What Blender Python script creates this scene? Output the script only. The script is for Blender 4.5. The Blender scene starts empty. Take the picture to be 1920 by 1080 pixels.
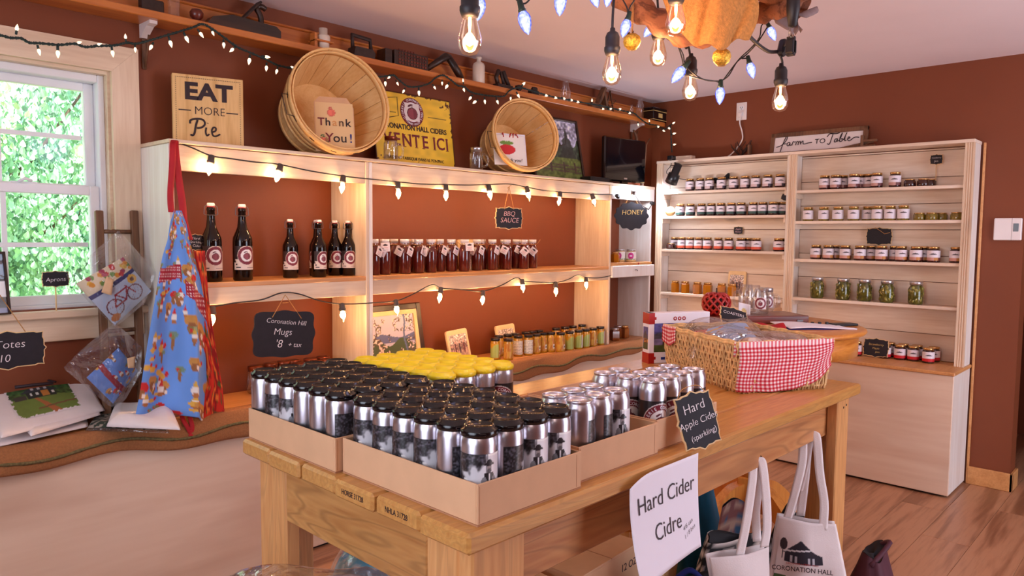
import bpy, math, random
import numpy as np
from mathutils import Vector, Matrix
random.seed(7); RNG = np.random.default_rng(7)
S = bpy.context.scene; COL = S.collection
# ------------------------------------------------------------------ camera
CX, CY, CZ = -4.6575, -2.9877, 1.3442
YAW, PIT, ROL, FOC = 0.75408, 0.07087, 0.00933, 1384.37
fw = np.array([math.cos(YAW)*math.cos(PIT), math.sin(YAW)*math.cos(PIT), -math.sin(PIT)])
r0 = np.array([math.sin(YAW), -math.cos(YAW), 0.0]); u0 = np.cross(r0, fw)
rt = r0*math.cos(ROL)+u0*math.sin(ROL); up = -r0*math.sin(ROL)+u0*math.cos(ROL)
CAM = np.array([CX, CY, CZ])
cd = bpy.data.cameras.new('camera'); cam = bpy.data.objects.new('camera', cd); COL.objects.link(cam)
cam.matrix_world = Matrix(((rt[0], up[0], -fw[0], CX), (rt[1], up[1], -fw[1], CY), (rt[2], up[2], -fw[2], CZ), (0, 0, 0, 1)))
cd.sensor_width = 36; cd.lens = FOC/1920*36; cd.clip_start = .05; cd.clip_end = 200
S.camera = cam
def ray(x, y): return fw+rt*(x-960)/FOC-up*(y-540)/FOC
def at(x, y, ax, v):                     # photo pixel -> point on a real plane
    d = ray(x, y); i = 'xyz'.index(ax); return Vector(CAM+d*((v-CAM[i])/d[i]))
def atd(x, y, dep): return Vector(CAM+ray(x, y)*dep)
# ------------------------------------------------------------------ world, sun, big lights, exposure
W = bpy.data.worlds.new('world'); S.world = W; W.use_nodes = True
bg = W.node_tree.nodes['Background']; bg.inputs[0].default_value = (.80, .90, 1.0, 1); bg.inputs[1].default_value = 3.0
def light(name, kind, loc, energy, color, size=None, rot=None, sy=None, radius=None):
    l = bpy.data.lights.new(name, kind); o = bpy.data.objects.new(name, l); COL.objects.link(o)
    o.location = loc; l.energy = energy; l.color = color
    if size: l.size = size
    if sy: l.shape = 'RECTANGLE'; l.size_y = sy
    if radius: l.shadow_soft_size = radius
    if rot: o.rotation_euler = rot
    return o
sun = light('sun', 'SUN', (0, -3, 8), 13.0, (1, .96, .88), rot=(math.radians(38), 0, math.radians(-18))); sun.data.angle = .02
# daylight through the shop's other windows (behind and beside the camera), plus warm fill lights added out of view
light('window_daylight', 'AREA', (-6.02, -2.2, 1.5), 36, (.80, .84, 1.0), 2.2, (0, math.radians(-90), 0), 1.3)
light('window_daylight', 'AREA', (-1.35, -4.72, 1.12), 42, (.78, .80, 1.0), 1.7, (math.radians(90), 0, 0), 2.0)
light('room_fill', 'POINT', (-1.9, -3.7, 1.75), 9.5, (1.0, .77, .66), radius=.12)
light('room_fill', 'POINT', (-5.2, -3.6, 1.85), 7.5, (1.0, .77, .66), radius=.12)
S.view_settings.view_transform = 'Standard'; S.view_settings.look = 'None'
S.view_settings.gamma = 1; S.view_settings.use_curve_mapping = False; S.view_settings.exposure = 0.0
S.cycles.use_denoising = True; S.cycles.max_bounces = 8; S.cycles.transparent_max_bounces = 24
S.cycles.sample_clamp_indirect = 4; S.cycles.caustics_reflective = False; S.cycles.caustics_refractive = False
# ------------------------------------------------------------------ materials
def lin(c):
    c = np.asarray(c, float)/255.0
    return np.where(c <= .04045, c/12.92, ((c+.055)/1.055)**2.4)
MATS = {}
def newmat(name):
    m = bpy.data.materials.new(name); m.use_nodes = True; MATS[name] = m
    nt = m.node_tree; return m, nt, nt.nodes['Principled BSDF']
def mat(name, rgb, rough=.5, metal=0, var=.12, vs=12, bump=0, bs=60, coat=0, emit=None, es=1, spec=.5, sheen=0):
    m, nt, b = newmat(name); N, L = nt.nodes, nt.links
    c = lin(rgb)
    tc = N.new('ShaderNodeTexCoord'); nz = N.new('ShaderNodeTexNoise'); nz.inputs['Scale'].default_value = vs; nz.inputs['Detail'].default_value = 4
    L.new(tc.outputs['Object'], nz.inputs['Vector'])
    rp = N.new('ShaderNodeValToRGB'); rp.color_ramp.elements[0].position = .3; rp.color_ramp.elements[1].position = .7
    rp.color_ramp.elements[0].color = (*np.clip(c*(1-var), 0, 1), 1); rp.color_ramp.elements[1].color = (*np.clip(c*(1+var), 0, 1), 1)
    L.new(nz.outputs['Fac'], rp.inputs['Fac']); L.new(rp.outputs['Color'], b.inputs['Base Color'])
    b.inputs['Roughness'].default_value = rough; b.inputs['Metallic'].default_value = metal
    b.inputs['Coat Weight'].default_value = coat; b.inputs['Specular IOR Level'].default_value = spec
    if sheen: b.inputs['Sheen Weight'].default_value = sheen
    if bump:
        n2 = N.new('ShaderNodeTexNoise'); n2.inputs['Scale'].default_value = bs; L.new(tc.outputs['Object'], n2.inputs['Vector'])
        bm = N.new('ShaderNodeBump'); bm.inputs['Strength'].default_value = bump; bm.inputs['Distance'].default_value = .004
        L.new(n2.outputs['Fac'], bm.inputs['Height']); L.new(bm.outputs['Normal'], b.inputs['Normal'])
    if emit: b.inputs['Emission Color'].default_value = (*lin(emit), 1); b.inputs['Emission Strength'].default_value = es
    return m
def wood(name, light_, dark, axis='x', scale=1.0, rough=.5, ring=.5, knots=0.0, coat=0, blotch=None, bands=0):
    """grain runs along AXIS of the object; each object gets its own offset"""
    m, nt, b = newmat(name); N, L = nt.nodes, nt.links
    tc = N.new('ShaderNodeTexCoord'); oi = N.new('ShaderNodeObjectInfo')
    mu = N.new('ShaderNodeMath'); mu.operation = 'MULTIPLY'; mu.inputs[1].default_value = 37; L.new(oi.outputs['Random'], mu.inputs[0])
    ad = N.new('ShaderNodeVectorMath'); ad.operation = 'ADD'; L.new(tc.outputs['Object'], ad.inputs[0]); L.new(mu.outputs[0], ad.inputs[1])
    mp = N.new('ShaderNodeMapping'); L.new(ad.outputs[0], mp.inputs['Vector'])
    s = [14*scale]*3; s['xyz'.index(axis)] = 1.1*scale; mp.inputs['Scale'].default_value = s
    n1 = N.new('ShaderNodeTexNoise'); n1.inputs['Scale'].default_value = 1.0; n1.inputs['Detail'].default_value = 3; n1.inputs['Distortion'].default_value = .6
    L.new(mp.outputs[0], n1.inputs['Vector'])
    m2 = N.new('ShaderNodeMath'); m2.operation = 'MULTIPLY'; m2.inputs[1].default_value = bands or 14; L.new(n1.outputs['Fac'], m2.inputs[0])
    sn = N.new('ShaderNodeMath'); sn.operation = 'SINE'; L.new(m2.outputs[0], sn.inputs[0])
    fine = N.new('ShaderNodeTexNoise'); fine.inputs['Scale'].default_value = 9; fine.inputs['Detail'].default_value = 2; L.new(mp.outputs[0], fine.inputs['Vector'])
    mx = N.new('ShaderNodeMath'); mx.operation = 'MULTIPLY_ADD'; mx.inputs[1].default_value = .25*ring; L.new(sn.outputs[0], mx.inputs[0]); fm_ = N.new('ShaderNodeMath'); fm_.operation = 'MULTIPLY_ADD'; fm_.inputs[1].default_value = .55; fm_.inputs[2].default_value = .22; L.new(fine.outputs['Fac'], fm_.inputs[0]); L.new(fm_.outputs[0], mx.inputs[2])
    rp = N.new('ShaderNodeValToRGB'); e = rp.color_ramp.elements
    e[0].position = .28; e[1].position = .72; e[0].color = (*lin(dark), 1); e[1].color = (*lin(light_), 1)
    L.new(mx.outputs[0], rp.inputs['Fac']); out = rp.outputs['Color']
    if bands:                                               # thin dark growth rings
        pw = N.new('ShaderNodeMath'); pw.operation = 'POWER'; pw.inputs[1].default_value = 4; pw.use_clamp = True
        hs = N.new('ShaderNodeMath'); hs.operation = 'MULTIPLY_ADD'; hs.inputs[1].default_value = .5; hs.inputs[2].default_value = .5; L.new(sn.outputs[0], hs.inputs[0]); L.new(hs.outputs[0], pw.inputs[0])
        mx.inputs[1].default_value = .06; rm_ = N.new('ShaderNodeMix'); rm_.data_type = 'RGBA'; fx = N.new('ShaderNodeMath'); fx.operation = 'MULTIPLY'; fx.inputs[1].default_value = .62*ring; fx.use_clamp = True
        L.new(pw.outputs[0], fx.inputs[0]); L.new(fx.outputs[0], rm_.inputs['Factor']); L.new(out, rm_.inputs['A']); rm_.inputs['B'].default_value = (*lin(np.array(dark)*.80), 1); out = rm_.outputs['Result']
    if knots:
        vo = N.new('ShaderNodeTexVoronoi'); vo.inputs['Scale'].default_value = 2.6*scale
        mk = N.new('ShaderNodeMapping'); sk = [1.6]*3; sk['xyz'.index(axis)] = .9; mk.inputs['Scale'].default_value = sk
        L.new(ad.outputs[0], mk.inputs['Vector']); L.new(mk.outputs[0], vo.inputs['Vector'])
        kr = N.new('ShaderNodeValToRGB'); k = kr.color_ramp.elements; k[0].position = .03; k[1].position = .10; k[0].color = (knots,)*3+(1,); k[1].color = (0, 0, 0, 1)
        L.new(vo.outputs['Distance'], kr.inputs['Fac'])
        mxk = N.new('ShaderNodeMix'); mxk.data_type = 'RGBA'; L.new(kr.outputs['Color'], mxk.inputs['Factor']); L.new(out, mxk.inputs['A'])
        mxk.inputs['B'].default_value = (*lin(np.array(dark)*.5), 1); out = mxk.outputs['Result']
    if blotch:
        nb = N.new('ShaderNodeTexNoise'); nb.inputs['Scale'].default_value = 1.3; nb.inputs['Detail'].default_value = 3
        mb_ = N.new('ShaderNodeMapping'); sb = [3.2]*3; sb['xyz'.index(axis)] = .7; mb_.inputs['Scale'].default_value = sb
        L.new(ad.outputs[0], mb_.inputs['Vector']); L.new(mb_.outputs[0], nb.inputs['Vector'])
        br = N.new('ShaderNodeValToRGB'); q = br.color_ramp.elements; q[0].position = .5; q[1].position = .72; q[0].color = (0, 0, 0, 1); q[1].color = (.75, .75, .75, 1)
        L.new(nb.outputs['Fac'], br.inputs['Fac'])
        mb2 = N.new('ShaderNodeMix'); mb2.data_type = 'RGBA'; L.new(br.outputs['Color'], mb2.inputs['Factor']); L.new(out, mb2.inputs['A'])
        mb2.inputs['B'].default_value = (*lin(blotch), 1); out = mb2.outputs['Result']
    L.new(out, b.inputs['Base Color']); b.inputs['Roughness'].default_value = rough; b.inputs['Coat Weight'].default_value = coat; b.inputs['Coat Roughness'].default_value = .25
    bm = N.new('ShaderNodeBump'); bm.inputs['Strength'].default_value = .12; bm.inputs['Distance'].default_value = .003
    L.new(mx.outputs[0], bm.inputs['Height']); L.new(bm.outputs['Normal'], b.inputs['Normal'])
    return m
def thin_glass(name, tint=(1, 1, 1), refl=.9, base=.04, bump=0, bs=20, milk=0):
    m = bpy.data.materials.new(name); m.use_nodes = True; nt = m.node_tree; N, L = nt.nodes, nt.links; N.clear(); MATS[name] = m
    o = N.new('ShaderNodeOutputMaterial'); t = N.new('ShaderNodeBsdfTransparent'); g = N.new('ShaderNodeBsdfGlossy'); mx = N.new('ShaderNodeMixShader')
    t.inputs[0].default_value = (*tint, 1); g.inputs['Roughness'].default_value = .06; g.inputs[0].default_value = (refl,)*3+(1,)
    lw = N.new('ShaderNodeLayerWeight'); lw.inputs[0].default_value = .22
    ma = N.new('ShaderNodeMath'); ma.operation = 'MULTIPLY_ADD'; ma.inputs[1].default_value = .75; ma.inputs[2].default_value = base; ma.use_clamp = True
    L.new(lw.outputs['Facing'], ma.inputs[0]); L.new(ma.outputs[0], mx.inputs[0]); L.new(t.outputs[0], mx.inputs[1]); L.new(g.outputs[0], mx.inputs[2])
    res = mx.outputs[0]
    if milk:
        d = N.new('ShaderNodeBsdfDiffuse'); d.inputs[0].default_value = (.8, .8, .82, 1); m2 = N.new('ShaderNodeMixShader'); m2.inputs[0].default_value = milk
        L.new(res, m2.inputs[1]); L.new(d.outputs[0], m2.inputs[2]); res = m2.outputs[0]
    if bump:
        tc = N.new('ShaderNodeTexCoord'); nz = N.new('ShaderNodeTexNoise'); nz.inputs['Scale'].default_value = bs; nz.inputs['Detail'].default_value = 3; nz.inputs['Distortion'].default_value = 1.5
        b = N.new('ShaderNodeBump'); b.inputs['Strength'].default_value = bump; b.inputs['Distance'].default_value = .03
        L.new(tc.outputs['Object'], nz.inputs['Vector']); L.new(nz.outputs['Fac'], b.inputs['Height'])
        L.new(b.outputs[0], g.inputs['Normal']); L.new(b.outputs[0], lw.inputs['Normal'])
    L.new(res, o.inputs[0]); return m
def emit(name, rgb, s):
    m = bpy.data.materials.new(name); m.use_nodes = True; nt = m.node_tree; N, L = nt.nodes, nt.links; N.clear(); MATS[name] = m
    o = N.new('ShaderNodeOutputMaterial'); e = N.new('ShaderNodeEmission'); e.inputs[0].default_value = (*lin(rgb), 1); e.inputs[1].default_value = s
    L.new(e.outputs[0], o.inputs[0]); return m
def printed(name, rough=.6, coat=0):
    m, nt, b = newmat(name); N, L = nt.nodes, nt.links
    a = N.new('ShaderNodeAttribute'); a.attribute_name = 'Col'; L.new(a.outputs['Color'], b.inputs['Base Color'])
    b.inputs['Roughness'].default_value = rough; b.inputs['Coat Weight'].default_value = coat; b.inputs['Coat Roughness'].default_value = .08; return m
PRINT = printed('printed_paper', .55); PRINTC = printed('printed_cloth', .85); PRINTG = printed('printed_gloss', .35, .35)
def led_mat(name):                                         # bluish-white heart, deep blue towards the rim
    m = bpy.data.materials.new(name); m.use_nodes = True; nt = m.node_tree; N, L = nt.nodes, nt.links; N.clear()
    o = N.new('ShaderNodeOutputMaterial'); e = N.new('ShaderNodeEmission'); lw = N.new('ShaderNodeLayerWeight'); lw.inputs[0].default_value = .45
    tc = N.new('ShaderNodeTexCoord'); nz = N.new('ShaderNodeTexVoronoi'); nz.inputs['Scale'].default_value = 130; L.new(tc.outputs['Object'], nz.inputs['Vector'])
    ad = N.new('ShaderNodeMath'); ad.operation = 'MULTIPLY_ADD'; ad.inputs[1].default_value = .5; L.new(nz.outputs['Distance'], ad.inputs[0]); L.new(lw.outputs['Facing'], ad.inputs[2])
    rp = N.new('ShaderNodeValToRGB'); q = rp.color_ramp.elements; q[0].position = .15; q[1].position = .85; q[0].color = (1, 1, 1, 1); q[1].color = (.10, .13, .85, 1); k = q.new(.5); k.color = (.55, .62, 1, 1)
    L.new(ad.outputs[0], rp.inputs[0]); L.new(rp.outputs[0], e.inputs[0]); e.inputs[1].default_value = 1.25; L.new(e.outputs[0], o.inputs[0]); return m
M = dict(
 wall=mat('brown_wall_paint', (124, 60, 28), .62, var=.05, vs=3, bump=.05, bs=220),
 ceil=mat('ceiling_paint', (244, 232, 238), .8, var=.03, vs=2, bump=.04, bs=120),
 pine=wood('whitewashed_pine', (236, 214, 188), (214, 184, 154), 'x', .7, .5, .5, .35, blotch=(196, 162, 134)),
 pinez=wood('whitewashed_pine_upright', (236, 214, 188), (214, 184, 154), 'z', .7, .5, .5, .3, blotch=(200, 166, 138)),
 piney=wood('whitewashed_pine_back', (246, 228, 210), (226, 200, 176), 'y', .7, .55, .6, .5, blotch=(192, 156, 130)),
 birch=wood('poplar_panel', (230, 206, 184), (222, 194, 170), 'x', .35, .38, .6, .2, blotch=(186, 148, 124)),
 birchy=wood('poplar_panel_side', (232, 208, 186), (222, 192, 168), 'y', .35, .42, .6, .2, blotch=(186, 148, 124)),
 edge=wood('golden_wood_edge', (222, 160, 100), (196, 132, 76), 'x', 1, .4, .4),
 cedar=wood('cedar_tabletop', (214, 162, 92), (178, 118, 58), 'x', .8, .34, .6, .5, coat=.2, bands=120),
 cedary=wood('cedar_rail', (210, 156, 92), (162, 104, 52), 'y', .45, .42, .9, .6, coat=.1, bands=150),
 cedarx=wood('cedar_apron', (214, 156, 98), (168, 102, 56), 'x', .45, .42, .9, .7, coat=.1, bands=150),
 cedarz=wood('cedar_leg', (226, 170, 110), (196, 134, 78), 'z', .7, .42, .6, .4, coat=.1, bands=90),
 endg=wood('cedar_end_grain', (226, 178, 124), (196, 142, 92), 'x', 2.2, .6, .7),
 shelfw=wood('varnished_pine_shelf', (206, 122, 54), (176, 94, 38), 'x', .9, .35, .6, .4, coat=.3),
 oak=wood('oak_laminate', (186, 134, 100), (140, 92, 64), 'x', .75, .34, 1.0, 0),
 honey=wood('honey_oak', (226, 148, 66), (192, 108, 40), 'x', 1, .3, .6, 0, coat=.4),
 honeyz=wood('honey_oak_upright', (214, 140, 62), (184, 106, 42), 'z', 1, .3, .6, 0, coat=.4),
 mahog=wood('mahogany', (128, 52, 34), (84, 28, 20), 'x', 1, .3, .6, coat=.3),
 splint=wood('basket_splint', (244, 206, 146), (230, 182, 118), 'z', 1.2, .5, .6, .2),
 hoop=wood('basket_hoop', (246, 204, 140), (228, 176, 108), 'x', 1, .5, .4),
 signw=wood('sign_pine', (232, 190, 128), (206, 156, 92), 'z', 1, .5, .9),
 darkw=wood('dark_walnut', (62, 36, 24), (36, 20, 14), 'x', 1, .4, .5),
 midw=wood('weathered_wood', (124, 84, 56), (84, 54, 36), 'z', 1, .6, .7),
 drift=wood('driftwood', (150, 92, 62), (98, 54, 36), 'x', 2.2, .8, 1.0, .3),
 reed=mat('wicker_reed', (222, 184, 130), .65, var=.25, vs=40),
 pinelit=wood('whitewashed_pine_lit', (246, 240, 234), (230, 218, 206), 'z', .6, .45, .5, .2, blotch=(222, 204, 190)),  # whiter copy of the pine: light on the panels put into the colour
 vinyl=mat('white_vinyl', (236, 236, 240), .35, var=.02),
 white=mat('white_plastic', (236, 226, 224), .4, var=.02),
 cloth=mat('white_canvas', (236, 226, 226), .9, var=.04, bump=.15, bs=300, sheen=.2),
 paper=mat('white_paper', (240, 236, 248), .8, var=.01),
 black=mat('black_plastic', (22, 20, 24), .35, var=.2),
 gloss=mat('gloss_black', (10, 9, 13), .12, var=.1, coat=.5),
 slate=mat('chalkboard_black', (26, 22, 32), .7, var=.2, vs=30),
 chalk=mat('chalk_white', (236, 228, 232), .9),
 chalkp=mat('chalk_pink', (226, 178, 178), .9),
 goldt=mat('gold_lettering', (222, 188, 116), .5),
 rim=mat('pale_wood_edging', (236, 200, 146), .6),
 twine=mat('jute_twine', (188, 136, 82), .9, var=.2, vs=80),
 ink=mat('dark_ink', (44, 26, 34), .6),
 maroon=mat('maroon_ink', (120, 30, 46), .55),
 alu=mat('brushed_aluminium', (216, 212, 222), .30, 1, var=.05, vs=60),
 steel=mat('steel_wire', (120, 116, 118), .35, 1),
 goldl=mat('gold_lid', (222, 176, 112), .25, .9, var=.06),
 silver=mat('zinc_lid', (206, 202, 206), .3, .9, var=.06),
 copper=mat('copper_lid', (150, 84, 60), .3, .8),
 blackl=mat('black_lid', (24, 16, 18), .3, coat=.3),
 capk=mat('black_can_carrier', (16, 12, 14), .16, spec=.55),
 capy=mat('yellow_can_carrier', (246, 214, 30), .35, coat=.3, var=.06),
 jam=mat('dark_jam', (58, 24, 20), .12, coat=.6), jamg=mat('green_relish', (126, 104, 36), .12, coat=.6, var=.35, vs=70),
 honeyc=mat('amber_honey', (186, 112, 20), .1, coat=.7, var=.15), honeyd=mat('cream_honey', (232, 190, 130), .2, coat=.5),
 honeyk=mat('dark_honey', (130, 66, 22), .1, coat=.7, var=.15),
 must=mat('mustard', (186, 134, 30), .2, coat=.5, var=.15, vs=50), bbq=mat('barbecue_sauce', (92, 26, 20), .1, coat=.8, var=.12),
 amber=mat('dark_bottle_glass', (20, 8, 6), .07, spec=.45), red=mat('red_paint', (172, 26, 30), .3, coat=.4),
 redr=mat('red_ribbon', (176, 18, 34), .7), redm=mat('red_lattice', (168, 30, 28), .35, coat=.3, var=.25, vs=40),
 pickle=mat('pickle_brine', (84, 80, 26), .12, coat=.6, var=.5, vs=60), slice=mat('pickle_slice', (146, 138, 62), .3, coat=.4, var=.3, vs=90),
 card=mat('corrugated_cardboard', (212, 166, 128), .75, var=.04, vs=20), cardi=mat('cardboard_inside', (180, 128, 92), .8, var=.05),
 burl=mat('burlap', (154, 102, 62), .95, var=.14, vs=160, bump=.5, bs=420), burlo=mat('orange_burlap', (206, 140, 72), .95, var=.2, vs=120, bump=.6, bs=400),
 moss=mat('mossy_cord', (104, 92, 58), .95, var=.4, vs=120),
 iron=mat('rusty_iron', (58, 40, 34), .6, .3, var=.3, vs=40, bump=.3), stone=mat('stoneware', (226, 206, 188), .35, var=.05),
 wire=mat('green_cable', (22, 46, 44), .5), wirek=mat('black_cable', (30, 26, 32), .5), grey=mat('grey_socket', (74, 66, 66), .5),
 tv=mat('tv_screen', (8, 8, 14), .1, coat=.4), gold=mat('gold_glitter', (226, 176, 70), .35, .7, var=.45, vs=160, bump=.8, bs=260),
 leafg=mat('grey_dried_leaf', (132, 110, 110), .7, var=.2, vs=30), teal=mat('teal_fabric', (0, 84, 112), .85, var=.15, vs=8),
 navy=mat('blue_fabric', (20, 44, 128), .85, var=.2, vs=8), blackf=mat('black_fabric', (20, 18, 24), .8, var=.3), burg=mat('burgundy_fabric', (74, 28, 44), .75, var=.15),
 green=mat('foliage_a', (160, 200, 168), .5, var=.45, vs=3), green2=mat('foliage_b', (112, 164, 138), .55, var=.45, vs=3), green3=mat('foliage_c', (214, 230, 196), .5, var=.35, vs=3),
 grass=mat('lawn', (196, 222, 150), .9, var=.25, vs=4), bark=mat('bark', (96, 76, 60), .9, var=.3, vs=20),
 glass=thin_glass('window_glass', (.96, 1, .98), .9, .03), jarg=thin_glass('jar_glass', (.95, .95, .95), 1.0, .05),
 amberg=thin_glass('bulb_glass', (1, .86, .72), .9, .04), film=thin_glass('plastic_film', (.96, .96, .97), 1.0, .05, .55, 8, .02),
 filc=thin_glass('clear_bulb_glass', (1, .93, .84), .9, .04),
 hot=emit('filament_glow', (255, 190, 110), 26), hotw=emit('c9_glow', (255, 200, 124), 30), fairy=emit('fairy_glow', (255, 226, 192), 2.0),
 led=led_mat('blue_led_glow'), spot=emit('spotlamp_glow', (220, 228, 255), 30),
)
# ------------------------------------------------------------------ mesh helpers
class MB:
    def __init__(s): s.v = []; s.f = []; s.sm = []; s.c = None
    def add(s, vs, fs, smooth=False, X=None):
        o = len(s.v)
        s.v += [tuple(X @ Vector(p)) if X is not None else tuple(p) for p in vs]
        s.f += [tuple(i+o for i in f) for f in fs]; s.sm += [smooth]*len(fs); return s
    def box(s, x0, x1, y0, y1, z0, z1, b=0.0, X=None):
        if x0 > x1: x0, x1 = x1, x0
        if y0 > y1: y0, y1 = y1, y0
        if z0 > z1: z0, z1 = z1, z0
        if b <= 0:
            v = [(x, y, z) for x in (x0, x1) for y in (y0, y1) for z in (z0, z1)]
            return s.add(v, [(0, 1, 3, 2), (4, 6, 7, 5), (0, 4, 5, 1), (2, 3, 7, 6), (0, 2, 6, 4), (1, 5, 7, 3)], X=X)
        b = min(b, (x1-x0)*.45, (y1-y0)*.45, (z1-z0)*.45)
        lo, hi = (x0, y0, z0), (x1, y1, z1); v = []; idx = {}
        for c in range(8):
            sg = ((c >> 2) & 1, (c >> 1) & 1, c & 1)
            for a in range(3):
                p = [0, 0, 0]
                for k in range(3):
                    e = hi[k] if sg[k] else lo[k]
                    p[k] = e if k == a else (e-b if sg[k] else e+b)
                idx[(sg, a)] = len(v); v.append(tuple(p))
        f = []
        ctr = Vector([(lo[i]+hi[i])/2 for i in range(3)])
        def face(ids):
            n = (Vector(v[ids[1]])-Vector(v[ids[0]])).cross(Vector(v[ids[2]])-Vector(v[ids[0]]))
            m = sum((Vector(v[i]) for i in ids), Vector())/len(ids)-ctr
            f.append(tuple(ids) if n.dot(m) > 0 else tuple(reversed(ids)))
        for a in range(3):
            o1, o2 = [k for k in range(3) if k != a]
            for e in (0, 1):
                q = []
                for p1, p2 in ((0, 0), (1, 0), (1, 1), (0, 1)):
                    sg = [0, 0, 0]; sg[a] = e; sg[o1] = p1; sg[o2] = p2; q.append(idx[(tuple(sg), a)])
                face(q)
            for p1 in (0, 1):
                for p2 in (0, 1):
                    g0 = [0, 0, 0]; g0[o1] = p1; g0[o2] = p2; g1 = list(g0); g1[a] = 1
                    face([idx[(tuple(g0), o1)], idx[(tuple(g1), o1)], idx[(tuple(g1), o2)], idx[(tuple(g0), o2)]])
        for c in range(8):
            sg = ((c >> 2) & 1, (c >> 1) & 1, c & 1); face([idx[(sg, 0)], idx[(sg, 1)], idx[(sg, 2)]])
        return s.add(v, f, X=X)
    def lathe(s, prof, n=20, X=None, smooth=True, cap=True):
        v = []; f = []; m = len(prof)
        for i in range(n):
            a = 2*math.pi*i/n; c, d = math.cos(a), math.sin(a)
            v += [(r*c, r*d, z) for r, z in prof]
        for i in range(n):
            j = (i+1) % n
            for k in range(m-1): f.append((i*m+k, j*m+k, j*m+k+1, i*m+k+1))
        if cap:
            if prof[0][0] > 1e-6: f.append(tuple(i*m for i in range(n-1, -1, -1)))
            if prof[-1][0] > 1e-6: f.append(tuple(i*m+m-1 for i in range(n)))
        return s.add(v, f, smooth, X)
    def tube(s, pts, r, n=6, closed=False, X=None, smooth=True):
        P = [Vector(p) for p in pts]; k = len(P); R = r if isinstance(r, (list, tuple)) else [r]*k
        v = []; f = []; last = None
        for i, p in enumerate(P):
            a = P[i-1] if (i > 0 or closed) else p; b = P[(i+1) % k] if (i < k-1 or closed) else p
            t = (b-a).normalized() if (b-a).length > 1e-9 else Vector((0, 0, 1))
            if last is None: h = Vector((0, 0, 1)) if abs(t.z) < .9 else Vector((1, 0, 0)); e = t.cross(h).normalized()
            else:
                e = last-t*last.dot(t); e = e.normalized() if e.length > 1e-6 else t.orthogonal().normalized()
            last = e; g = t.cross(e)
            v += [tuple(p+(e*math.cos(q)+g*math.sin(q))*R[i]) for q in [2*math.pi*w/n for w in range(n)]]
        for i in range(k if closed else k-1):
            j = (i+1) % k
            for w in range(n): x = (w+1) % n; f.append((i*n+w, i*n+x, j*n+x, j*n+w))
        if not closed: f.append(tuple(range(n-1, -1, -1))); f.append(tuple((k-1)*n+w for w in range(n)))
        return s.add(v, f, smooth, X)
    def prism(s, out, y0, y1, X=None):           # outline in (x, z), thickness along y
        n = len(out); v = [(x, y0, z) for x, z in out]+[(x, y1, z) for x, z in out]
        A = sum(out[i][0]*out[(i+1) % n][1]-out[(i+1) % n][0]*out[i][1] for i in range(n))
        f = [tuple(range(n)), tuple(range(2*n-1, n-1, -1))]+[(i, i+n, (i+1) % n+n, (i+1) % n) for i in range(n)]
        if (A < 0) == (y0 < y1): f = [tuple(reversed(q)) for q in f]
        return s.add(v, f, X=X)
    def sheet(s, fn, nu, nv, col=None, smooth=True, thick=0.0, X=None):
        o = len(s.v); vs = []
        for j in range(nv+1):
            for i in range(nu+1): vs.append(tuple(fn(i/nu, j/nv)))
        fs = [(j*(nu+1)+i, j*(nu+1)+i+1, (j+1)*(nu+1)+i+1, (j+1)*(nu+1)+i) for j in range(nv) for i in range(nu)]
        s.add(vs, fs, smooth, X)
        if col is not None:
            U, V = np.meshgrid(np.linspace(0, 1, nu+1), np.linspace(0, 1, nv+1)); c = np.clip(col(U, V), 0, 255)
            c = lin(c.reshape(-1, 3))
            if s.c is None: s.c = np.ones((o, 3))
            s.c = np.vstack([s.c, c])
        return s
    def mesh(s, name):
        me = bpy.data.meshes.new(name); me.from_pydata(s.v, [], s.f)
        me.polygons.foreach_set('use_smooth', s.sm)
        if s.c is not None and len(s.c) == len(s.v):
            a = me.color_attributes.new('Col', 'FLOAT_COLOR', 'POINT'); a.data.foreach_set('color', np.hstack([s.c, np.ones((len(s.c), 1))]).ravel())
        me.update(); return me
def obj(name, mb, m, parent=None, loc=(0, 0, 0), rot=(0, 0, 0), solid=0, bev=0, sub=0):
    me = mb.mesh(name) if isinstance(mb, MB) else mb
    if m is not None and not me.materials: me.materials.append(m)
    o = bpy.data.objects.new(name, me); COL.objects.link(o); o.location = loc; o.rotation_euler = rot
    if parent: o.parent = parent
    if solid: k = o.modifiers.new('thickness', 'SOLIDIFY'); k.thickness = solid; k.offset = 0
    if bev: k = o.modifiers.new('bevel', 'BEVEL'); k.width = bev; k.segments = 2; k.limit_method = 'ANGLE'
    return o
def tag(o, label, cat, group=None):
    o['label'] = label; o['category'] = cat
    if group: o['group'] = group
    return o
def thing(name, label, cat, loc=(0, 0, 0), rot=(0, 0, 0), group=None):
    o = bpy.data.objects.new(name, None); COL.objects.link(o); o.empty_display_size = .05
    o.location = loc; o.rotation_euler = rot if not isinstance(rot, (int, float)) else (0, 0, rot); return tag(o, label, cat, group)
def struct(o, kind='structure'): o['kind'] = kind; return o
def dup(root, loc, rot=None, label=None, group=None):
    r = root.copy(); COL.objects.link(r); r.location = loc
    if rot is not None: r.rotation_euler = rot if not isinstance(rot, (int, float)) else (0, 0, rot)
    if label: r['label'] = label
    if group: r['group'] = group
    for ch in list(root.children):
        c = ch.copy(); COL.objects.link(c); c.parent = r
        for g in list(ch.children): d = g.copy(); COL.objects.link(d); d.parent = c
    return r
def emptypart(name, parent, loc=(0, 0, 0)):
    o = bpy.data.objects.new(name, None); COL.objects.link(o); o.parent = parent; o.location = loc; return o
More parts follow.
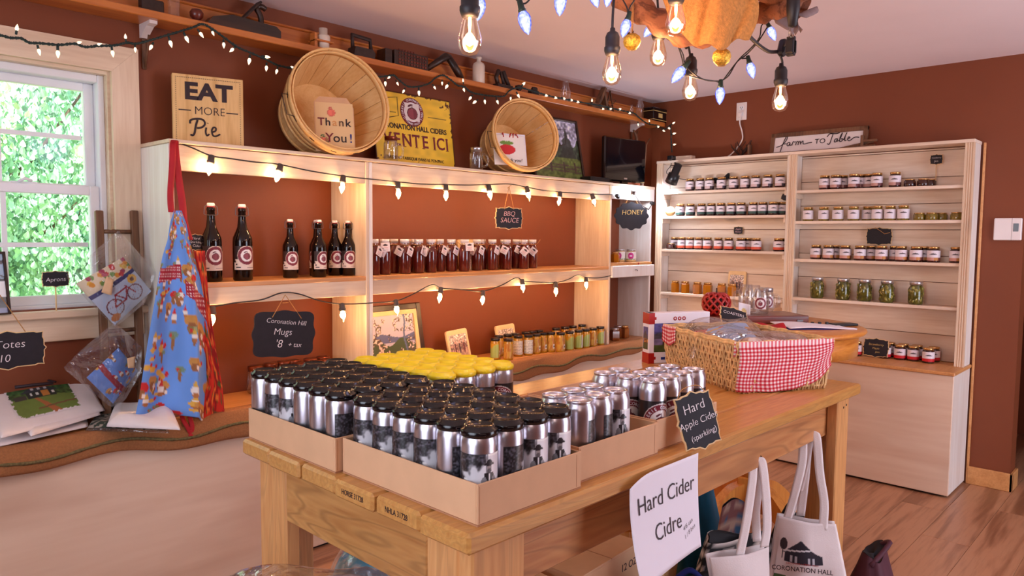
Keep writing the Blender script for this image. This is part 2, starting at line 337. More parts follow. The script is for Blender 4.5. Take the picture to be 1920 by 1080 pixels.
def textmesh(s, size, ext=.0006, shear=0, align='CENTER', off=0, sx=1, space=1):
    c = bpy.data.curves.new('lettering', 'FONT'); c.body = s; c.size = size; c.extrude = ext; c.shear = shear; c.align_x = align; c.align_y = 'CENTER'
    c.resolution_u = 3; c.offset = off; c.space_character = space
    o = bpy.data.objects.new('lettering', c); COL.objects.link(o); dg = bpy.context.evaluated_depsgraph_get()
    me = bpy.data.meshes.new_from_object(o.evaluated_get(dg), depsgraph=dg); bpy.data.objects.remove(o); bpy.data.curves.remove(c)
    if sx != 1: me.transform(Matrix.Diagonal((sx, 1, 1, 1)))
    me.transform(Matrix.Rotation(math.pi/2, 4, 'X')); me.materials.clear(); return me      # faces -y, upright in z
def text(s, size, m, parent, x=0, z=0, y=-.002, ext=.0006, shear=0, rot=0, off=0, name='lettering', align='CENTER', sx=1, space=1):
    me = textmesh(s, size, ext, shear, align, off, sx, space); me.materials.append(m)
    o = bpy.data.objects.new(name, me); COL.objects.link(o); o.parent = parent; o.location = (x, y, z); o.rotation_euler = (0, rot, 0); return o
def joined(meshes, mats4):                              # several text meshes -> one MB
    b = MB()
    for me, X in zip(meshes, mats4):
        b.add([tuple(v.co) for v in me.vertices], [tuple(p.vertices) for p in me.polygons], False, X); bpy.data.meshes.remove(me)
    return b
def arc_text(s, r, size, a0, a1, inward=False, ext=.0004, off=0):
    ms = []; Xs = []
    for i, ch in enumerate(s):
        if ch == ' ': continue
        a = a0+(a1-a0)*i/max(1, len(s)-1); ms.append(textmesh(ch, size, ext, off=off))
        rot = -(a-math.pi/2) if not inward else -(a+math.pi/2)
        Xs.append(Matrix.Translation((r*math.cos(a), 0, r*math.sin(a))) @ Matrix.Rotation(rot, 4, 'Y'))
    return joined(ms, Xs)
def wrap(b, rad, dz=0, da=0):                           # bend a flat (x, y, z) mesh round the z axis
    v = []
    for x, y, z in b.v:
        a = x/rad-math.pi/2+da; v.append(((rad-y)*math.cos(a), (rad-y)*math.sin(a), z+dz))
    b.v = v; return b
def cr(pts, n=6, closed=False):                         # Catmull-Rom
    P = [Vector(p) for p in pts]; out = []; k = len(P)
    for i in range(k if closed else k-1):
        g = (lambda q: P[q % k]) if closed else (lambda q: P[max(0, min(k-1, q))])
        a, b, c, d = g(i-1), g(i), g(i+1), g(i+2)
        for j in range(n):
            t = j/n; out.append(.5*((2*b)+(c-a)*t+(2*a-5*b+4*c-d)*t*t+(3*b-a-3*c+d)*t**3))
    if not closed: out.append(P[-1])
    return out
def strokes(lines, r, m, parent, x=0, z=0, s=1, y=-.0025, name='lettering', rot=0):
    b = MB()
    for ln in lines: b.tube(cr([(px*s, 0, pz*s) for px, pz in ln], 5), r, 5)
    b.v = [(p[0], p[1]*.35, p[2]) for p in b.v]
    return obj(name, b, m, parent, (x, y, z), (0, rot, 0))
def hashn(i, j, k=0): v = np.sin(i*127.1+j*311.7+k*74.7)*43758.5453; return v-np.floor(v)
def vnoise(U, V, f, k=0):
    x, y = U*f, V*f; i, j = np.floor(x), np.floor(y); a, b = x-i, y-j; a = a*a*(3-2*a); b = b*b*(3-2*b)
    return (hashn(i, j, k)*(1-a)+hashn(i+1, j, k)*a)*(1-b)+(hashn(i, j+1, k)*(1-a)+hashn(i+1, j+1, k)*a)*b
def fill(C, mask, rgb, al=1.0):
    mk = (np.asarray(mask, float)*al)[..., None]; return C*(1-mk)+np.array(rgb, float)*mk
def ell(U, V, x, y, a, b): return ((U-x)/a)**2+((V-y)/b)**2 < 1
def rect(U, V, x0, x1, y0, y1): return (U > x0) & (U < x1) & (V > y0) & (V < y1)
def base(U, rgb): return np.ones(U.shape+(3,))*np.array(rgb, float)
def apple(C, U, V, x, y, r, body=(150, 70, 84), dark=(90, 30, 44), asp=1.0):
    X = (U-x)*asp; Y = V-y; d = np.hypot(X/(r*1.02), (Y+r*.12)/(r*.95))
    top = (Y > r*.55) & (np.abs(X) < r*.3*(Y/r-.35))
    C = fill(C, (d < 1) & ~top, body); C = fill(C, (d < 1) & (d > .86), dark); C = fill(C, (d < .8) & (X > r*.25), dark, .45)
    C = fill(C, (np.abs(X-.1*(Y-r*.6)) < r*.07) & (Y > r*.6) & (Y < r*1.35), dark)
    return fill(C, ((X+r*.4)**2/(r*.42)**2+(Y-r*1.1-.4*(X+r*.4))**2/(r*.17)**2) < 1, dark)
def roundel(C, U, V, x, y, r, asp=1.0, ring=(124, 34, 52), inn=(240, 232, 232), halo=(236, 226, 226)):
    d = np.hypot((U-x)*asp, V-y); C = fill(C, d < r*1.05, halo); C = fill(C, d < r, ring); C = fill(C, d < r*.68, inn)
    t = np.arctan2(V-y, (U-x)*asp); return apple(C, U, V, x, y-.03*r, r*.40, asp=asp)
def scenery(U, V, k=0, sky=(196, 206, 226), mid=(70, 96, 60), low=(120, 140, 66)):
    n = vnoise(U, V, 9, k); n2 = vnoise(U, V, 26, k+3); C = base(U, sky)
    C = fill(C, V < .62+.25*(n-.5), mid); C = C*(0.65+.7*n2)[..., None]; C = fill(C, V < .33+.05*n, low, .85); return C*(0.8+.4*n2)[..., None]
ORD = 'first second third fourth fifth sixth seventh eighth ninth tenth eleventh twelfth thirteenth fourteenth fifteenth sixteenth'.split()
# ================================================================== THE ROOM
XL, YF, H = -6.1, -4.8, 2.3103
ywe = -2.285                                             # the back wall ends here (opening to a hallway)
WX0, WX1, WZ0, WZ1 = -4.60, -3.658, 1.068, 1.933          # window opening
b = MB()
b.box(XL, WX0, 0, .14, 0, H+.1); b.box(WX1, .14, 0, .14, 0, H+.1); b.box(WX0, WX1, 0, .14, 0, WZ0); b.box(WX0, WX1, 0, .14, WZ1, H+.1)
struct(obj('wall_left', b, M['wall']))
b = MB(); b.box(0, .14, ywe, 0, 0, H+.1); struct(obj('wall_back', b, M['wall']))
b = MB(); b.box(0, .14, -4.8, -3.25, 0, H+.1); b.box(0, .14, -3.25, ywe, 2.05, H+.1); struct(obj('wall_back_beyond', b, M['wall']))
b = MB(); b.box(1.45, 1.6, -4.8, .1, -.12, H+.1); b.box(.14, 1.6, -1.4, -1.3, -.12, H+.1); b.box(.14, 1.6, -4.3, -4.2, -.12, H+.1); struct(obj('wall_hallway', b, M['wall']))
def holed(name, mk, holes, L0, L1):                      # far walls with windows behind the camera
    b = MB(); x = L0
    for (a, c, z0, z1) in holes: mk(b, x, a, 0, H+.1); mk(b, a, c, 0, z0); mk(b, a, c, z1, H+.1); x = c
    mk(b, x, L1, 0, H+.1); return struct(obj(name, b, M['wall']))
holed('wall_right', lambda b, a, c, z0, z1: b.box(XL-.14, XL, a, c, z0, z1), [(-3.3, -1.1, .85, 2.15)], YF, .14)
holed('wall_front', lambda b, a, c, z0, z1: b.box(a, c, YF-.14, YF, z0, z1), [(-2.2, -.5, .06, 2.15)], XL-.14, .14)
for k, (p, q, ax) in enumerate([((XL-.07, -3.3, .85), (XL-.03, -1.1, 2.15), 'y'), ((-2.2, YF-.07, .06), (-.5, YF-.03, 2.15), 'x')]):
    b = MB(); w = .05
    if ax == 'y':
        for y in (p[1], (p[1]+q[1])/2-w/2, q[1]-w): b.box(p[0], q[0], y, y+w, p[2], q[2])
        for z in (p[2], q[2]-w): b.box(p[0]+.001, q[0]-.001, p[1]+w, q[1]-w, z, z+w)
    else:
        for x in (p[0], (p[0]+q[0])/2-w/2, q[0]-w): b.box(x, x+w, p[1], q[1], p[2], q[2])
        for z in (p[2], q[2]-w): b.box(p[0]+w, q[0]-w, p[1]+.001, q[1]-.001, z, z+w)
    struct(obj('window_%d' % (k+2), b, M['vinyl']))
b = MB(); b.box(XL-.6, 1.6, YF-.6, .6, H, H+.12); struct(obj('ceiling', b, M['ceil']))  # slab carried past the walls as unseen eaves to keep sun out
b = MB(); b.box(XL, 1.5, YF, .0, -.12, -.003); fl = struct(obj('floor', b, mat('floor_underlay', (70, 46, 34))))
pm = []
for k in range(3):
    b = MB(); b.box(-.61, .61, -.0955, .0955, -.012, 0, .0012); pm.append(b.mesh('plank'))
for me in pm: me.materials.append(M['oak'])
y = -4.7; r = 0
while y < -.25:
    x = -5.5+[0, .45, .85, .25, .65][r % 5]
    while x < 1.3:
        if not (x < -4.2 and y < -3.4): obj('plank', pm[r % 3], None, fl, (x, y, 0))
        x += 1.222
    y += .192; r += 1
b = MB(); b.box(-.016, 0, ywe-.016, -2.09, 0, .098, .003); b.box(-.016, .14, ywe-.016, ywe, 0, .098, .003)
struct(obj('baseboard_back', b, M['edge']))
# ---- window
win = struct(bpy.data.objects.new('window_1', None)); COL.objects.link(win)
w_ = .095
b = MB(); b.prism([(WX0-w_, WZ1+w_), (WX1+w_, WZ1+w_), (WX1, WZ1), (WX0, WZ1)], -.022, 0); obj('head_casing', b, M['pine'], win)
for x0, x1 in ((WX0, WX0-w_), (WX1, WX1+w_)):
    b = MB(); b.prism([(x0, WZ0-.005), (x0, WZ1-.0005), (x1, WZ1+w_-.0005), (x1, WZ0-.005)], -.022, 0); obj('side_casing', b, M['pinez'], win)
b = MB(); b.box(WX0-.12, WX1+.10, -.055, .06, WZ0-.03, WZ0-.004, .004); obj('stool', b, M['pine'], win)
b = MB(); b.box(WX0-.095, WX1+.095, -.02, 0, WZ0-.115, WZ0-.03, .003); obj('apron_board', b, M['pine'], win)
b = MB(); b.box(WX0, WX1, 0, .14, WZ1-.012, WZ1); b.box(WX1-.01, WX1, 0, .14, WZ0, WZ1-.012); b.box(WX0, WX0+.01, 0, .14, WZ0, WZ1-.012); obj('jamb', b, M['pine'], win)
b = MB(); f0, f1 = WX0+.01, WX1-.01
b.box(f0, f0+.022, .03, .12, WZ0, WZ1-.012, .003); b.box(f1-.022, f1, .03, .12, WZ0, WZ1-.012, .003); b.box(f0+.022, f1-.022, .031, .119, WZ1-.04, WZ1-.012, .003); b.box(f0+.022, f1-.022, .031, .119, WZ0-.004, WZ0+.012, .003)
obj('vinyl_frame', b, M['vinyl'], win)
def sash(name, z0, z1, y0, y1, rb, rtop):
    a, c = f0+.022, f1-.022; st = .034
    s_ = MB(); s_.box(a, a+st, y0, y1, z0, z1, .004); s_.box(c-st, c, y0, y1, z0, z1, .004); s_.box(a+st-.001, c-st+.001, y0+.001, y1-.001, z0, z0+rb, .003); s_.box(a+st-.001, c-st+.001, y0+.001, y1-.001, z1-rtop, z1, .003)
    so = obj(name, s_, M['vinyl'], win); g0, g1, h0, h1 = a+st, c-st, z0+rb, z1-rtop; ym = (y0+y1)/2
    w = (g1-g0)/3; zm = (h0+h1)/2
    for k in (1, 2): t = MB(); t.box(g0+w*k-.008, g0+w*k+.008, ym-.006, ym+.006, h0, h1); obj('muntin', t, M['vinyl'], so)
    for k in range(3): t = MB(); t.box(g0+w*k+.008, g0+w*(k+1)-.008, ym-.006, ym+.006, zm-.008, zm+.008); obj('muntin', t, M['vinyl'], so)
    for k in range(3):
        for q in (0, 1):
            t = MB(); t.box(g0+w*k, g0+w*(k+1), ym-.002, ym+.002, (h0, zm)[q], (zm, h1)[q]); obj('pane', t, M['glass'], so)
sash('upper_sash', 1.483, WZ1-.04, .078, .108, .035, .03)
sash('lower_sash', WZ0+.012, 1.513, .04, .07, .034, .035)
t = MB(); t.tube([(-3.95, .035, 1.515), (-3.93, .03, 1.528), (-3.91, .035, 1.52)], .006, 6); t.box(-3.97, -3.89, .045, .075, 1.511, 1.518); obj('sash_lock', t, M['vinyl'], win)
# ---- outside
b = MB(); b.box(-14, 8, .2, 24, -.4, -.3); gr = obj('lawn', b, M['grass']); struct(gr)
leaf_v = [(0, 0, 0), (.35, .28, .06), (.28, .62, .03), (0, 1, -.08), (-.28, .62, .03), (-.35, .28, .06)]
def leaves(n, ctr, rad, size, m, parent, seed):
    rg = np.random.default_rng(seed); nc = max(12, n//160); cc = rg.normal(size=(nc, 3)); cc /= np.linalg.norm(cc, axis=1)[:, None]; cc *= rg.random((nc, 1))**.4
    p = cc[rg.integers(0, nc, n)]+rg.normal(0, .14, (n, 3)); p = p*np.array(rad)+np.array(ctr)
    a, t, w = rg.random(n)*6.28, rg.normal(1.75, .5, n), rg.normal(0, .6, n); k = size*(.6+.8*rg.random(n)); L = np.array(leaf_v)
    x, y, z = [L[:, i][None, :]*k[:, None] for i in range(3)]
    x, z = x*np.cos(w)[:, None]+z*np.sin(w)[:, None], -x*np.sin(w)[:, None]+z*np.cos(w)[:, None]
    y, z = y*np.cos(t)[:, None]-z*np.sin(t)[:, None], y*np.sin(t)[:, None]+z*np.cos(t)[:, None]
    x, y = x*np.cos(a)[:, None]-y*np.sin(a)[:, None], x*np.sin(a)[:, None]+y*np.cos(a)[:, None]
    V = np.stack([x, y, z], -1)+p[:, None, :]; o = (np.arange(n)*6)[:, None]; F = np.concatenate([o+np.array([[0, 1, 2, 3]]), o+np.array([[0, 3, 4, 5]])])
    me = bpy.data.meshes.new('crown'); me.from_pydata(V.reshape(-1, 3), [], F); me.update(); o = obj('crown', me, m, parent); o['kind'] = 'stuff'; return o
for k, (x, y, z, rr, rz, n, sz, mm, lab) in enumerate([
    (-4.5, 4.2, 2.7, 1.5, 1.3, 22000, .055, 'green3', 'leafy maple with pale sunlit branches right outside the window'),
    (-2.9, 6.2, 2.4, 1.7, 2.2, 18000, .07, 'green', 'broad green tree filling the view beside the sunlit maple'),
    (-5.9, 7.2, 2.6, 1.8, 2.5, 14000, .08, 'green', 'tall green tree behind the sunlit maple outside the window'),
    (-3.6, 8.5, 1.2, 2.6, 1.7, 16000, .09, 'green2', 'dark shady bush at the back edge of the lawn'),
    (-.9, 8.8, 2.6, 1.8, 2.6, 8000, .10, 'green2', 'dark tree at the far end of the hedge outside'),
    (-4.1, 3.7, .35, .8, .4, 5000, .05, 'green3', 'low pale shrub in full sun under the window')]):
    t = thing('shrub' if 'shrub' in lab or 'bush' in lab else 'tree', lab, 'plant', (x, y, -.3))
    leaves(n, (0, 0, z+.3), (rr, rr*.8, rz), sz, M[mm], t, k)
    q = MB(); q.tube([(0, 0, 0), (.03, .02, z*.6), (-.02, 0, z+.5)], [.09, .07, .03], 7)
    for a in range(6): q.tube([(0, 0, z*.5+a*.12), (math.cos(a*1.1)*rr*.4, math.sin(a*1.1)*rr*.3, z*.7+a*.15), (math.cos(a*1.1)*rr*.8, math.sin(a*1.1)*rr*.6, z+a*.18)], [.035, .022, .01], 5)
    obj('trunk', q, M['bark'], t)
# ---- base counter along the left wall
t = thing('base_counter', 'long low counter with pale poplar front panel along the window wall', 'counter', (-3.0, -.14, 0))
b = MB(); b.box(-3.0, 2.98, -.146, -.13, .012, .642, .002); obj('front_panel', b, M['birch'], t)
b = MB(); b.box(-3.0, 2.98, -.165, .135, .642, .6626, .003); obj('worktop', b, M['edge'], t)
b = MB(); b.box(-3.0, 2.98, -.13, -.12, 0, .012); obj('toe_gap', b, M['black'], t)
# ---- burlap runner hanging over its edge, with a mossy cord
def dro(x): return .075+.018*math.sin(x*3.1)+.014*math.sin(x*7.3+1)+.008*math.sin(x*17)
def burlap(u, v):
    x = -4.95+4.5*u; d = dro(x); w = .010*math.sin(x*9+.7)+.006*math.sin(x*21)
    if v < .35: q = v/.35; return (x, -.262-.045*q-.01*math.sin(x*5), .6645+.004*abs(math.sin(x*11))+.004*q)
    q = (v-.35)/.65; return (x, -.312-.01*math.sin(x*5)-(.022+w)*math.sin(q*2.2), .667-d*q**.9)
b = MB(); b.sheet(burlap, 260, 14); o = obj('burlap_runner', b, M['burl'], solid=.003); tag(o, 'tan burlap runner draped over the edge of the long low counter', 'cloth')
b = MB(); pts = [Vector(burlap(i/200, .66+.06*math.sin(i*.33)))+Vector((0, -.006, 0)) for i in range(201)]; b.tube(pts, [.004+.0025*abs(math.sin(i*1.7)) for i in range(201)], 5)
o2 = obj('mossy_cord', b, M['moss'], o)
# ================================================================== SHELVING ON THE LEFT WALL
aL, aM, aR, yA, zT, zF, zS, zSf, zC = -3.5619, -2.6958, -.8673, -.273, 1.6772, 1.5668, 1.1573, 1.0732, .6628
def bx(par, name, m, x0, x1, y0, y1, z0, z1, bv=.002):
    c = MB(); lx = par.location; c.box(x0-lx.x, x1-lx.x, y0-lx.y, y1-lx.y, z0-lx.z, z1-lx.z, bv); return obj(name, c, m, par)
def unit(label, x0, x1):
    t = thing('shelving_unit', label, 'shelf unit', ((x0+x1)/2, -.136, zC), group=None)
    bx(t, 'side_panel', M['pinelit'], x0, x0+.018, yA, 0, zC, zT-.015); bx(t, 'side_panel', M['pinez'], x1-.018, x1, yA, 0, zC, zT-.015)
    bx(t, 'top_board', M['pine'], x0-.002, x1+.001, yA-.010, 0, zT-.014, zT)
    bx(t, 'upper_fascia', M['pine'], x0+.018, x1-.018, yA+.004, yA+.02, zF, zT-.017)
    bx(t, 'shelf_board', M['edge'], x0+.018, x1-.018, yA, 0, zS-.018, zS); bx(t, 'lower_fascia', M['pine'], x0+.018, x1-.018, yA+.002, yA+.02, zSf, zS-.018)
    bx(t, 'shelf_base', M['edge'], x0+.018, x1-.018, yA+.02, 0, zC, zC+.003, 0)
    return t
unit('pale pine shelving unit of brown bottles, nearest the window', aL, aM-.0005)
unit('wide pale pine shelving unit holding the red barbecue sauce bottles', aM+.0005, aR)
t = thing('corner_shelving_unit', 'narrow white corner shelving unit with honey jars under the television', 'shelf unit', (-.62, -.14, zC))
xc = -.378
bx(t, 'top_board', M['pine'], aR+.002, xc, yA, 0, zT-.018, zT); bx(t, 'upper_fascia', M['pinelit'], aR+.002, xc, yA+.002, yA+.02, 1.58, zT-.018)
bx(t, 'shelf_board', M['edge'], aR+.002, xc-.018, yA, 0, 1.160, 1.178); bx(t, 'drawer_front', M['pinelit'], aR+.003, xc-.002, yA-.012, yA+.006, 1.085, 1.16, .004)
bx(t, 'side_panel', M['pinelit'], xc-.018, xc, yA+.02, 0, zC, zT-.018)
k = MB(); k.tube(cr([(0, -.148, .465), (.01, -.154, .468), (.02, -.156, .460), (.03, -.148, .466)], 4), .002, 5); obj('hook', k, M['steel'], t)
# ================================================================== BOOKCASE ON THE BACK WALL
xB, zB = -.1552, 1.8723; P0, P1, P2 = -.1439, -1.088, -2.0745; pw = .046
def hutch(label, ya, yb, last, shelves):                  # from y=ya down to y=yb
    t = thing('bookcase_unit', label, 'bookcase', (-.08, (ya+yb)/2, zC))
    bx(t, 'top_board', M['piney'], xB-.008, -.001, yb, ya, zB-.018, zB)
    def pil(y):
        c = MB(); lx = t.location
        o = [(y, 0), (y, -.015), (y-.008, -.015)]
        for g in range(3): o += [(y-.009-g*.0105, -.011), (y-.015-g*.0105, -.011), (y-.0165-g*.0105, -.015)]
        o += [(y-pw, -.015), (y-pw, 0)]
        n = len(o); v = [(xB+.015+q-lx.x, p-lx.y, zz-lx.z) for zz in (zC, zB-.018) for p, q in o]
        c.add(v, [tuple(range(n-1, -1, -1)), tuple(range(n, 2*n))]+[(i, (i+1) % n, (i+1) % n+n, i+n) for i in range(n)]); obj('pilaster', c, M['pinez'], t)
    pil(ya)
    if last: pil(yb+pw)
    bx(t, 'side_panel', M['pinelit'], xB+.015, -.012, ya-.022, ya-.003, zC, zB-.018); bx(t, 'side_panel', M['pinelit'], xB+.015, -.012, yb+.001, yb+.02, zC, zB-.018)
    for z in shelves:
        s = bx(t, 'shelf', M['piney'], xB+.012, -.012, yb+.02, ya-.022, z-.018, z)
        for yy in (ya-.024, yb+.020): 
            c = MB(); y0 = yy-.012 if yy == ya-.024 else yy; lx = t.location
            c.box(xB+.02-lx.x, -.014-lx.x, y0-lx.y, y0+.014-lx.y, z-.05-lx.z, z-.018-lx.z, .002); obj('cleat', c, M['piney'], s)
    z = zC+.002; k = 0
    while z < zB-.03:
        h = min(.147, zB-.02-z); bx(t, 'plank', M['piney'], -.012, -.001-.0015*(k % 2), yb+.02, ya-.022, z, z+h-.003, .0015); z += h; k += 1
    return t
SL = [1.66, 1.489, 1.26, .957]; SR = [1.637, 1.45, 1.218, .98]
hutch('white plank-backed bookcase half with four shelves, next to the corner', P0, P1, False, SL)
hutch('white plank-backed bookcase half with pickle jars, at the free end', P1, P2, True, SR)
t = thing('base_cabinet', 'pale poplar base cabinet under the jar bookcase', 'cabinet', (-.18, -1.1, 0))
bx(t, 'front_panel', M['birchy'], -.366, -.354, -2.0764, -.31, .012, .644); bx(t, 'side_panel', M['pinelit'], -.354, -.012, -2.0764, -2.060, .012, .644)
bx(t, 'worktop', M['edge'], -.378, -.001, -2.083, -.312, .644, .6626, .004); bx(t, 'toe_gap', M['black'], -.34, -.05, -2.055, -.32, 0, .012)
b = MB(); b.box(-.014, 0, -2.096, -2.084, 0, 1.865, .002); struct(obj('trim_1', b, M['edge']))
# ================================================================== HIGH WALL SHELF
t = thing('wall_shelf', 'long varnished pine display shelf high on the window wall', 'shelf', (-2.5, -.06, 2.127))
bx(t, 'shelf_plank', M['shelfw'], -4.9, -.04, -.13, 0, 2.127, 2.155, .003); bx(t, 'backboard', M['shelfw'], -4.9, -.04, -.016, 0, 2.155, 2.238, .002); bx(t, 'moulding', M['shelfw'], -4.9, -.04, -.022, 0, 2.238, 2.25, .004)
for x in (-3.535, -.27):
    b = MB(); lx = t.location
    b.prism([(0, 0), (-.10, 0), (-.10, -.012), (-.07, -.016), (-.035, -.034), (-.012, -.05), (0, -.05)], -.014, .014, Matrix.Translation((x-lx.x, 0-lx.y, 0)) @ Matrix.Rotation(math.pi/2, 4, 'Z'))
    obj('bracket', b, M['white'], t)
    b = MB(); b.box(x-lx.x-.008, x-lx.x+.008, -.010-lx.y, -lx.y, -.165, -.05, .003); b.tube([(x-lx.x, -.012-lx.y, -.16), (x-lx.x, -.055-lx.y, -.045)], .004, 5); obj('bracket_leg', b, M['midw'], t)
# ================================================================== STRING LIGHTS
def axis_rot(d):                                           # rotate -Z onto d
    return Vector((0, 0, -1)).rotation_difference(Vector(d).normalized()).to_euler()
def c9_meshes():
    s = MB(); s.lathe([(.004, .0), (.0105, -.002), (.0115, -.02), (.0135, -.022), (.0135, -.03), (.010, -.031)], 12); sm = s.mesh('socket'); sm.materials.append(M['grey'])
    g = MB(); g.lathe([(.0095, -.030), (.0135, -.040), (.0140, -.047), (.011, -.060), (.006, -.071), (.001, -.077)], 14); gm = g.mesh('bulb'); gm.materials.append(M['filc'])
    f = MB(); f.lathe([(.0, -.033), (.0035, -.038), (.0062, -.046), (.0045, -.056), (.002, -.064), (0, -.068)], 10); fm = f.mesh('filament'); fm.materials.append(M['hotw'])
    return sm, gm, fm
C9 = c9_meshes()
def c9_string(label, y, cable, bulbs, en):
    t = thing('string_lights', label, 'string lights', at(*bulbs[0][0], 'y', y), group=None); L0 = t.location
    b = MB(); b.tube([p-L0 for p in cr([at(px, py, 'y', y+dy) for px, py, dy in cable], 6)], .0028, 6); obj('cable', b, M['wirek'], t)
    for (s0, s1) in bulbs:
        p = at(*s0, 'y', y); q = at(*s1, 'y', y); k = (q-p).length/.077; e = axis_rot(q-p)
        so = obj('socket', C9[0], None, t, p-L0, e); so.scale = (k,)*3
        bo = obj('bulb', C9[1], None, t, p-L0, e); bo.scale = (k,)*3
        fo = obj('filament', C9[2], None, bo)
        l = light('bulb_light', 'POINT', p+(q-p)*.66+Vector((0, .004, 0))-L0, en, (1, .58, .27), radius=.013); l.parent = t
c9_string('black cord of warm cone bulbs along the upper fascia of the shelving', -.287,
    [(331, 266, .02), (360, 277, .01), (396, 292, 0), (430, 297, 0), (480, 304, 0), (522, 308, 0), (580, 320, 0), (642, 330, 0), (697, 336, 0), (746, 341, 0), (790, 345, 0), (836, 346, 0), (880, 347, 0), (918, 346, 0), (955, 345, 0), (988, 351, 0), (1020, 357, 0), (1050, 360, 0), (1080, 362, 0), (1112, 364, 0), (1148, 365, 0)],
    [((397, 290), (391, 330)), ((527, 307), (517, 342)), ((644, 328), (640, 363)), ((746, 340), (747, 374)), ((836, 345), (836, 377)), ((916, 345), (920, 376)), ((987, 349), (993, 377)), ((1051, 359), (1047, 386)), ((1110, 363), (1116, 388))], 3.4)
c9_string('black cord of warm cone bulbs swagged below the middle shelf', -.287,
    [(384, 574, 0), (398, 575, 0), (440, 568, 0), (490, 562, 0), (528, 549, 0), (560, 551, 0), (600, 564, 0), (642, 570, 0), (697, 568, 0), (743, 564, 0), (775, 551, 0), (810, 534, 0), (827, 540, 0), (865, 543, 0), (905, 546, 0), (940, 535, 0), (968, 521, 0), (982, 527, 0), (1010, 529, 0), (1042, 530, 0), (1065, 524, 0), (1083, 516, 0), (1099, 520, 0), (1122, 521, 0), (1145, 517, 0)],
    [((399, 574), (397, 613)), ((641, 568), (644, 604)), ((742, 561), (745, 592)), ((827, 538), (823, 568)), ((906, 544), (904, 572)), ((979, 523), (981, 549)), ((1042, 528), (1042, 556)), ((1099, 519), (1099, 543))], 3.4)
# clear fairy lights on green wire
fb = MB(); fb.lathe([(.0, 0), (.0042, -.001), (.0046, -.014), (.004, -.016)], 8); FB = fb.mesh('lamp_holder'); FB.materials.append(M['wire'])
fc = MB(); fc.lathe([(.0036, -.015), (.0066, -.021), (.0066, -.026), (.004, -.034), (.0006, -.041)], 10); FC = fc.mesh('lamp'); FC.materials.append(M['fairy'])
def fairy(label, segs):
    t = None
    for (conv, cable, bulbs) in segs:
        if t is None: t = thing('fairy_lights', label, 'fairy lights', conv(*cable[0])); L0 = t.location.copy()
        P = cr([conv(*p) for p in cable], 6); b = MB()
        b.tube([p-L0+Vector((0, .003*math.sin(i*2.1), .003*math.cos(i*2.1))) for i, p in enumerate(P)], .0032, 5)
        b.tube([p-L0-Vector((0, .003*math.sin(i*2.1), .003*math.cos(i*2.1))) for i, p in enumerate(P)], .0032, 5); obj('wire', b, M['wire'], t)
        for s0, s1 in bulbs:
            p, q = conv(*s0), conv(*s1); k = max(.72, min(1.1, .9*(q-p).length/.041)); e = axis_rot(q-p)
            o = obj('lamp_holder', FB, None, t, p-L0, e); o.scale = (k,)*3; obj('lamp', FC, None, o)
yv = lambda px, py: at(px, py, 'y', -.143)
xb = lambda px, py: at(px, py, 'x', -.06)
fairy('clear fairy lights on twisted green wire looped below the high shelf', [
 (yv, [(-30, 63), (0, 66), (20, 71), (40, 72), (55, 80), (75, 81), (110, 84), (140, 82), (160, 88), (185, 86), (215, 85), (238, 80), (255, 82), (283, 75), (310, 67), (340, 58), (365, 50), (378, 45), (395, 52), (420, 70), (445, 88), (470, 99), (500, 112), (520, 122), (547, 128)],
  [((30, 65), (33, 43)), ((70, 84), (76, 107)), ((108, 86), (109, 112)), ((138, 83), (148, 80)), ((176, 86), (191, 82)), ((209, 87), (213, 110)), ((236, 79), (235, 65)), ((253, 83), (254, 99)), ((288, 79), (279, 96)), ((316, 68), (323, 92)), ((344, 60), (355, 83)), ((370, 54), (383, 73)), ((395, 53), (402, 68)), ((419, 73), (420, 93)), ((442, 87), (429, 99)), ((469, 102), (466, 124)), ((490, 105), (509, 108)), ((500, 117), (499, 136)), ((521, 125), (517, 141)), ((540, 126), (551, 126))]),
 (yv, [(705, 144), (722, 143), (738, 141), (748, 150), (765, 162), (785, 162), (805, 156), (815, 147), (830, 141), (843, 148), (858, 160), (870, 162), (882, 172), (900, 177), (925, 180), (945, 180), (955, 170), (972, 164), (990, 168), (1010, 174), (1040, 182), (1080, 190), (1130, 199), (1165, 207), (1188, 212), (1200, 222), (1215, 232), (1235, 235)],
  [((722, 147), (723, 164)), ((734, 142), (727, 147)), ((742, 150), (747, 160)), ((760, 165), (754, 176)), ((785, 164), (786, 182)), ((811, 158), (818, 169)), ((829, 149), (829, 161)), ((842, 155), (834, 168)), ((869, 158), (868, 148)), ((867, 161), (872, 174)), ((886, 178), (878, 189)), ((896, 187), (885, 195)), ((908, 182), (910, 197)), ((930, 183), (935, 197)), ((958, 178), (957, 190)), ((968, 172), (975, 185)), ((977, 162), (987, 152)), ((1018, 177), (1030, 181)), ((1036, 181), (1046, 185)), ((1052, 183), (1063, 187)), ((1066, 186), (1078, 190)), ((1078, 189), (1088, 193)), ((1110, 195), (1110, 183)), ((1126, 203), (1134, 205)), ((1140, 205), (1150, 203)), ((1158, 207), (1166, 203)), ((1176, 210), (1186, 214)), ((1196, 228), (1197, 238)), ((1218, 232), (1217, 223)), ((1230, 239), (1240, 236))]),
 (xb, [(1236, 238), (1248, 242), (1256, 235), (1258, 245), (1259, 270), (1260, 285)], [((1240, 243), (1248, 247)), ((1250, 238), (1259, 243)), ((1258, 234), (1267, 228)), ((1258, 252), (1269, 249)), ((1259, 272), (1269, 270))])])
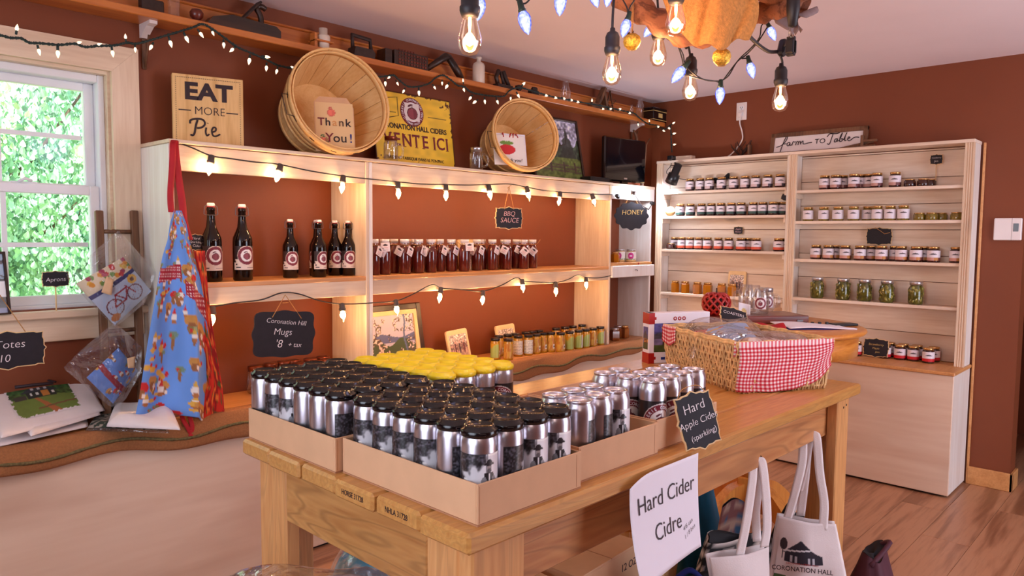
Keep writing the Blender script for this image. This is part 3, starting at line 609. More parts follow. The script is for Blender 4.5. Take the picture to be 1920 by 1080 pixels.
# ================================================================== SIGNS: helpers
def plaque(w, h, k=.13):
    a, b_ = w/2, h/2; c = k*min(w, h); o = []
    for sx, sz in ((1, 1), (-1, 1), (-1, -1), (1, -1)):
        x, z = sx*a, sz*b_
        seq = [(x-sx*0, z-sz*c*1.9), (x-sx*c*.25, z-sz*c*1.3), (x-sx*c*.2, z-sz*c*.5), (x-sx*c*.1, z-sz*c*.1), (x-sx*c*.5, z-sz*c*.2), (x-sx*c*1.3, z-sz*c*.25), (x-sx*c*1.9, z)]
        if sx*sz < 0: seq = seq[::-1]
        o += seq
        if (sx, sz) == (1, 1): o += [(a*.25, b_), (0, b_+c*.55), (-a*.25, b_)]
        elif (sx, sz) == (-1, 1): o += [(-a, b_*.15), (-a-c*.45, 0), (-a, -b_*.15)]
        elif (sx, sz) == (-1, -1): o += [(-a*.25, -b_), (0, -b_-c*.55), (a*.25, -b_)]
        else: o += [(a, -b_*.15), (a+c*.45, 0), (a, b_*.15)]
    return o
def scale_out(o, k, d): 
    return [(x*(1-d/max(abs(p[0]) for p in o)), z*(1-d/max(abs(p[1]) for p in o))) for x, z in o]
def chalk_sign(label, w, h, texts, loc, rot, border=True, out=None, m='slate', hang=None, stick=0, name='chalkboard_sign'):
    t = thing(name, label, 'sign', loc, rot); o = out or plaque(w, h)
    if border:
        b = MB(); b.prism(o, -.0025, .0025); obj('edging', b, M['rim'], t)
        b = MB(); b.prism(scale_out(o, 0, .0035 if w > .09 else .002), -.0038, .001); obj('board', b, M[m], t)
    else: b = MB(); b.prism(o, -.003, .003); obj('board', b, M[m], t)
    for s, sz, x, z, mm, sh, rr in texts: text(s, sz, M[mm], t, x, z, -.0042, .0004, sh, rr, off=-.0004*sz/.03)
    if hang: 
        b = MB()
        for ln in hang: b.tube([Vector(p) for p in ln], .0016, 5)
        obj('cord', b, M['twine'], t)
    if stick: b = MB(); b.tube([(0, .003, -h/2+.005), (0, .003, -h/2-stick)], .0025, 5); obj('stick', b, M['rim'], t)
    return t
# ---- EAT MORE Pie
p0, p1 = at(322, 136, 'z', 1.948), at(455.5, 150, 'z', 1.948); wE = (p1-p0).length; yawE = math.atan2(p1.y-p0.y, p1.x-p0.x)
t = thing('wooden_sign', 'square pine sign reading EAT MORE Pie on top of the shelving', 'sign', ((p0+p1)/2).to_tuple()[:2]+(zT,), yawE); hE = 1.948-zT
b = MB(); b.box(-wE/2, wE/2, 0, .04, 0, hE, .002); obj('box', b, M['signw'], t)
text('EAT', .088, M['ink'], t, 0, hE*.76, -.001, off=.0035, sx=1.12); text('MORE', .044, M['ink'], t, .004, hE*.50, -.001, off=-.0006, sx=.95)
for s in (-1, 1): b = MB(); b.box(s*wE*.25, s*wE*.42, -.0015, 0, hE*.50-.002, hE*.50+.002); obj('rule', b, M['ink'], t)
strokes([[(-.95, .55), (-.9, .85), (-.4, 1.0), (.1, .95), (.25, .6), (0, .3), (-.4, .2)], [(-.35, .9), (-.5, .4), (-.6, -.2), (-.75, -.45), (-.95, -.4)]], .0038, M['ink'], t, -.026, hE*.225, .044, -.002)
strokes([[(.35, .3), (.3, -.1), (.4, -.4), (.6, -.25)], [(.47, .66), (.49, .7)], [(.75, -.1), (1.1, .05), (1.15, .3), (.95, .35), (.8, .05), (.9, -.35), (1.15, -.4), (1.5, -.2)]], .0032, M['ink'], t, -.026, hE*.225, .044, -.002)
b = MB()
for k in range(36):
    q = -wE/2+.012+(wE-.024)*k/35
    for z in (hE-.012, .010): b.box(q-.0013, q+.0013, -.001, 0, z-.0013, z+.0013)
    z = .010+(hE-.022)*k/35
    for x in (-wE/2+.012, wE/2-.012): b.box(x-.0013, x+.0013, -.001, 0, z-.0013, z+.0013)
o = obj('dotted_border', b, M['ink'], t); o['kind'] = 'stuff'
# ---- VENTE ICI tin sign
p1 = Vector((-2.034, -.055, 0)); wV, hV = .50, .372
t = thing('tin_sign', 'yellow tin sign reading VENTE ICI between the two bushel baskets', 'sign', (-2.262, -.085, zT), (math.radians(-8), 0, math.radians(-1)))
def tin(U, V):
    C = base(U, (236, 184, 34)); n = vnoise(U, V, 14, 2); n2 = vnoise(U, V, 50, 5); C = base(U, (250, 208, 62)); C *= (.92+.12*n)[..., None]
    e = np.minimum(np.minimum(U, 1-U)*wV, np.minimum(V, 1-V)*hV); C = fill(C, (e < .004+.012*(n > .62)*n2), (84, 40, 20)); C = fill(C, (V < .14) & (n > .74) & (n2 > .6), (96, 50, 22))
    C = fill(C, (U > .85) & (V > .85) & (n2 > .6) & (n > .5), (90, 44, 20))
    for z, a in ((.72, (.0, .28)), (.72, (.68, .93)), (.205, (.1, .95))): C = fill(C, (np.abs(V-z) < .003) & (U > a[0]) & (U < a[1]), (60, 40, 30))
    return C
cc = .03
b = MB(); b.sheet(lambda u, v: ((u-.5)*wV, 0, v*hV), 130, 100, tin); obj('tin_plate', b, PRINTG, t, solid=.003)
dk = M['ink']
def ell_plate(name, r, y, m, x, z): q = MB(); q.prism([(r*math.cos(i*.1309), r*math.sin(i*.1309)) for i in range(48)], y, y+.001); return obj(name, q, m, t, (x, 0, z))
rx, rz_ = -.01, hV*.755
ell_plate('roundel', .073, -.0030, M['maroon'], rx, rz_); ell_plate('roundel', .050, -.0036, M['paper'], rx, rz_)
b = MB(); b.sheet(lambda u, v: ((u-.5)*.09, 0, (v-.5)*.09), 44, 44, lambda U, V: apple(base(U, (238, 230, 230)), U, V, .5, .46, .36)); obj('apple_print', b, PRINT, t, (rx, -.0042, rz_))
q = arc_text('CIDRERIE CORONATION HALL', .0615, .017, math.radians(212), math.radians(-32), off=.0002); obj('ring_lettering', q, M['paper'], t, (rx, -.0045, rz_))
q = arc_text('FERMES HILLS', .0615, .015, math.radians(232), math.radians(308), True, off=.0002); obj('ring_lettering', q, M['paper'], t, (rx, -.0045, rz_))
text('CORONATION HALL CIDERS', .036, dk, t, -.012, hV*.535, -.003, off=.0008, sx=.93)
for k, ch in enumerate('VENTE ICI'):                      # slab-serif capitals: glyph plus serifs
    if ch == ' ': continue
    x = (-.175, -.118, -.058, 0, .058, 0, .118, .160, .203)[k]
    o = text(ch, .088, M['maroon'], t, x, hV*.355, -.003, off=.0012, sx=.92, name='letter')
    s = MB(); zb, zt = -.032, .032
    for ex in {'V': (-.019, .019), 'E': (-.013,), 'N': (-.016, .016), 'T': (0,), 'I': (0,), 'C': ()}[ch]:
        if ch in 'VN': s.box(ex-.009, ex+.009, -.0006, .0006, zt-.003, zt)
        if ch in 'ETIN' and not (ch == 'N' and ex > 0): s.box(ex-.009, ex+.009, -.0006, .0006, zb, zb+.003)
        if ch in 'EI': s.box(ex-.009, ex+.009, -.0006, .0006, zt-.003, zt)
    if ch == 'T': s.box(-.02, -.017, -.0006, .0006, zt-.014, zt); s.box(.017, .02, -.0006, .0006, zt-.014, zt)
    if s.v: obj('serif', s, M['maroon'], o)
text('FIEREMENT FABRIQUE DANS LE PONTIAC', .022, dk, t, -.012, hV*.115, -.003, sx=.9)
# ---- bushel baskets
def bushel(label, loc, R, Rb, Ld, nst, nested, name='bushel_basket', tilt=None, yaw=0):
    th = math.atan2(R-Rb, Ld); t = thing(name, label, 'basket', loc, (math.pi/2-th if tilt is None else tilt, 0, yaw))
    rr = lambda z: Rb+(R-Rb)*z/Ld
    def stave_mesh(off, z0, z1):
        b = MB(); da = 2*math.pi/nst*.485
        pts = []
        for z in (z0, (z0+z1)/2, z1):
            for a in (-da, -da/3, da/3, da): pts.append(((rr(z)+off)*math.cos(a), (rr(z)+off)*math.sin(a), z))
        n = 12; inn = [(x*(1-.004/rr(z)), y*(1-.004/rr(z)), z) for x, y, z in pts]
        F = [(j*4+i, j*4+i+1, (j+1)*4+i+1, (j+1)*4+i) for j in range(2) for i in range(3)]
        F2 = [tuple(n+i for i in reversed(f)) for f in F]
        ed = [0, 1, 2, 3, 7, 11, 10, 9, 8, 4]; sd = [(ed[(i+1) % 10], ed[i], ed[i]+n, ed[(i+1) % 10]+n) for i in range(10)]
        b.add(pts+inn, F+F2+sd); me = b.mesh('stave'); me.materials.append(M['splint']); return me
    sm = stave_mesh(0, 0, Ld)
    for k in range(nst): o = obj('stave', sm, None, t, rot=(0, 0, 2*math.pi*k/nst)); o.location = (0, 0, .0015*(k % 2))
    b = MB(); b.lathe([(0, .004), (Rb, .004), (Rb, .012), (0, .012)], 32, smooth=False, cap=False); obj('bottom', b, M['splint'], t)
    def hoop(z, w, out, inside=False):
        b = MB(); r1 = rr(z)+out; s = -1 if inside else 1
        b.lathe([(r1, z-w/2), (r1+.004*s, z-w/2), (r1+.005*s, z+w/2), (r1+.0005*s, z+w/2), (r1, z-w/2)], 48, cap=False); obj('hoop', b, M['hoop'], t)
    hoop(Ld-.014, .034, .0015); hoop(Ld-.016, .030, -.0065, True); hoop(.016, .022, .0015); hoop(Ld*.42, .020, .0015)
    if nested: hoop(Ld-.055, .034, .004); hoop(Ld-.10, .03, .003)
    for s in (0, math.pi):
        b = MB(); r1 = R+.008; X = Matrix.Rotation(s+(.0 if s == 0 else .2), 4, 'Z')
        b.tube([X @ Vector(p) for p in [(r1-.02, -.045, Ld-.03), (r1, -.045, Ld-.008), (r1+.03, -.043, Ld+.012), (r1+.033, .043, Ld+.012), (r1, .045, Ld-.008), (r1-.02, .045, Ld-.03)]], .0019, 5); obj('wire_handle', b, M['iron'], t)
    if nested:
        b = MB()
        for k in range(14):
            a = k*2*math.pi/14; r1 = R+.004; b.box(-.001, .001, -.012, .012, -.001, .001, X=Matrix.Translation((r1*math.cos(a), r1*math.sin(a), Ld-.02)) @ Matrix.Rotation(a, 4, 'Z'))
        o = obj('staple', b, M['iron'], t); o['kind'] = 'stuff'
    return t, th
t, th1 = bushel('larger bushel basket lying on its side with a Thank You card inside', (-2.822, -.045, zT+.172), .222, .165, .27, 20, True, yaw=math.radians(-8))
t, th2 = bushel('smaller bushel basket lying on its side next to the dark framed photo', (-1.640, -.075, zT+.149), .192, .14, .285, 18, False, yaw=math.radians(-20))
def thanks(U, V):
    C = base(U, (226, 190, 140)); C = apple(C, U, V, .42, .80, .085, (232, 120, 100), (200, 90, 80), .8); return apple(C, U, V, .2, .2, .10, (220, 110, 90), (60, 110, 60), .8)
t = thing('card', 'cream card saying Thank You! propped inside the larger bushel basket', 'card', (-2.868, -.275, zT+.014), (math.radians(-14), 0, math.radians(-26)))
oc = [(-.083, 0), (.083, 0), (.083, .20), (.055, .245), (-.06, .245), (-.083, .22)]
b = MB(); b.prism(oc, 0, .004); obj('card_back', b, M['card'], t)
b = MB(); b.sheet(lambda u, v: ((u-.5)*.158, -.001, .004+v*.215), 40, 50, thanks); obj('painted_face', b, PRINT, t)
for k, ch in enumerate('Thank'): text(ch, .048, M[('maroon', 'ink', 'edge', 'midw', 'ink')[k]], t, -.056+k*.028, .130, -.002, off=.0006, name='letter')
for k, ch in enumerate('You!'): text(ch, .056, M[('maroon', 'ink', 'ink', 'navy')[k]], t, -.024+k*.030, .06, -.002, off=.0004, name='letter')
def applecard(U, V):
    C = base(U, (240, 232, 226)); X = (U-.42); C = fill(C, (np.abs(X)/.27)**1.6+((V-.52)/.17)**2 < 1, (206, 36, 44)); C = fill(C, ell(U, V, .34, .74, .12, .06) | ell(U, V, .5, .74, .13, .06), (110, 150, 60)); return fill(C, rect(U, V, .4, .44, .66, .8), (110, 150, 60))
t = thing('card', 'white card with painted red apple in the smaller bushel basket', 'card', (-1.800, -.285, zT+.028), (math.radians(-12), 0, math.radians(-22)))
b = MB(); b.sheet(lambda u, v: ((u-.5)*.185, -.004-.018*max(0, .3-v)**1.0*(u > .5), .008+v*.165), 40, 44, applecard); obj('painted_face', b, PRINT, t, solid=.001)
text('thank you!', .026, M['ink'], t, .012, .035, -.008, shear=.2)
b = MB(); b.sheet(lambda u, v: ((u-.5)*.18+.012, .004, .012+v*.172), 8, 8, None); obj('second_sheet', b, M['paper'], t)
for x in (-.03, .01, .028, .05): b = MB(); b.box(-.003, .003, -.006, .004, -.012, .014, .001); obj('red_clip', b, M['red'], t, (x, 0, .172), (0, .5*math.sin(x*99), 0))
# ---- framed photo, television
def pinepic(U, V):
    C = scenery(U, V, 11, (178, 176, 200), (52, 66, 50), (110, 126, 60)); n = vnoise(U, V, 30, 4)
    for x, w, top in ((.3, .25, .98), (.75, .26, .86)): C = fill(C, (np.abs(U-x) < w*(top-V)/.6*(.6+.6*vnoise(U*0, V, 22, 7))) & (V > .36) & (V < top), (44, 52, 46), .9)
    for z in (.14, .19, .24): C = fill(C, (np.abs(V-z+.04*(U-.5)) < .012), (92, 76, 66))
    for x in (.1, .35, .62, .86): C = fill(C, (np.abs(U-x) < .018) & (V > .1) & (V < .3), (80, 64, 56))
    return C*(.85+.3*n)[..., None]
def framed(label, w, h, loc, rot, fw_, m, pic, nx, ny, mat_in=0, name='picture_frame'):
    t = thing(name, label, 'picture', loc, rot); b = MB()
    for s in (-1, 1): b.box(s*w/2, s*(w/2-fw_), -.012, .01, 0, h, .003)
    b.box(-w/2+fw_, w/2-fw_, -.012, .01, 0, fw_, .003); b.box(-w/2+fw_, w/2-fw_, -.012, .01, h-fw_, h, .003); obj('frame', b, m, t)
    if mat_in:
        b = MB()
        for s in (-1, 1): b.box(s*(w/2-fw_), s*(w/2-fw_-mat_in), -.009, .006, fw_, h-fw_)
        b.box(-w/2+fw_+mat_in, w/2-fw_-mat_in, -.009, .006, fw_, fw_+mat_in); b.box(-w/2+fw_+mat_in, w/2-fw_-mat_in, -.009, .006, h-fw_-mat_in, h-fw_); obj('inner_frame', b, M['rim'], t)
    g = fw_+mat_in; b = MB(); b.sheet(lambda u, v: ((u-.5)*(w-2*g), 0, g+v*(h-2*g)), nx, ny, pic); obj('photo', b, PRINTG, t); return t
framed('dark framed photo of tall pines and a rail fence behind the smaller basket', .46, .40, (-1.165, -.105, zT), (math.radians(-12), 0, math.radians(-2)), .016, M['darkw'], pinepic, 80, 70)
t = thing('television', 'small black flat television at the corner end of the shelving', 'television', (-.545, -.145, zT), math.radians(-4)); w, h = .43, .285
b = MB(); b.box(-w/2, w/2, -.005, .03, .03, .03+h, .008); b.box(-w/2+.04, w/2-.04, .03, .055, .06, h-.02, .01); obj('cabinet', b, M['gloss'], t)
b = MB(); b.box(-w/2+.018, w/2-.018, -.007, -.004, .03+.05, .03+h-.016); obj('screen', b, M['tv'], t)
b = MB(); b.box(-.03, .03, -.0, .02, .008, .05); b.lathe([(.10, 0), (.10, .006), (.03, .010)], 24); obj('stand', b, M['gloss'], t)
b = MB(); b.box(-.016, .016, -.0065, -.0045, .045, .056); obj('badge', b, M['silver'], t)
t = thing('cable_box', 'low black set-top box next to the television', 'box', (-.875, -.13, zT), 0); b = MB(); b.box(-.10, .10, -.06, .06, .004, .038, .004); obj('case', b, M['black'], t)
b = MB(); [b.box(x-.012, x+.012, y-.012, y+.012, 0, .004) for x in (-.08, .08) for y in (-.045, .045)]; obj('feet', b, M['black'], t)
t = thing('branch', 'bare weathered branch standing in the corner behind the television', 'branch', (-.27, -.06, zT))
b = MB(); b.tube([(.10, .0, zC+.004-zT), (0.06, .0, .0), (.045, .0, .15), (.01, .01, .29), (-.03, 0, .37), (-.06, 0, .40)], [.013, .013, .014, .013, .011, .007], 8); b.tube([(.06, 0, 0), (.075, -.01, .2), (.07, -.02, .31), (.1, -.03, .36)], [.009, .008, .006, .004], 6); obj('stem', b, M['midw'], t)
# ---- clamp lamp on the bookcase corner
p = at(1262, 292, 'x', -.14); t = thing('clamp_lamp', 'black clip-on spot lamp shining onto the jars in the corner', 'lamp', p)
pa = at(1271, 311, 'x', -.205)-p; pb = at(1257, 345, 'x', -.185)-p; dn = (pb-pa).normalized()
b = MB(); X = Matrix.Translation(pa) @ axis_rot(dn).to_matrix().to_4x4(); b.lathe([(.0, .014), (.026, .012), (.027, -.06), (.040, -.064), (.042, -.128), (.039, -.128), (.036, -.07)], 22, X, cap=False); obj('lamp_head', b, M['black'], t)
b = MB(); b.lathe([(0, -.118), (.038, -.118)], 20, X, cap=False); obj('lamp_face', b, M['spot'], t)
b = MB(); b.tube([(0, .01, .0), (.0, -.01, -.04), pa+Vector((.01, .01, .0))], .008, 6); b.box(-.03, .02, -.012, .03, -.03, .0, .004); b.tube(cr([(-.01, .03, .0), (-.02, .0, -.06), (-.03, .03, -.12), (0.02, -.05, -.16), (.04, -.12, -.168)], 4), .0024, 5); obj('clamp', b, M['black'], t)
l = light('spot_light', 'SPOT', p+pb+dn*.04, 34, (.86, .9, 1.0), rot=axis_rot(dn)); l.data.spot_size = math.radians(150); l.data.spot_blend = .6; l.data.shadow_soft_size = .02; l.parent = t; l.location = pa+dn*.16
# second small lamp fixture lights the corner fascia through its own spread
t = thing('puck_lamp', 'small clip lamp bar under the television lighting the corner fascia', 'lamp', at(1190, 362, 'y', -.29)); L0 = t.location
b = MB(); b.tube([at(1187, 360, 'y', -.29)-L0, at(1203, 385, 'y', -.30)-L0, at(1216, 393, 'y', -.31)-L0, at(1224, 381, 'y', -.31)-L0], .003, 5); b.box(-.012, .008, -.01, .01, -.012, .012, .003); obj('arm', b, M['iron'], t)
b = MB(); b.box(-.016, .016, -.012, .012, -.010, .010, .004); obj('lamp_head', b, M['black'], t, at(1158, 368, 'y', -.29)-L0, (0, .5, 0))
b = MB(); b.box(-.016, .016, -.012, .012, -.010, .010, .004); obj('lamp_head', b, M['black'], t, at(1223, 381, 'y', -.31)-L0, (0, .2, 0))
l = light('bulb_light', 'POINT', at(1210, 366, 'y', -.36), 4.5, (.80, .86, 1.0), radius=.02)
# ---- jar mugs on the top board
def mug_prof(h=.125, r=.036): return [(0, .003), (r*.86, .002), (r, .012), (r*1.02, h*.55), (r, h*.78), (r*.82, h*.88), (r*.80, h), (r*.72, h), (r*.74, h*.88), (r*.92, h*.76), (r*.94, .02), (0, .012)]
def mug(label, loc, rz, h=.125, r=.036, lid=None, logo=False, handle=True, name='jar_mug', group=None):
    t = thing(name, label, 'mug' if handle else 'jar', loc, rz, group); b = MB(); b.lathe(mug_prof(h, r), 20, cap=False); obj('glass', b, M['jarg'], t)
    if handle: b = MB(); b.tube(cr([(r*.95, 0, h*.74), (r*1.5, 0, h*.72), (r*1.72, 0, h*.5), (r*1.5, 0, h*.25), (r*.95, 0, h*.22)], 4), .0065, 7); obj('handle', b, M['jarg'], t)
    if lid: b = MB(); b.lathe([(r*.86, h-.014), (r*.88, h+.002), (r*.84, h+.005), (0, h+.004)], 20); obj('lid', b, M[lid], t)
    if logo:
        b = MB(); b.lathe([(0, 0), (.026, 0), (.026, .0008), (0, .0008)], 24, Matrix.Rotation(math.pi/2, 4, 'X'), smooth=False, cap=False); b.v = [(x, 0, z) for x, y, z in b.v]
        c = MB(); c.sheet(lambda u, v: ((u-.5)*.054, 0, (v-.5)*.054), 20, 20, lambda U, V: roundel(base(U, (230, 216, 216)), U, V, .5, .5, .48)); wrap(c, r*1.03, h*.45); obj('logo_print', c, PRINT, t)
    return t
mug('glass mason jar mug in front of the yellow tin sign', at(733, 299, 'y', -.2).to_tuple()[:2]+(zT,), math.radians(-20), .115, .034, 'copper')
mug('glass mason jar mug with handle left of the smaller basket', at(893, 312, 'y', -.2).to_tuple()[:2]+(zT,), math.radians(-35), .115, .036, 'silver')
# ---- FARM TO TABLE sign on the bookcase, and things beside it
fa, fb_ = at(1449, 256, 'z', 2.0), at(1622, 240, 'z', 2.0)
t = thing('framed_sign', 'framed white sign reading farm to table on top of the bookcase', 'sign', (-.075, -1.215, zB), (math.radians(-12), 0, math.radians(-90))); w, h = .585, .135
b = MB()
for s in (-1, 1): b.box(s*w/2, s*(w/2-.026), -.008, .012, 0, h, .002)
b.box(-w/2, w/2, -.008, .012, h-.026, h, .002); b.box(-w/2, w/2, -.008, .012, 0, .012, .002); obj('frame', b, M['midw'], t)
b = MB(); b.box(-w/2+.02, w/2-.02, 0, .006, .01, h-.02); obj('board', b, M['cloth'], t)
F = [[(-.9, -.2), (-.3, 0), (.2, .5), (.35, 1.0), (.2, 1.05), (-.05, .4), (-.3, -.6), (-.45, -1.1)], [(-.1, .15), (.35, .18)], [(.75, .3), (.5, .3), (.4, 0), (.6, -.1), (.75, .25), (.75, -.05), (.95, .0)], [(1.0, -.1), (1.1, .35), (1.3, .3), (1.45, .35)], [(1.45, -.1), (1.55, .3), (1.75, .3), (1.75, -.1)], [(1.75, .1), (1.95, .35), (2.05, -.05)], [(2.05, .1), (2.3, .35), (2.4, -.02), (2.9, .05), (3.4, .1)]]
strokes(F, .0028, M['ink'], t, -.205, .055, .052, -.003)
text('TO', .042, M['ink'], t, .02, .063, -.002, sx=1.1)
G = [[(-.5, .6), (-.2, .95), (.5, .9), (.9, 1.0)], [(.15, .9), (0, .2), (-.15, -.3), (-.4, -.2)], [(.7, .3), (.45, .25), (.4, -.05), (.6, -.05), (.72, .3), (.72, 0), (.95, .1)], [(1.05, .3), (1.2, .95), (1.0, .5), (1.0, -.05), (1.25, 0), (1.3, .25), (1.1, .2)], [(1.4, .1), (1.7, .95), (1.55, .5), (1.55, 0), (1.75, .05)], [(1.85, .15), (2.1, .3), (1.95, .4), (1.85, .1), (2.1, -.05), (2.6, .3), (3.1, .25)]]
strokes(G, .0028, M['ink'], t, .085, .055, .052, -.003)
t = thing('wooden_windmill', 'small weathered wooden toy leaning at the end of the farm sign', 'ornament', (-.10, -1.47, zB), math.radians(-90))
b = MB(); b.box(-.11, .09, -.012, .0, .012, .026, .002, Matrix.Rotation(-.16, 4, 'Y')); b.box(-.03, .10, -.03, -.005, 0, .012, .002); b.box(.02, .036, -.03, -.01, .008, .07, .002); b.box(.03, .11, -.024, -.012, .03, .044, .002); obj('slat_frame', b, M['midw'], t)
b = MB(); b.box(-.03, .03, -.09, .09, 0, .03, .003); t = obj('wood_offcut', b, M['piney'], None, (-.09, -.30, zB)); tag(t, 'pale wood offcut lying on the bookcase top near the corner', 'wood')
t = thing('twig_ornament', 'dark wrought twig ornament on the bookcase top under the outlet', 'ornament', (-.06, -.72, zB)); b = MB(); rg = random.Random(3)
for k in range(22): a = rg.random()*6.28; b.tube([(0, 0, .0), (.03*math.cos(a), .04*math.sin(a), .04), (.03*math.cos(a+.7), .07*math.sin(a+.5), .06+.05*rg.random())], .002, 4)
o = obj('twigs', b, M['iron'], t); b = MB(); b.box(-.02, .02, -.07, -.055, 0, .075, .002); obj('post', b, M['midw'], t)
# ---- outlet with cord, thermostat
t = thing('outlet', 'white wall outlet high on the back wall', 'outlet', (0, -.689, 2.18), math.radians(-90)); b = MB(); b.box(-.036, .036, -.006, 0, -.058, .058, .003); obj('cover_plate', b, M['white'], t)
for z in (.022, -.022):
    b = MB(); b.box(-.016, .016, -.008, -.005, z-.014, z+.014, .005); o = obj('socket_face', b, M['vinyl'], t)
    b = MB(); b.box(-.008, -.005, -.0088, -.0075, z-.002, z+.007); b.box(.005, .008, -.0088, -.0075, z-.002, z+.007); b.box(-.002, .002, -.0088, -.0075, z-.010, z-.005); obj('slot', b, M['black'], o)
t = thing('power_cord', 'white power cord plugged into the high outlet, trailing behind the bookcase', 'cord', (-.02, -.689, 2.158)); b = MB(); b.box(-.012, .012, -.011, .011, -.02, .012, .004); obj('plug', b, M['white'], t)
b = MB(); b.tube(cr([(0, 0, -.015), (-.002, .0, -.06), (.005, -.015, -.12), (.0, -.018, -.17), (-.01, .02, -.23), (-.012, .075, -.275), (-.01, .12, -.283)], 6), .0045, 7); obj('cable', b, M['white'], t)
t = thing('thermostat', 'white thermostat with grey screen on the brown back wall', 'thermostat', (0, -2.215, 1.402), math.radians(-90)); b = MB(); b.box(-.062, .062, -.024, 0, -.058, .058, .004); obj('housing', b, M['white'], t)
b = MB(); b.box(.025, .049, -.0255, -.023, -.012, .03, .001); obj('screen', b, mat('lcd_grey', (96, 108, 116), .3), t); b = MB(); b.box(.0185, .0195, -.0245, -.023, -.058, .058); obj('seam', b, M['grey'], t)
# ================================================================== CHALK SIGNS ON THE SHELVING
p = at(954, 409, 'y', -.30)
chalk_sign('small black BBQ SAUCE chalkboard hung on twine from the upper light cord', .158, .108, [('BBQ', .036, 0, .022, 'chalkp', .2, 0), ('SAUCE', .036, .002, -.012, 'chalkp', .2, 0)], p, math.radians(-18),
    hang=[[(-.028, -.003, .046), (0, .0, .165)], [(.028, -.003, .046), (.0, .0, .165)], [(-.012, -.002, .155), (.004, 0, .168), (.014, 0, .17)]])
def wavy(w, h, n=72):
    o = []
    for i in range(n):
        a = 2*math.pi*i/n; c, s = math.cos(a), math.sin(a); k = (abs(c)**5+abs(s)**5)**(-1/5)
        q = 1+.035*math.cos(a*8*1.0+math.pi*.0); o.append((w/2*c*k*q, h/2*s*k*q))
    return o[::-1]
p = at(533, 626, 'y', -.295)
chalk_sign('large wavy black chalkboard reading Coronation Hill Mugs 8 + tax', .262, .185, [('Coronation Hill', .027, .006, .048, 'chalk', .15, .10), ('Mugs', .038, -.008, .008, 'chalk', .12, .06), ("'8", .046, -.024, -.040, 'chalk', .15, .05), ('+ tax', .028, .044, -.046, 'chalk', .2, .06)], p, (0, math.radians(3), math.radians(-4)), False, wavy(.262, .185),
    hang=[[(-.055, -.004, .068), (0, .004, .158)], [(.070, -.004, .062), (.0, .004, .158)], [(-.012, .0, .125), (.012, -.002, .127)]])
p = at(366, 454, 'y', -.20)
chalk_sign('tiny black stick sign reading Hard Sparkling Cider beside the tall bottles', .072, .056, [('Hard', .013, .002, .014, 'chalk', .2, .1), ('Sparkling', .012, .002, 0, 'chalk', .2, .1), ('Cider', .013, .004, -.014, 'chalk', .2, .1)], p, math.radians(-12), stick=.105)
def scallop(w, h, k=12):
    n = 96; return [(w/2*math.cos(-2*math.pi*i/n)*(1+.045*math.cos(k*2*math.pi*i/n)), h/2*math.sin(-2*math.pi*i/n)*(1+.06*math.cos(k*2*math.pi*i/n))) for i in range(n)]
p = at(1184, 405, 'y', -.30)
chalk_sign('scalloped black oval sign reading HONEY hanging in the corner unit', .232, .172, [('HONEY', .044, .004, .022, 'goldt', .15, -.03)], p, (0, 0, math.radians(-30)), False, scallop(.232, .172),
    hang=[[(-.05, -.001, .07), (.0, .01, .14)], [(.05, -.001, .07), (.0, .01, .14)]])
p = at(1381, 432, 'x', -.05); R90 = math.radians(-90)
chalk_sign('little black tag reading Apple Butter on the left bookcase planks', .066, .048, [('Apple', .016, 0, .009, 'chalkp', .15, 0), ('Butter', .016, 0, -.009, 'chalkp', .15, 0)], (-.022, p.y, p.z), R90)
p = at(1756, 299, 'x', -.05)
chalk_sign('little black stick sign reading Cranberry Jam on the top right shelf', .062, .052, [('Cranberry', .011, 0, .009, 'chalk', .15, 0), ('Jam', .014, 0, -.009, 'chalk', .15, 0)], (-.05, p.y, p.z), R90, stick=.10)
p = at(1641, 443, 'x', -.10)
chalk_sign('blank black chalkboard with loose twine on the right bookcase', .140, .095, [], (-.028, p.y, p.z), R90,
    hang=[[(-.055, -.006, .04), (-.02, -.007, .05), (.01, -.007, .03), (.03, -.007, .015), (.06, -.007, .022)]])
p = at(1470, 370, 'x', -.13); chalk_sign('black tilted blank tag at the right end of the green label jars', .05, .04, [], (-.12, -1.055, p.z), (0, .35, R90))
p = at(1469, 521, 'x', -.05); chalk_sign('black blank tag on the planks at the end of the honey shelf', .032, .04, [], (-.03, -1.052, p.z), R90)
p = at(1352, 332, 'x', -.03); b = MB(); b.sheet(lambda u, v: ((u-.5)*.13, -.012*math.sin(u*6.3)*(.3+v), .052+v*.038+.010*math.sin(u*9)+.04*(u-.5)), 16, 6); o = obj('black_ribbon_bow', b, M['blackf'], None, (-.04, p.y, 1.66), (0, 0, R90), solid=.003); tag(o, 'black fabric bow lying over jars on the top left bookcase shelf', 'bow')
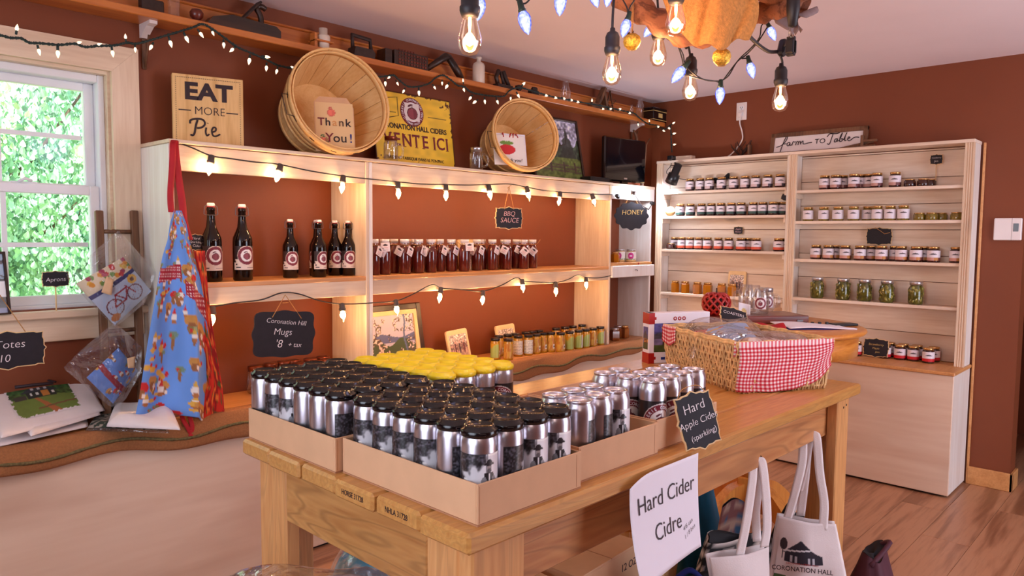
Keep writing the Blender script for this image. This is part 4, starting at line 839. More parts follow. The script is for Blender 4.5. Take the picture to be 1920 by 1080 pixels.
# ================================================================== CIDER BOTTLES
def bottle_label(w, h, rad, zc_):
    def col(U, V):
        C = base(U, (228, 208, 196)); dk = (46, 24, 22); C = fill(C, (U < .30*(1-(V-.0)/.75)**2*(V < .75)) & (V > .3), dk)
        C = fill(C, (V > .78) & (np.hypot((U-.56)*w/h, V-.62) > .40), dk); C = fill(C, (U < .28) & (V > .45), dk); C = fill(C, (U > .86) & (V > .93), dk)
        C = roundel(C, U, V, .56, .60, .38, asp=w/h, halo=(228, 208, 196)); C = fill(C, rect(U, V, .08, .16, .2, .26) | rect(U, V, .1, .3, .07, .12), (50, 30, 40)); return fill(C, rect(U, V, .55, .95, .08, .11), (150, 120, 120))
    b = MB(); b.sheet(lambda u, v: ((u-.5)*w, 0, (v-.5)*h), 48, 44, col); return wrap(b, rad, zc_)
def cider_bottle(h, r, label, loc, rz):
    t = thing('cider_bottle', label, 'bottle', loc, rz); s = h/.30
    b = MB(); b.lathe([(0, .002), (r*.9, 0), (r, .006), (r, h*.50), (r*.96, h*.56), (r*.72, h*.63), (r*.48, h*.70), (r*.40, h*.80), (r*.37, h*.90), (r*.42, h*.905), (r*.42, h*.93), (r*.36, h*.94), (r*.36, h*.955), (0, h*.955)], 24); obj('bottle', b, M['amber'], t)
    b = MB(); b.lathe([(0, h*.952), (r*.36, h*.953), (r*.40, h*.962), (r*.40, h*.985), (r*.33, h), (0, h)], 14); obj('swing_stopper', b, M['white'], t)
    b = MB(); b.lathe([(r*.36, h*.945), (r*.42, h*.948), (r*.42, h*.958), (r*.36, h*.96)], 14, cap=False); obj('seal', b, M['red'], t)
    b = MB()
    for q in (-1, 1): b.tube([(q*r*.40, 0, h*.975), (q*r*.62, 0, h*.95), (q*r*.68, 0, h*.86), (q*r*.45, 0, h*.845)], .0016, 5)
    b.tube([(r*.41*math.cos(a), r*.41*math.sin(a), h*.846) for a in [i*.524 for i in range(12)]], .0016, 4, True); obj('wire_bail', b, M['steel'], t)
    lw, lh = (r*2.5, h*.31); obj('label', bottle_label(lw, lh, r*1.012, h*.30), PRINT, t); return t
vw = lambda p: math.atan2(CY-p[1], CX-p[0])+math.pi/2
for i, (px, tall, y, dz, lab) in enumerate([(397, 1, -.215, .25, 'tall brown swing-top cider bottle, nearest the small stick sign'), (455, 1, -.215, .30, 'tall brown swing-top cider bottle, second from the stick sign'),
    (544.5, 0, -.17, .15, 'short brown swing-top cider bottle standing alone mid-shelf'), (594, 0, -.115, -.5, 'short brown swing-top cider bottle mostly hidden behind another'), (598, 0, -.195, .55, 'short brown swing-top cider bottle in front of its hidden twin'),
    (628, 0, -.125, .2, 'short brown swing-top cider bottle, second from the divider'), (653, 0, -.165, .2, 'short brown swing-top cider bottle, closest to the divider')]):
    p = at(px, 480, 'y', y); cider_bottle(.30 if tall else .247, .0375 if tall else .032, lab, (p.x, p.y, zS), vw(p)+dz)
# ================================================================== BARBECUE SAUCE
def mk_bbq():
    t = thing('sauce_bottle', 'red barbecue sauce bottle', 'bottle', (0, 0, 0)); r, h = .0295, .165
    b = MB(); b.lathe([(0, .002), (r*.9, 0), (r, .006), (r, h*.60), (r*.95, h*.68), (r*.70, h*.78), (r*.62, h*.82)], 18); obj('sauce', b, M['bbq'], t)
    b = MB(); b.lathe([(r*.62, h*.82), (r*.62, h*.90)], 16, cap=False); obj('neck', b, M['jarg'], t)
    b = MB(); b.lathe([(r*.74, h*.89), (r*.76, h*.995), (r*.70, h), (0, h)], 18); obj('cap', b, M['white'], t)
    b = MB(); b.tube([(r*.66*math.cos(a), r*.66*math.sin(a), h*.83) for a in [i*.52 for i in range(12)]], .0016, 4, True); b.tube([(r*.7, -.005, h*.83), (r*1.1, -.01, h*.9), (r*1.5, -.01, h*1.0)], .0012, 4); obj('twine', b, M['twine'], t)
    return t
BQ = mk_bbq()
def tagcol(U, V): C = base(U, (232, 218, 222)); C = fill(C, (np.abs(V-.72)+np.abs(U-.5)*.5 < .16) & (V > .62), (50, 30, 40)); C = fill(C, rect(U, V, .2, .8, .42, .47) | rect(U, V, .25, .75, .3, .35), (190, 120, 130)); return fill(C, rect(U, V, .2, .8, .14, .18), (150, 140, 150))
tb = MB(); tb.sheet(lambda u, v: ((u-.5)*.042, 0, (v-.5)*.042), 20, 20, tagcol); TAGM = tb.mesh('paper_tag'); TAGM.materials.append(PRINT)
bq = [(701, -.19, .9, 1), (721, -.19, 0, 2), (738, -.12, .9, 1), (759, -.19, 1.0, 1), (785, -.18, 1.1, 1), (777, -.11, 0, 0), (808, -.17, 0, 0), (824, -.13, 1.3, 1), (846, -.15, 1.4, 1), (871, -.20, .25, 2), (894, -.16, 1.2, 1), (903, -.10, 0, 0), (923, -.16, 1.3, 1), (950, -.17, 0, 0), (968, -.12, 0, 0), (982, -.17, .6, 3), (998, -.14, .6, 3), (945, -.10, 0, 0)]
for i, (px, y, a, kind) in enumerate(sorted(bq)):
    p = at(px, 480, 'y', y); t = BQ if i == 0 else dup(BQ, (0, 0, 0)); t.location = (p.x, p.y, zS); t.rotation_euler = (0, 0, random.uniform(0, 6))
    t['label'] = 'red barbecue sauce bottle with white cap, %s along the shelf from the divider' % (ORD[i] if i < 16 else ['seventeenth', 'last'][i-16]); t['group'] = 'barbecue sauce bottles'
    if kind:
        f = vw(p)-t.rotation_euler.z; v = Vector((math.sin(f)*.034, -math.cos(f)*.034, 0)); sd = Vector((math.cos(f), math.sin(f), 0))
        o = obj('paper_tag', TAGM, None, t)
        if kind == 1: o.location = v*.9+sd*.026+Vector((0, 0, .108)); o.rotation_euler = (0, .45, f+.9)
        elif kind == 2: o.location = v*1.08+sd*(.004 if i < 4 else .026)+Vector((0, 0, .128)); o.rotation_euler = (-.25, -.05, f)
        else: o.location = v*1.15+sd*.004+Vector((0, 0, .098)); o.rotation_euler = (.1, .7, f)
# ================================================================== PHOTO BLOCKS
def people(k):
    def f(U, V):
        C = scenery(U, V, k, (206, 180, 168), (150, 116, 104), (196, 156, 132)); rg = np.random.default_rng(k)
        for q in range(3): x = .25+.25*q+rg.random()*.06; C = fill(C, ell(U, V, x, .45, .045, .22), (60+50*rg.random(), 44, 50)); C = fill(C, ell(U, V, x, .70, .04, .06), (214, 160, 140))
        return C
    return f
def photo_block(label, w, h, loc, rot, k, pic=None):
    t = thing('photo_block', label, 'picture', loc, rot); c = .012
    o = [(-w/2+c, 0), (w/2-c, 0), (w/2, c), (w/2, h-c), (w/2-c*.3, h-c*.3), (w/2-c, h), (-w/2+c, h), (-w/2+c*.3, h-c*.3), (-w/2, h-c), (-w/2, c)]
    b = MB(); b.prism(o, -.006, .006); obj('wood_block', b, M['rim'], t); m = .014
    b = MB(); b.sheet(lambda u, v: ((u-.5)*(w-2*m), -.0068, m+v*(h-2*m-.012)), 44, 44, pic or people(k)); obj('photo', b, PRINT, t)
p = at(877, 490, 'y', -.055); photo_block('blank backed cream photo block behind the red sauce bottles', .125, .165, (p.x, -.06, zS), (math.radians(-9), 0, 0), 3)
def valley(U, V):
    C = base(U, (196, 190, 214)); C = fill(C, (V < .56+.05*np.sin(U*7)) & (V > .4), (96, 104, 150)); C = fill(C, V < .42+.08*np.sin(U*11), (70, 86, 62)); n = vnoise(U, V, 34, 2); m = vnoise(U, V, 9, 8)
    e = np.minimum(U, 1-U)/.5; C = fill(C, (m > .25+e*.62) & (n > .35), (92, 76, 66)); C = fill(C, (n > .62) & (m > .2+e*.6), (226, 204, 200)); return fill(C, (np.abs(U-.78-.02*np.sin(V*9)) < .02), (96, 110, 150))
framed('brown double framed valley painting leaning behind the yellow-topped cans', .40, .335, (-2.40, -.085, zC), (math.radians(-10), 0, math.radians(3)), .030, M['darkw'], valley, 80, 70, .022)
p = at(866, 640, 'y', -.11); photo_block('cream photo block of two standing people, on the counter', .155, .175, (p.x, -.105, zC+.003), (math.radians(-12), math.radians(-3), math.radians(2)), 21)
p = at(953, 620, 'y', -.07); photo_block('cream photo block behind the mustard jars', .155, .165, (p.x, -.07, zC+.003), (math.radians(-10), math.radians(-2), 0), 22)
# ================================================================== MUSTARD AND HONEY ON THE COUNTER
def mustcol(kind):
    def f(U, V):
        if kind == 0: C = base(U, (196, 152, 62)); C = fill(C, vnoise(U, V*.2, 18, 3) > .6, (180, 116, 44)); C = fill(C, rect(U, V, .72, .84, .15, .5), (240, 236, 230)); return fill(C, rect(U, V, .74, .82, .2, .45) & (vnoise(U*0, V, 60) > .5), (30, 24, 24))
        if kind == 1: C = base(U, (170, 186, 96)); C = fill(C, V > .92-.6*(np.abs(U-.35) < .22)*(np.abs(U-.35)-.22)**2*10-.0 , (206, 160, 40)); C = fill(C, (V > .66) & (np.abs(U-.3) < (V-.66)*.9), (214, 160, 40)); return fill(C, (U > .76), (226, 226, 226))
        C = base(U, (232, 228, 220)); C = fill(C, (np.sin(V*90) > .2) & (U > .15) & (U < .85) & (vnoise(U, V, 30) > .35), (160, 160, 150)); return fill(C, U < .12, (150, 176, 90))
    return f
MU = []
for k in range(3):
    t = thing('mustard_jar', 'mustard jar', 'jar', (0, 0, 0), group='mustard jars on the counter'); r, h = .0262, .117
    b = MB(); b.lathe([(0, .001), (r*.92, 0), (r, .005), (r, h*.80), (r*.86, h*.87), (r*.86, h*.9)], 16); obj('jar', b, M['must'], t)
    b = MB(); b.lathe([(r*.95, h*.88), (r*.97, h*.985), (r*.9, h), (0, h-.001)], 18); obj('lid', b, M['blackl'], t)
    b = MB(); b.sheet(lambda u, v: ((u-.5)*r*4.4, 0, (v-.5)*h*.66), 40, 24, mustcol(k)); wrap(b, r*1.015, h*.43); obj('label', b, PRINTG, t); MU.append(t)
front = [(915, 671), (929, 673.5), (956, 675), (974, 668), (993.5, 666), (1008, 663.5), (1020.5, 661), (1035.5, 660), (1057, 661), (1072, 658), (1088, 655), (1103.5, 653), (1116.5, 650.5), (1128, 647)]
back = [(938, 629), (956, 627), (974, 625.5), (990, 622.5), (1004, 621), (1018, 619.5), (1051, 615.5), (1070, 613.5), (1084.5, 611.5), (1099.5, 609)]
used = [False]*3; n = 0
for row, pts, zz in (('front', front, zC+.003), ('back', back, zC+.12)):
    for i, (px, py) in enumerate(pts):
        p = at(px, py, 'z', zz); k = [0, 1, 0, 2, 2, 0, 0, 0, 0, 1, 1, 1, 0, 1][i % 14] if row == 'front' else i % 3
        if row == 'front': p.y = max(-.26, min(-.17, p.y+.012))
        else: p.y = min(-.045, p.y); p.y = -.105 if p.y < -.115 else p.y
        t = MU[k] if not used[k] else dup(MU[k], p); used[k] = True; t.location = (p.x, p.y, zC+.003); t.rotation_euler = (0, 0, vw(p)+random.uniform(-.5, .5))
        t['label'] = 'black-lidded yellow mustard jar, %s in the %s row from the valley painting' % (ORD[i], row)
def hexjar(name, label, loc, rz, r, h, m, lid, lab=None, n=6, group=None, cat='jar', sq=False):
    t = thing(name, label, cat, loc, rz, group); b = MB()
    b.lathe([(0, .001), (r*.94, 0), (r, .005), (r, h*.74), (r*.80, h*.84), (r*.78, h*.88)], n, smooth=n > 8); obj('jar', b, M[m], t)
    b = MB(); b.lathe([(r*.84, h*.85), (r*.86, h*.985), (r*.8, h), (0, h-.001)], 18); obj('lid', b, M[lid], t)
    if lab: obj('label', lab, None, t)
    return t
for i, (px, py, yy) in enumerate([(1152, 640, -.19), (1159, 636, -.13), (1170, 637, -.16)]):
    p = at(px, py, 'y', yy); hexjar('honey_jar', 'dark amber honey jar with %s lid on the counter past the mustard' % ['silver', 'pale tin', 'gold'][i], (p.x, yy, zC+.003), .3+i, .033, .082, 'honeyk', ['silver', 'silver', 'goldl'][i], n=[4, 6, 4][i])
def creamcol(U, V): C = base(U, (238, 228, 222)); C = fill(C, ell(U, V, .5, .5, .20, .42), (200, 36, 130)); C = fill(C, rect(U, V, .4, .6, .42, .6), (250, 230, 240)); return fill(C, (V < .2) & (vnoise(U, V, 20) > .5), (120, 150, 90))
b = MB(); b.sheet(lambda u, v: ((u-.5)*.10, 0, (v-.5)*.052), 30, 20, creamcol); wrap(b, .0345, .040); CL = b.mesh('label'); CL.materials.append(PRINT)
for i, px in enumerate([1163, 1183, 1197, 1209]):
    p = at(px, 475, 'y', [-.15, -.21, -.14, -.18][i]); hexjar('creamed_honey_jar', 'creamed honey jar with magenta label, %s under the HONEY sign' % ORD[i], (p.x, p.y, 1.178), vw(p)+.3*(i-1), .034, .083, 'honeyd', 'silver', CL, 16)
p = at(1154, 478, 'y', -.20); hexjar('honey_jar', 'small golden honey jar beside the creamed honey jars', (p.x, p.y, 1.178), .3, .028, .066, 'honeyc', 'goldl')
b = MB(); b.lathe([(0, 0), (.008, 0), (.008, .002), (0, .002)], 14, Matrix.Rotation(math.pi/2, 4, 'X')); p = at(1200.5, 491, 'y', yA-.014); o = obj('round_sticker', b, M['red'], None, (p.x, yA-.001, 1.169)); tag(o, 'round red sticker on the honey shelf edge', 'sticker')
# ================================================================== JARS ON THE BOOKCASE
def labcol(band, house=True, lb=.30):
    def f(U, V):
        C = base(U, (232, 222, 230)); 
        if house: C = fill(C, (np.abs(V-.66) < .10) & (V-.60 < .14-np.abs(U-.5)*.5) & (np.abs(U-.5) < .22), (52, 34, 44)); C = fill(C, rect(U, V, .3, .7, .50, .54), (120, 70, 90))
        if band is not None:
            for (x0, x1, c) in band: C = fill(C, rect(U, V, x0, x1, -1, lb), c)
        return C
    return f
def mk_label(rad, w, h, zc_, cf):
    b = MB(); b.sheet(lambda u, v: ((u-.5)*w, 0, (v-.5)*h), 26, 18, cf); wrap(b, rad, zc_); me = b.mesh('label'); me.materials.append(PRINT); return me
K = {}
jr, jh = .0315, .084
for key, mm, band in (('grey', 'jam', [(-1, .55, (214, 186, 186)), (.55, 2, (70, 60, 70))]), ('green', 'jam', [(-1, .7, (40, 74, 66)), (.7, 2, (40, 46, 56))]), ('orange', 'jam', [(-1, 2, (216, 90, 60))]), ('brown', 'jam', [(-1, .6, (196, 150, 140)), (.6, 2, (110, 60, 60))]),
                      ('plain', 'jamg', None), ('multi', 'jam', [(-1, .55, (206, 150, 136)), (.55, .78, (196, 130, 60)), (.78, 2, (120, 60, 50))]), ('red', 'jam', [(-1, 2, (204, 26, 40))])):
    K[key] = (mm, mk_label(jr*1.02, .086 if key != 'red' else .080, .053, .037, labcol(band)))
PROT = {}
def put(key, label, y, x, z, rz=0, s=1):
    if key in PROT: t = dup(PROT[key], (x, y, z), rz, label)
    else:
        mm, lm = K[key]; t = hexjar('jam_jar', label, (x, y, z), rz, jr, jh, mm, 'goldl', lm, 12); PROT[key] = t
    t.scale = (s,)*3; return t
def low(label, y, z, m, r=.031, h=.042, x=-.09): return hexjar('low_jar', label, (x, y, z), 0, r, h, m, 'goldl', None, 14)
def row(pxs, y_, z, key, desc, s=1.0, first=0):
    n = 0
    for px in pxs:
        bk = isinstance(px, tuple); q = px[0] if bk else px; x = -.055 if bk else -.105
        p = at(q, y_, 'x', x); put(key, '%s, %s from the left' % (desc, ORD[n]), p.y, x, z, vw(p)+random.uniform(-.18, .18), s); n += 1
row([1294, 1313, 1330.5, 1353, 1376, 1397, 1417, 1439.5, 1462.5], 340, SL[0], 'grey', 'gold-lidded jar with grey-banded label on the top left bookcase shelf')
row([1276, 1295, 1316, 1334, 1352, 1371.5, 1390, 1412.5, 1430.5, 1449.5, (1466,)], 390, SL[1], 'green', 'gold-lidded jar with green-banded label on the second left shelf')
row([(1265,), 1279, 1294.5, 1310.5, 1327, 1347, 1366.5, 1389, (1402,), 1418, 1459.5, (1473,)], 457, SL[2], 'orange', 'gold-lidded jar with orange-banded label on the third left shelf')
p = at(1257, 460, 'x', -.1); low('low squat apple butter jar at the start of the orange label row', p.y, SL[2], 'jam', .034, .040)
for i, px in enumerate([1266, 1284.5, 1307.5, 1327, 1353.5, 1372.5]):
    p = at(px, 540, 'x', -.10); hexjar('honey_jar', 'hexagonal amber honey jar, %s on the lowest left bookcase shelf' % ORD[i], (-.10, p.y, SL[3]), .5+.2*i, .031, .082, 'honeyc', 'goldl')
p = at(1380, 531, 'x', -.045); photo_block('cream photo block of a horse team behind the honey jars', .125, .165, (-.045, p.y, SL[3]), (math.radians(-8), 0, R90), 25)
p = at(1257, 390, 'x', -.10); t = thing('round_jar', 'round-fronted white tin lit by the clamp lamp on the second left shelf', 'jar', (-.10, p.y, SL[1]), 0); b = MB(); b.lathe([(0, .026), (.030, .024), (.034, .01), (.034, -.012), (.03, -.02), (0, -.02)], 20, Matrix.Translation((0, 0, .034)) @ Matrix.Rotation(-math.pi/2, 4, 'Y') @ Matrix.Rotation(.5, 4, 'X')); obj('tin', b, M['honeyd'], t)
p = at(1268, 575, 'x', -.06); photo_block('plain cream block at the left end of the bookcase worktop', .10, .12, (-.06, -.32, zC), (math.radians(-8), 0, R90), 26)
row([1546, 1567, (1580,), 1601, (1613,), (1629,), 1644, 1678], 345, SR[0], 'brown', 'gold-lidded jar with brown-banded label on the top right bookcase shelf', 1.02)
for i, px in enumerate([1706, 1731, 1743]): p = at(px, 345, 'x', [-.1, -.1, -.055][i]); low('low dark jam jar, %s from the left on the top right shelf' % ORD[i], p.y, SR[0], 'jam', x=[-.1, -.1, -.045][i])
row([1515.5, 1544.5, 1571.5, 1600.5, (1627,), 1645, 1669.5, 1694], 400, SR[1], 'plain', 'gold-lidded relish jar with plain white label on the second right shelf', 1.0)
for i, px in enumerate([1724, 1747, 1765, 1794]): p = at(px, 403, 'x', [-.1, -.1, -.05, -.1][i]); low('low squat green relish jar, %s from the left on the second right shelf' % ORD[i], p.y, SR[1], 'jamg', x=[-.1, -.1, -.045, -.1][i])
row([1530, 1553, (1565,), 1585, 1612.5, (1633,), 1653, (1678,), 1690, 1718, (1732,), 1751, 1793], 475, SR[2], 'multi', 'gold-lidded jar with tan and brown label on the third right shelf', 1.04)
# pickle jars
def pickle(label, y, k):
    t = thing('pickle_jar', label, 'jar', (-.095, y, SR[3]), k); r, h = .0395, .128
    b = MB(); b.lathe([(0, .002), (r*.86, 0), (r*.97, .010), (r, .05), (r*.97, h*.70), (r*.78, h*.80), (r*.76, h*.86)], 18); obj('brine', b, M['pickle'], t)
    b = MB(); rg = random.Random(k)
    for q in range(46):
        a = rg.random()*6.28; z = .014+rg.random()*.080; X = Matrix.Rotation(a, 4, 'Z') @ Matrix.Translation((r*.915, 0, z)) @ Matrix.Rotation(math.pi/2+rg.uniform(-.5, .5), 4, 'Y') @ Matrix.Rotation(rg.uniform(-.7, .7), 4, 'X')
        b.lathe([(0, .002), (.0075, .002), (.0095, .001), (.0095, -.002)], 8, X, cap=False)
    o = obj('pickle_slices', b, M['slice'], t); o['kind'] = 'stuff'
    b = MB(); b.lathe([(r*.83, h*.85), (r*.85, h*.985), (r*.8, h), (0, h-.001)], 20); obj('lid', b, M['silver'], t)
for i, px in enumerate([1532, 1580.5, 1621, 1663, 1717.5]): pickle('mason jar of sliced green pickles, %s from the left' % ORD[i], at(px, 545, 'x', -.095).y, i+1)
# jars on the bookcase worktop
wj = [(1603, 667, 0), (1657, 672, 0), (1667, 669, 1), (1685, 674.5, 0), (1694, 671, 1), (1710, 677, 0), (1722, 673, 1), (1738, 681, 0), (1751, 677.5, 1)]
for i, (px, py, bk) in enumerate(wj):
    p = at(px, py, 'z', zC); p.x = min(p.x+.02, -.05); put('red', 'gold-lidded jam jar with red-banded label, %s along the bookcase worktop' % ORD[i], p.y, p.x, zC, vw(p)+random.uniform(-.1, .1), 1.0)
p = at(1574, 662, 'z', zC); t = thing('red_apple', 'shiny red apple ornament on the bookcase worktop', 'ornament', (p.x-.05, p.y-.01, zC)); b = MB(); b.lathe([(0, .004), (.018, 0), (.036, .016), (.041, .038), (.034, .060), (.014, .068), (.004, .060)], 18); obj('apple_body', b, M['red'], t); b = MB(); b.tube([(0, 0, .058), (.004, 0, .082)], .003, 5); obj('stem', b, M['darkw'], t)
p = at(1637, 668, 'x', -.20); chalk_sign('black chalkboard with faint gold writing behind the red label jars', .135, .10, [('Strawberry', .018, 0, .018, 'goldt', .2, 0), ('Maple', .016, 0, -.004, 'goldt', .2, 0), ('Jam', .016, .01, -.024, 'goldt', .2, 0)], (-.155, p.y, zC+.058), (math.radians(-8), 0, R90))
# ================================================================== CEDAR TABLE
TX, TY, TA, TW, TL, TH = -3.8261, -2.1150, -.01228, .828, 1.8627, .8412
def tp(a, b, z=TH): return Vector((TX+a*math.cos(TA)-b*math.sin(TA), TY+a*math.sin(TA)+b*math.cos(TA), z))
t = thing('display_table', 'rustic cedar plank table carrying the trays of cider cans', 'table', (TX, TY, 0), TA); th = .038
bp = TW/6
for k in range(6):
    b = MB(); b.box(0+.004*(k % 2), TL-.004*((k+1) % 2), k*bp+.0022, (k+1)*bp-.0022, TH-th, TH, .006); pl = obj('plank', b, M['cedar'], t)
    if k in (1, 2): text(('NHLA 31728', 'HORSE 31728')[k-1], .016, M['ink'], pl, (k+.5)*bp, TH-th*.5, 0, .0003, 0, 0, sx=.8).rotation_euler = (0, 0, -math.pi/2); c = pl.children[0]; c.location = (-.0005+.004*(k % 2), (k+.5)*bp, TH-th*.5)
lz = TH-th
def leg(a0, a1, b0, b1):
    b = MB(); b.box(a0, a1, b0, b1, 0, lz-.0005, .004); obj('leg', b, M['cedarz'], t)
lw, ld = .088, .135
leg(.035, .035+ld, .03, .03+.038); leg(.035, .035+.038, .068, .068+lw)
leg(.035, .035+.038, TW-.03-.125, TW-.03); leg(.073, .073+lw, TW-.068, TW-.03)
leg(TL-.035-.10, TL-.035, .03, .068); leg(TL-.073, TL-.035, .068, .068+lw)
leg(TL-.073, TL-.035, TW-.125-.03, TW-.03); leg(TL-.073-lw, TL-.073, TW-.068, TW-.03)
b = MB(); b.box(.036, .066, .156, TW-.156, lz-.135, lz-.001, .003); obj('end_apron', b, M['cedary'], t)
b = MB(); b.box(TL-.066, TL-.036, .156, TW-.156, lz-.135, lz-.001, .003); obj('end_apron', b, M['cedary'], t)
b = MB(); b.box(.075, TL-.075, .0685, .0985, lz-.135, lz-.001, .003); obj('front_apron', b, M['cedarx'], t)
b = MB(); b.box(.163, TL-.163, TW-.064, TW-.034, lz-.135, lz-.001, .003); obj('back_apron', b, M['cedarx'], t)
# screws
b = MB()
for (a, z) in ((.055, .70), (.055, .665), (TL-.06, .77), (TL-.085, .765)): b.lathe([(0, 0), (.004, 0), (.004, .001), (0, .001)], 8, Matrix.Translation((a, .0299, z)) @ Matrix.Rotation(math.pi/2, 4, 'X'))
o = obj('screw_head', b, M['iron'], t); o['kind'] = 'stuff'
# ================================================================== CARDBOARD TRAYS
def tray(label, a0, a1, b0, b1, h=.075, skew=0, cut=True):
    t = thing('cardboard_tray', label, 'tray', tp((a0+a1)/2, (b0+b1)/2), TA+skew); A, B = (a1-a0)/2, (b1-b0)/2; w = .004
    b = MB(); b.box(-A, A, -B, B, 0, .003); obj('tray_bottom', b, M['cardi'], t)
    for nm, x0, x1, y0, y1 in (('front_wall', -A, A, -B, -B+w), ('back_wall', -A, A, B-w, B), ('side_wall', -A, -A+w, -B+w, B-w), ('side_wall', A-w, A, -B+w, B-w)):
        b = MB(); b.box(x0, x1, y0, y1, .003, h, .0012); obj(nm, b, M['card'], t)
    b = MB(); b.box(-A+.004, -A+.0048, -B-.0006, -B+.001, .006, h-.004); b.box(A-.016, A-.0155, -B-.0006, -B+.001, .006, h-.004); obj('fold_line', b, M['cardi'], t); return t
tray('near cardboard tray full of black-topped cans at the table corner', .035, .320, .018, .432)
tray('far cardboard tray of black-topped cans at the table end', .020, .305, .437, .851-.03, .075, .0)
tray('cardboard tray of bare silver cans beside the near black-topped tray', .336, .630, .038, .452, .075)
tray('cardboard tray of yellow-topped cans behind the black-topped ones', .322, .607, .458, .846-.028, .075)
tray('cardboard tray of apple-label cans behind the chalkboard', .641, .925, .050, .464, .075)
# ================================================================== CANS
cr_, ch = .0331, .157
def can_meshes():
    b = MB(); b.lathe([(0, .006), (.022, .003), (.0245, 0), (.0265, .001), (.031, .008), (cr_, .014), (cr_, .132), (.0326, .138), (.0308, .1445), (.0285, .1495), (.0278, .1515), (.0285, .154), (.0290, .1565), (.0280, .157), (.0270, .1555), (.0264, .151), (0, .151)], 28); bm_ = b.mesh('body'); bm_.materials.append(M['alu'])
    b = MB(); b.tube([(.012*math.cos(a), .008+.007*math.sin(a), .1525) for a in [i*.628 for i in range(10)]], .0012, 4, True); b.lathe([(0, .1515), (.004, .1515), (.004, .1535), (0, .1535)], 8); tm = b.mesh('pull_tab'); tm.materials.append(M['alu'])
    caps = []
    for mm in ('capk', 'capy'):
        b = MB(); b.lathe([(.0285, .143), (.0335, .1465), (.0345, .150), (.0345, .155), (.033, .158), (.0285, .1595), (.0270, .164), (.0255, .1645), (.0245, .1605), (0, .1605)], 28)
        for q in range(3):
            a = q*2.09-1.9; b.box(-.006, .006, -.0352, -.033, .150, .1545, .0008, Matrix.Rotation(a, 4, 'Z'))
        me = b.mesh('carrier_cap'); me.materials.append(M[mm]); caps.append(me)
    def farmer(U, V):
        V = V/1.30
        n = vnoise(U, V, 16, 1); n2 = vnoise(U, V, 44, 5); C = base(U, (232, 230, 236)); C = fill(C, V < .60, (206, 204, 210)); C = fill(C, (V < .46+.06*np.sin(U*5)), (150, 146, 150)); C = C*(.86+.28*n2)[..., None]
        C = fill(C, V < .74, (190, 188, 194), 1); C = C*(1+.22*np.clip((U-.45)*4, 0, 1))[..., None]; al = np.clip(np.maximum((.30+.14*(n-.5)-U)*16, (V-.52-.30*(U-.25)-.16*(n-.5))*16*(U < .66))+.5, 0, 1)*(U < .70); C = base(U, (48, 46, 52))*al[..., None]*(.3+1.9*n2[..., None]**1.5)+C*(1-al[..., None])
        C = fill(C, (np.abs(U-.36-.5*(.45-V)) < .03) & (V < .45), (210, 206, 206))
        C = fill(C, (np.abs(U-.72) < .10-.10*np.abs(V-.25)) & (V < .52) & (V > .0), (30, 28, 34)); C = fill(C, ell(U, V, .64, .36, .05, .11) | ell(U, V, .80, .36, .05, .11), (132, 130, 136)); C = fill(C, ell(U, V, .72, .30, .10, .05), (140, 138, 144))
        C = fill(C, ell(U, V, .72, .30, .05, .03), (40, 38, 44)); C = fill(C, ell(U, V, .72, .42, .035, .12), (226, 224, 228)); C = fill(C, rect(U, V, .69, .75, .0, .26), (26, 24, 30)); C = fill(C, (np.abs(U-.695) < .012) & (V > .32) & (V < .52) | (np.abs(U-.75) < .012) & (V > .32) & (V < .52), (34, 32, 38))
        C = fill(C, ell(U, V, .72, .585, .036, .062), (150, 140, 140)); C = fill(C, ell(U, V, .72, .545, .032, .035), (90, 84, 88)); C = fill(C, ell(U, V, .72, .635, .085, .022) | ell(U, V, .72, .66, .045, .04), (36, 32, 38))
        C = fill(C, V < .06, (224, 222, 228)); return fill(C, (V < .045) & (V > .015) & (n2 > .45) & (U > .3), (70, 68, 74))
    b = MB(); b.sheet(lambda u, v: ((u-.5)*.128, 0, (v-.5)*.104), 88, 70, farmer); wrap(b, cr_+.0004, .066); fm = b.mesh('label'); fm.materials.append(PRINTG)
    W_ = .150
    def appl(U, V):
        C = base(U, (38, 32, 36)); C = roundel(C, U, V, .5, .48, .44, asp=W_/.098, halo=(232, 224, 226)); C = fill(C, (V < .05), (226, 222, 226)); return C
    b = MB(); b.sheet(lambda u, v: ((u-.5)*W_, 0, (v-.5)*.098), 96, 64, appl); wrap(b, cr_+.0004, .062); am = b.mesh('label'); am.materials.append(PRINTG)
    q = arc_text('CIDRERIE CORONATION', .0355, .0105, math.radians(205), math.radians(-25), off=.0001); q.v = [(x, y-.0004, z-.002) for x, y, z in q.v]; wrap(q, cr_+.0006, .062); rm = q.mesh('ring_lettering'); rm.materials.append(M['paper'])
    q = arc_text('HALL CIDERS', .0355, .0095, math.radians(238), math.radians(302), True, off=.0001); q.v = [(x, y-.0004, z-.002) for x, y, z in q.v]; wrap(q, cr_+.0006, .062); r2 = q.mesh('ring_lettering'); r2.materials.append(M['paper'])
    return bm_, tm, caps, fm, am, rm, r2
CB, CT, CCAP, CF, CA_, CR1, CR2 = can_meshes()
face = math.atan2(CY-(TY+.3), CX-(TX+.3))+math.pi/2          # a label turned to the camera
def can(a, b, kind, rz, label, group):
    t = thing('cider_can', label, 'can', tp(a, b, TH+.0035), rz+TA, group); obj('body', CB, None, t)
    if kind in 'ky': obj('carrier_cap', CCAP['ky'.index(kind)], None, t, rot=(0, 0, face-rz+random.uniform(-.15, .15)))
    else: obj('pull_tab', CT, None, t)
    if kind in 'ks': obj('label', CF, None, t)
    else: o = obj('label', CA_, None, t); obj('ring_lettering', CR1, None, o); obj('ring_lettering', CR2, None, o)
    return t
rk = random.Random(5)
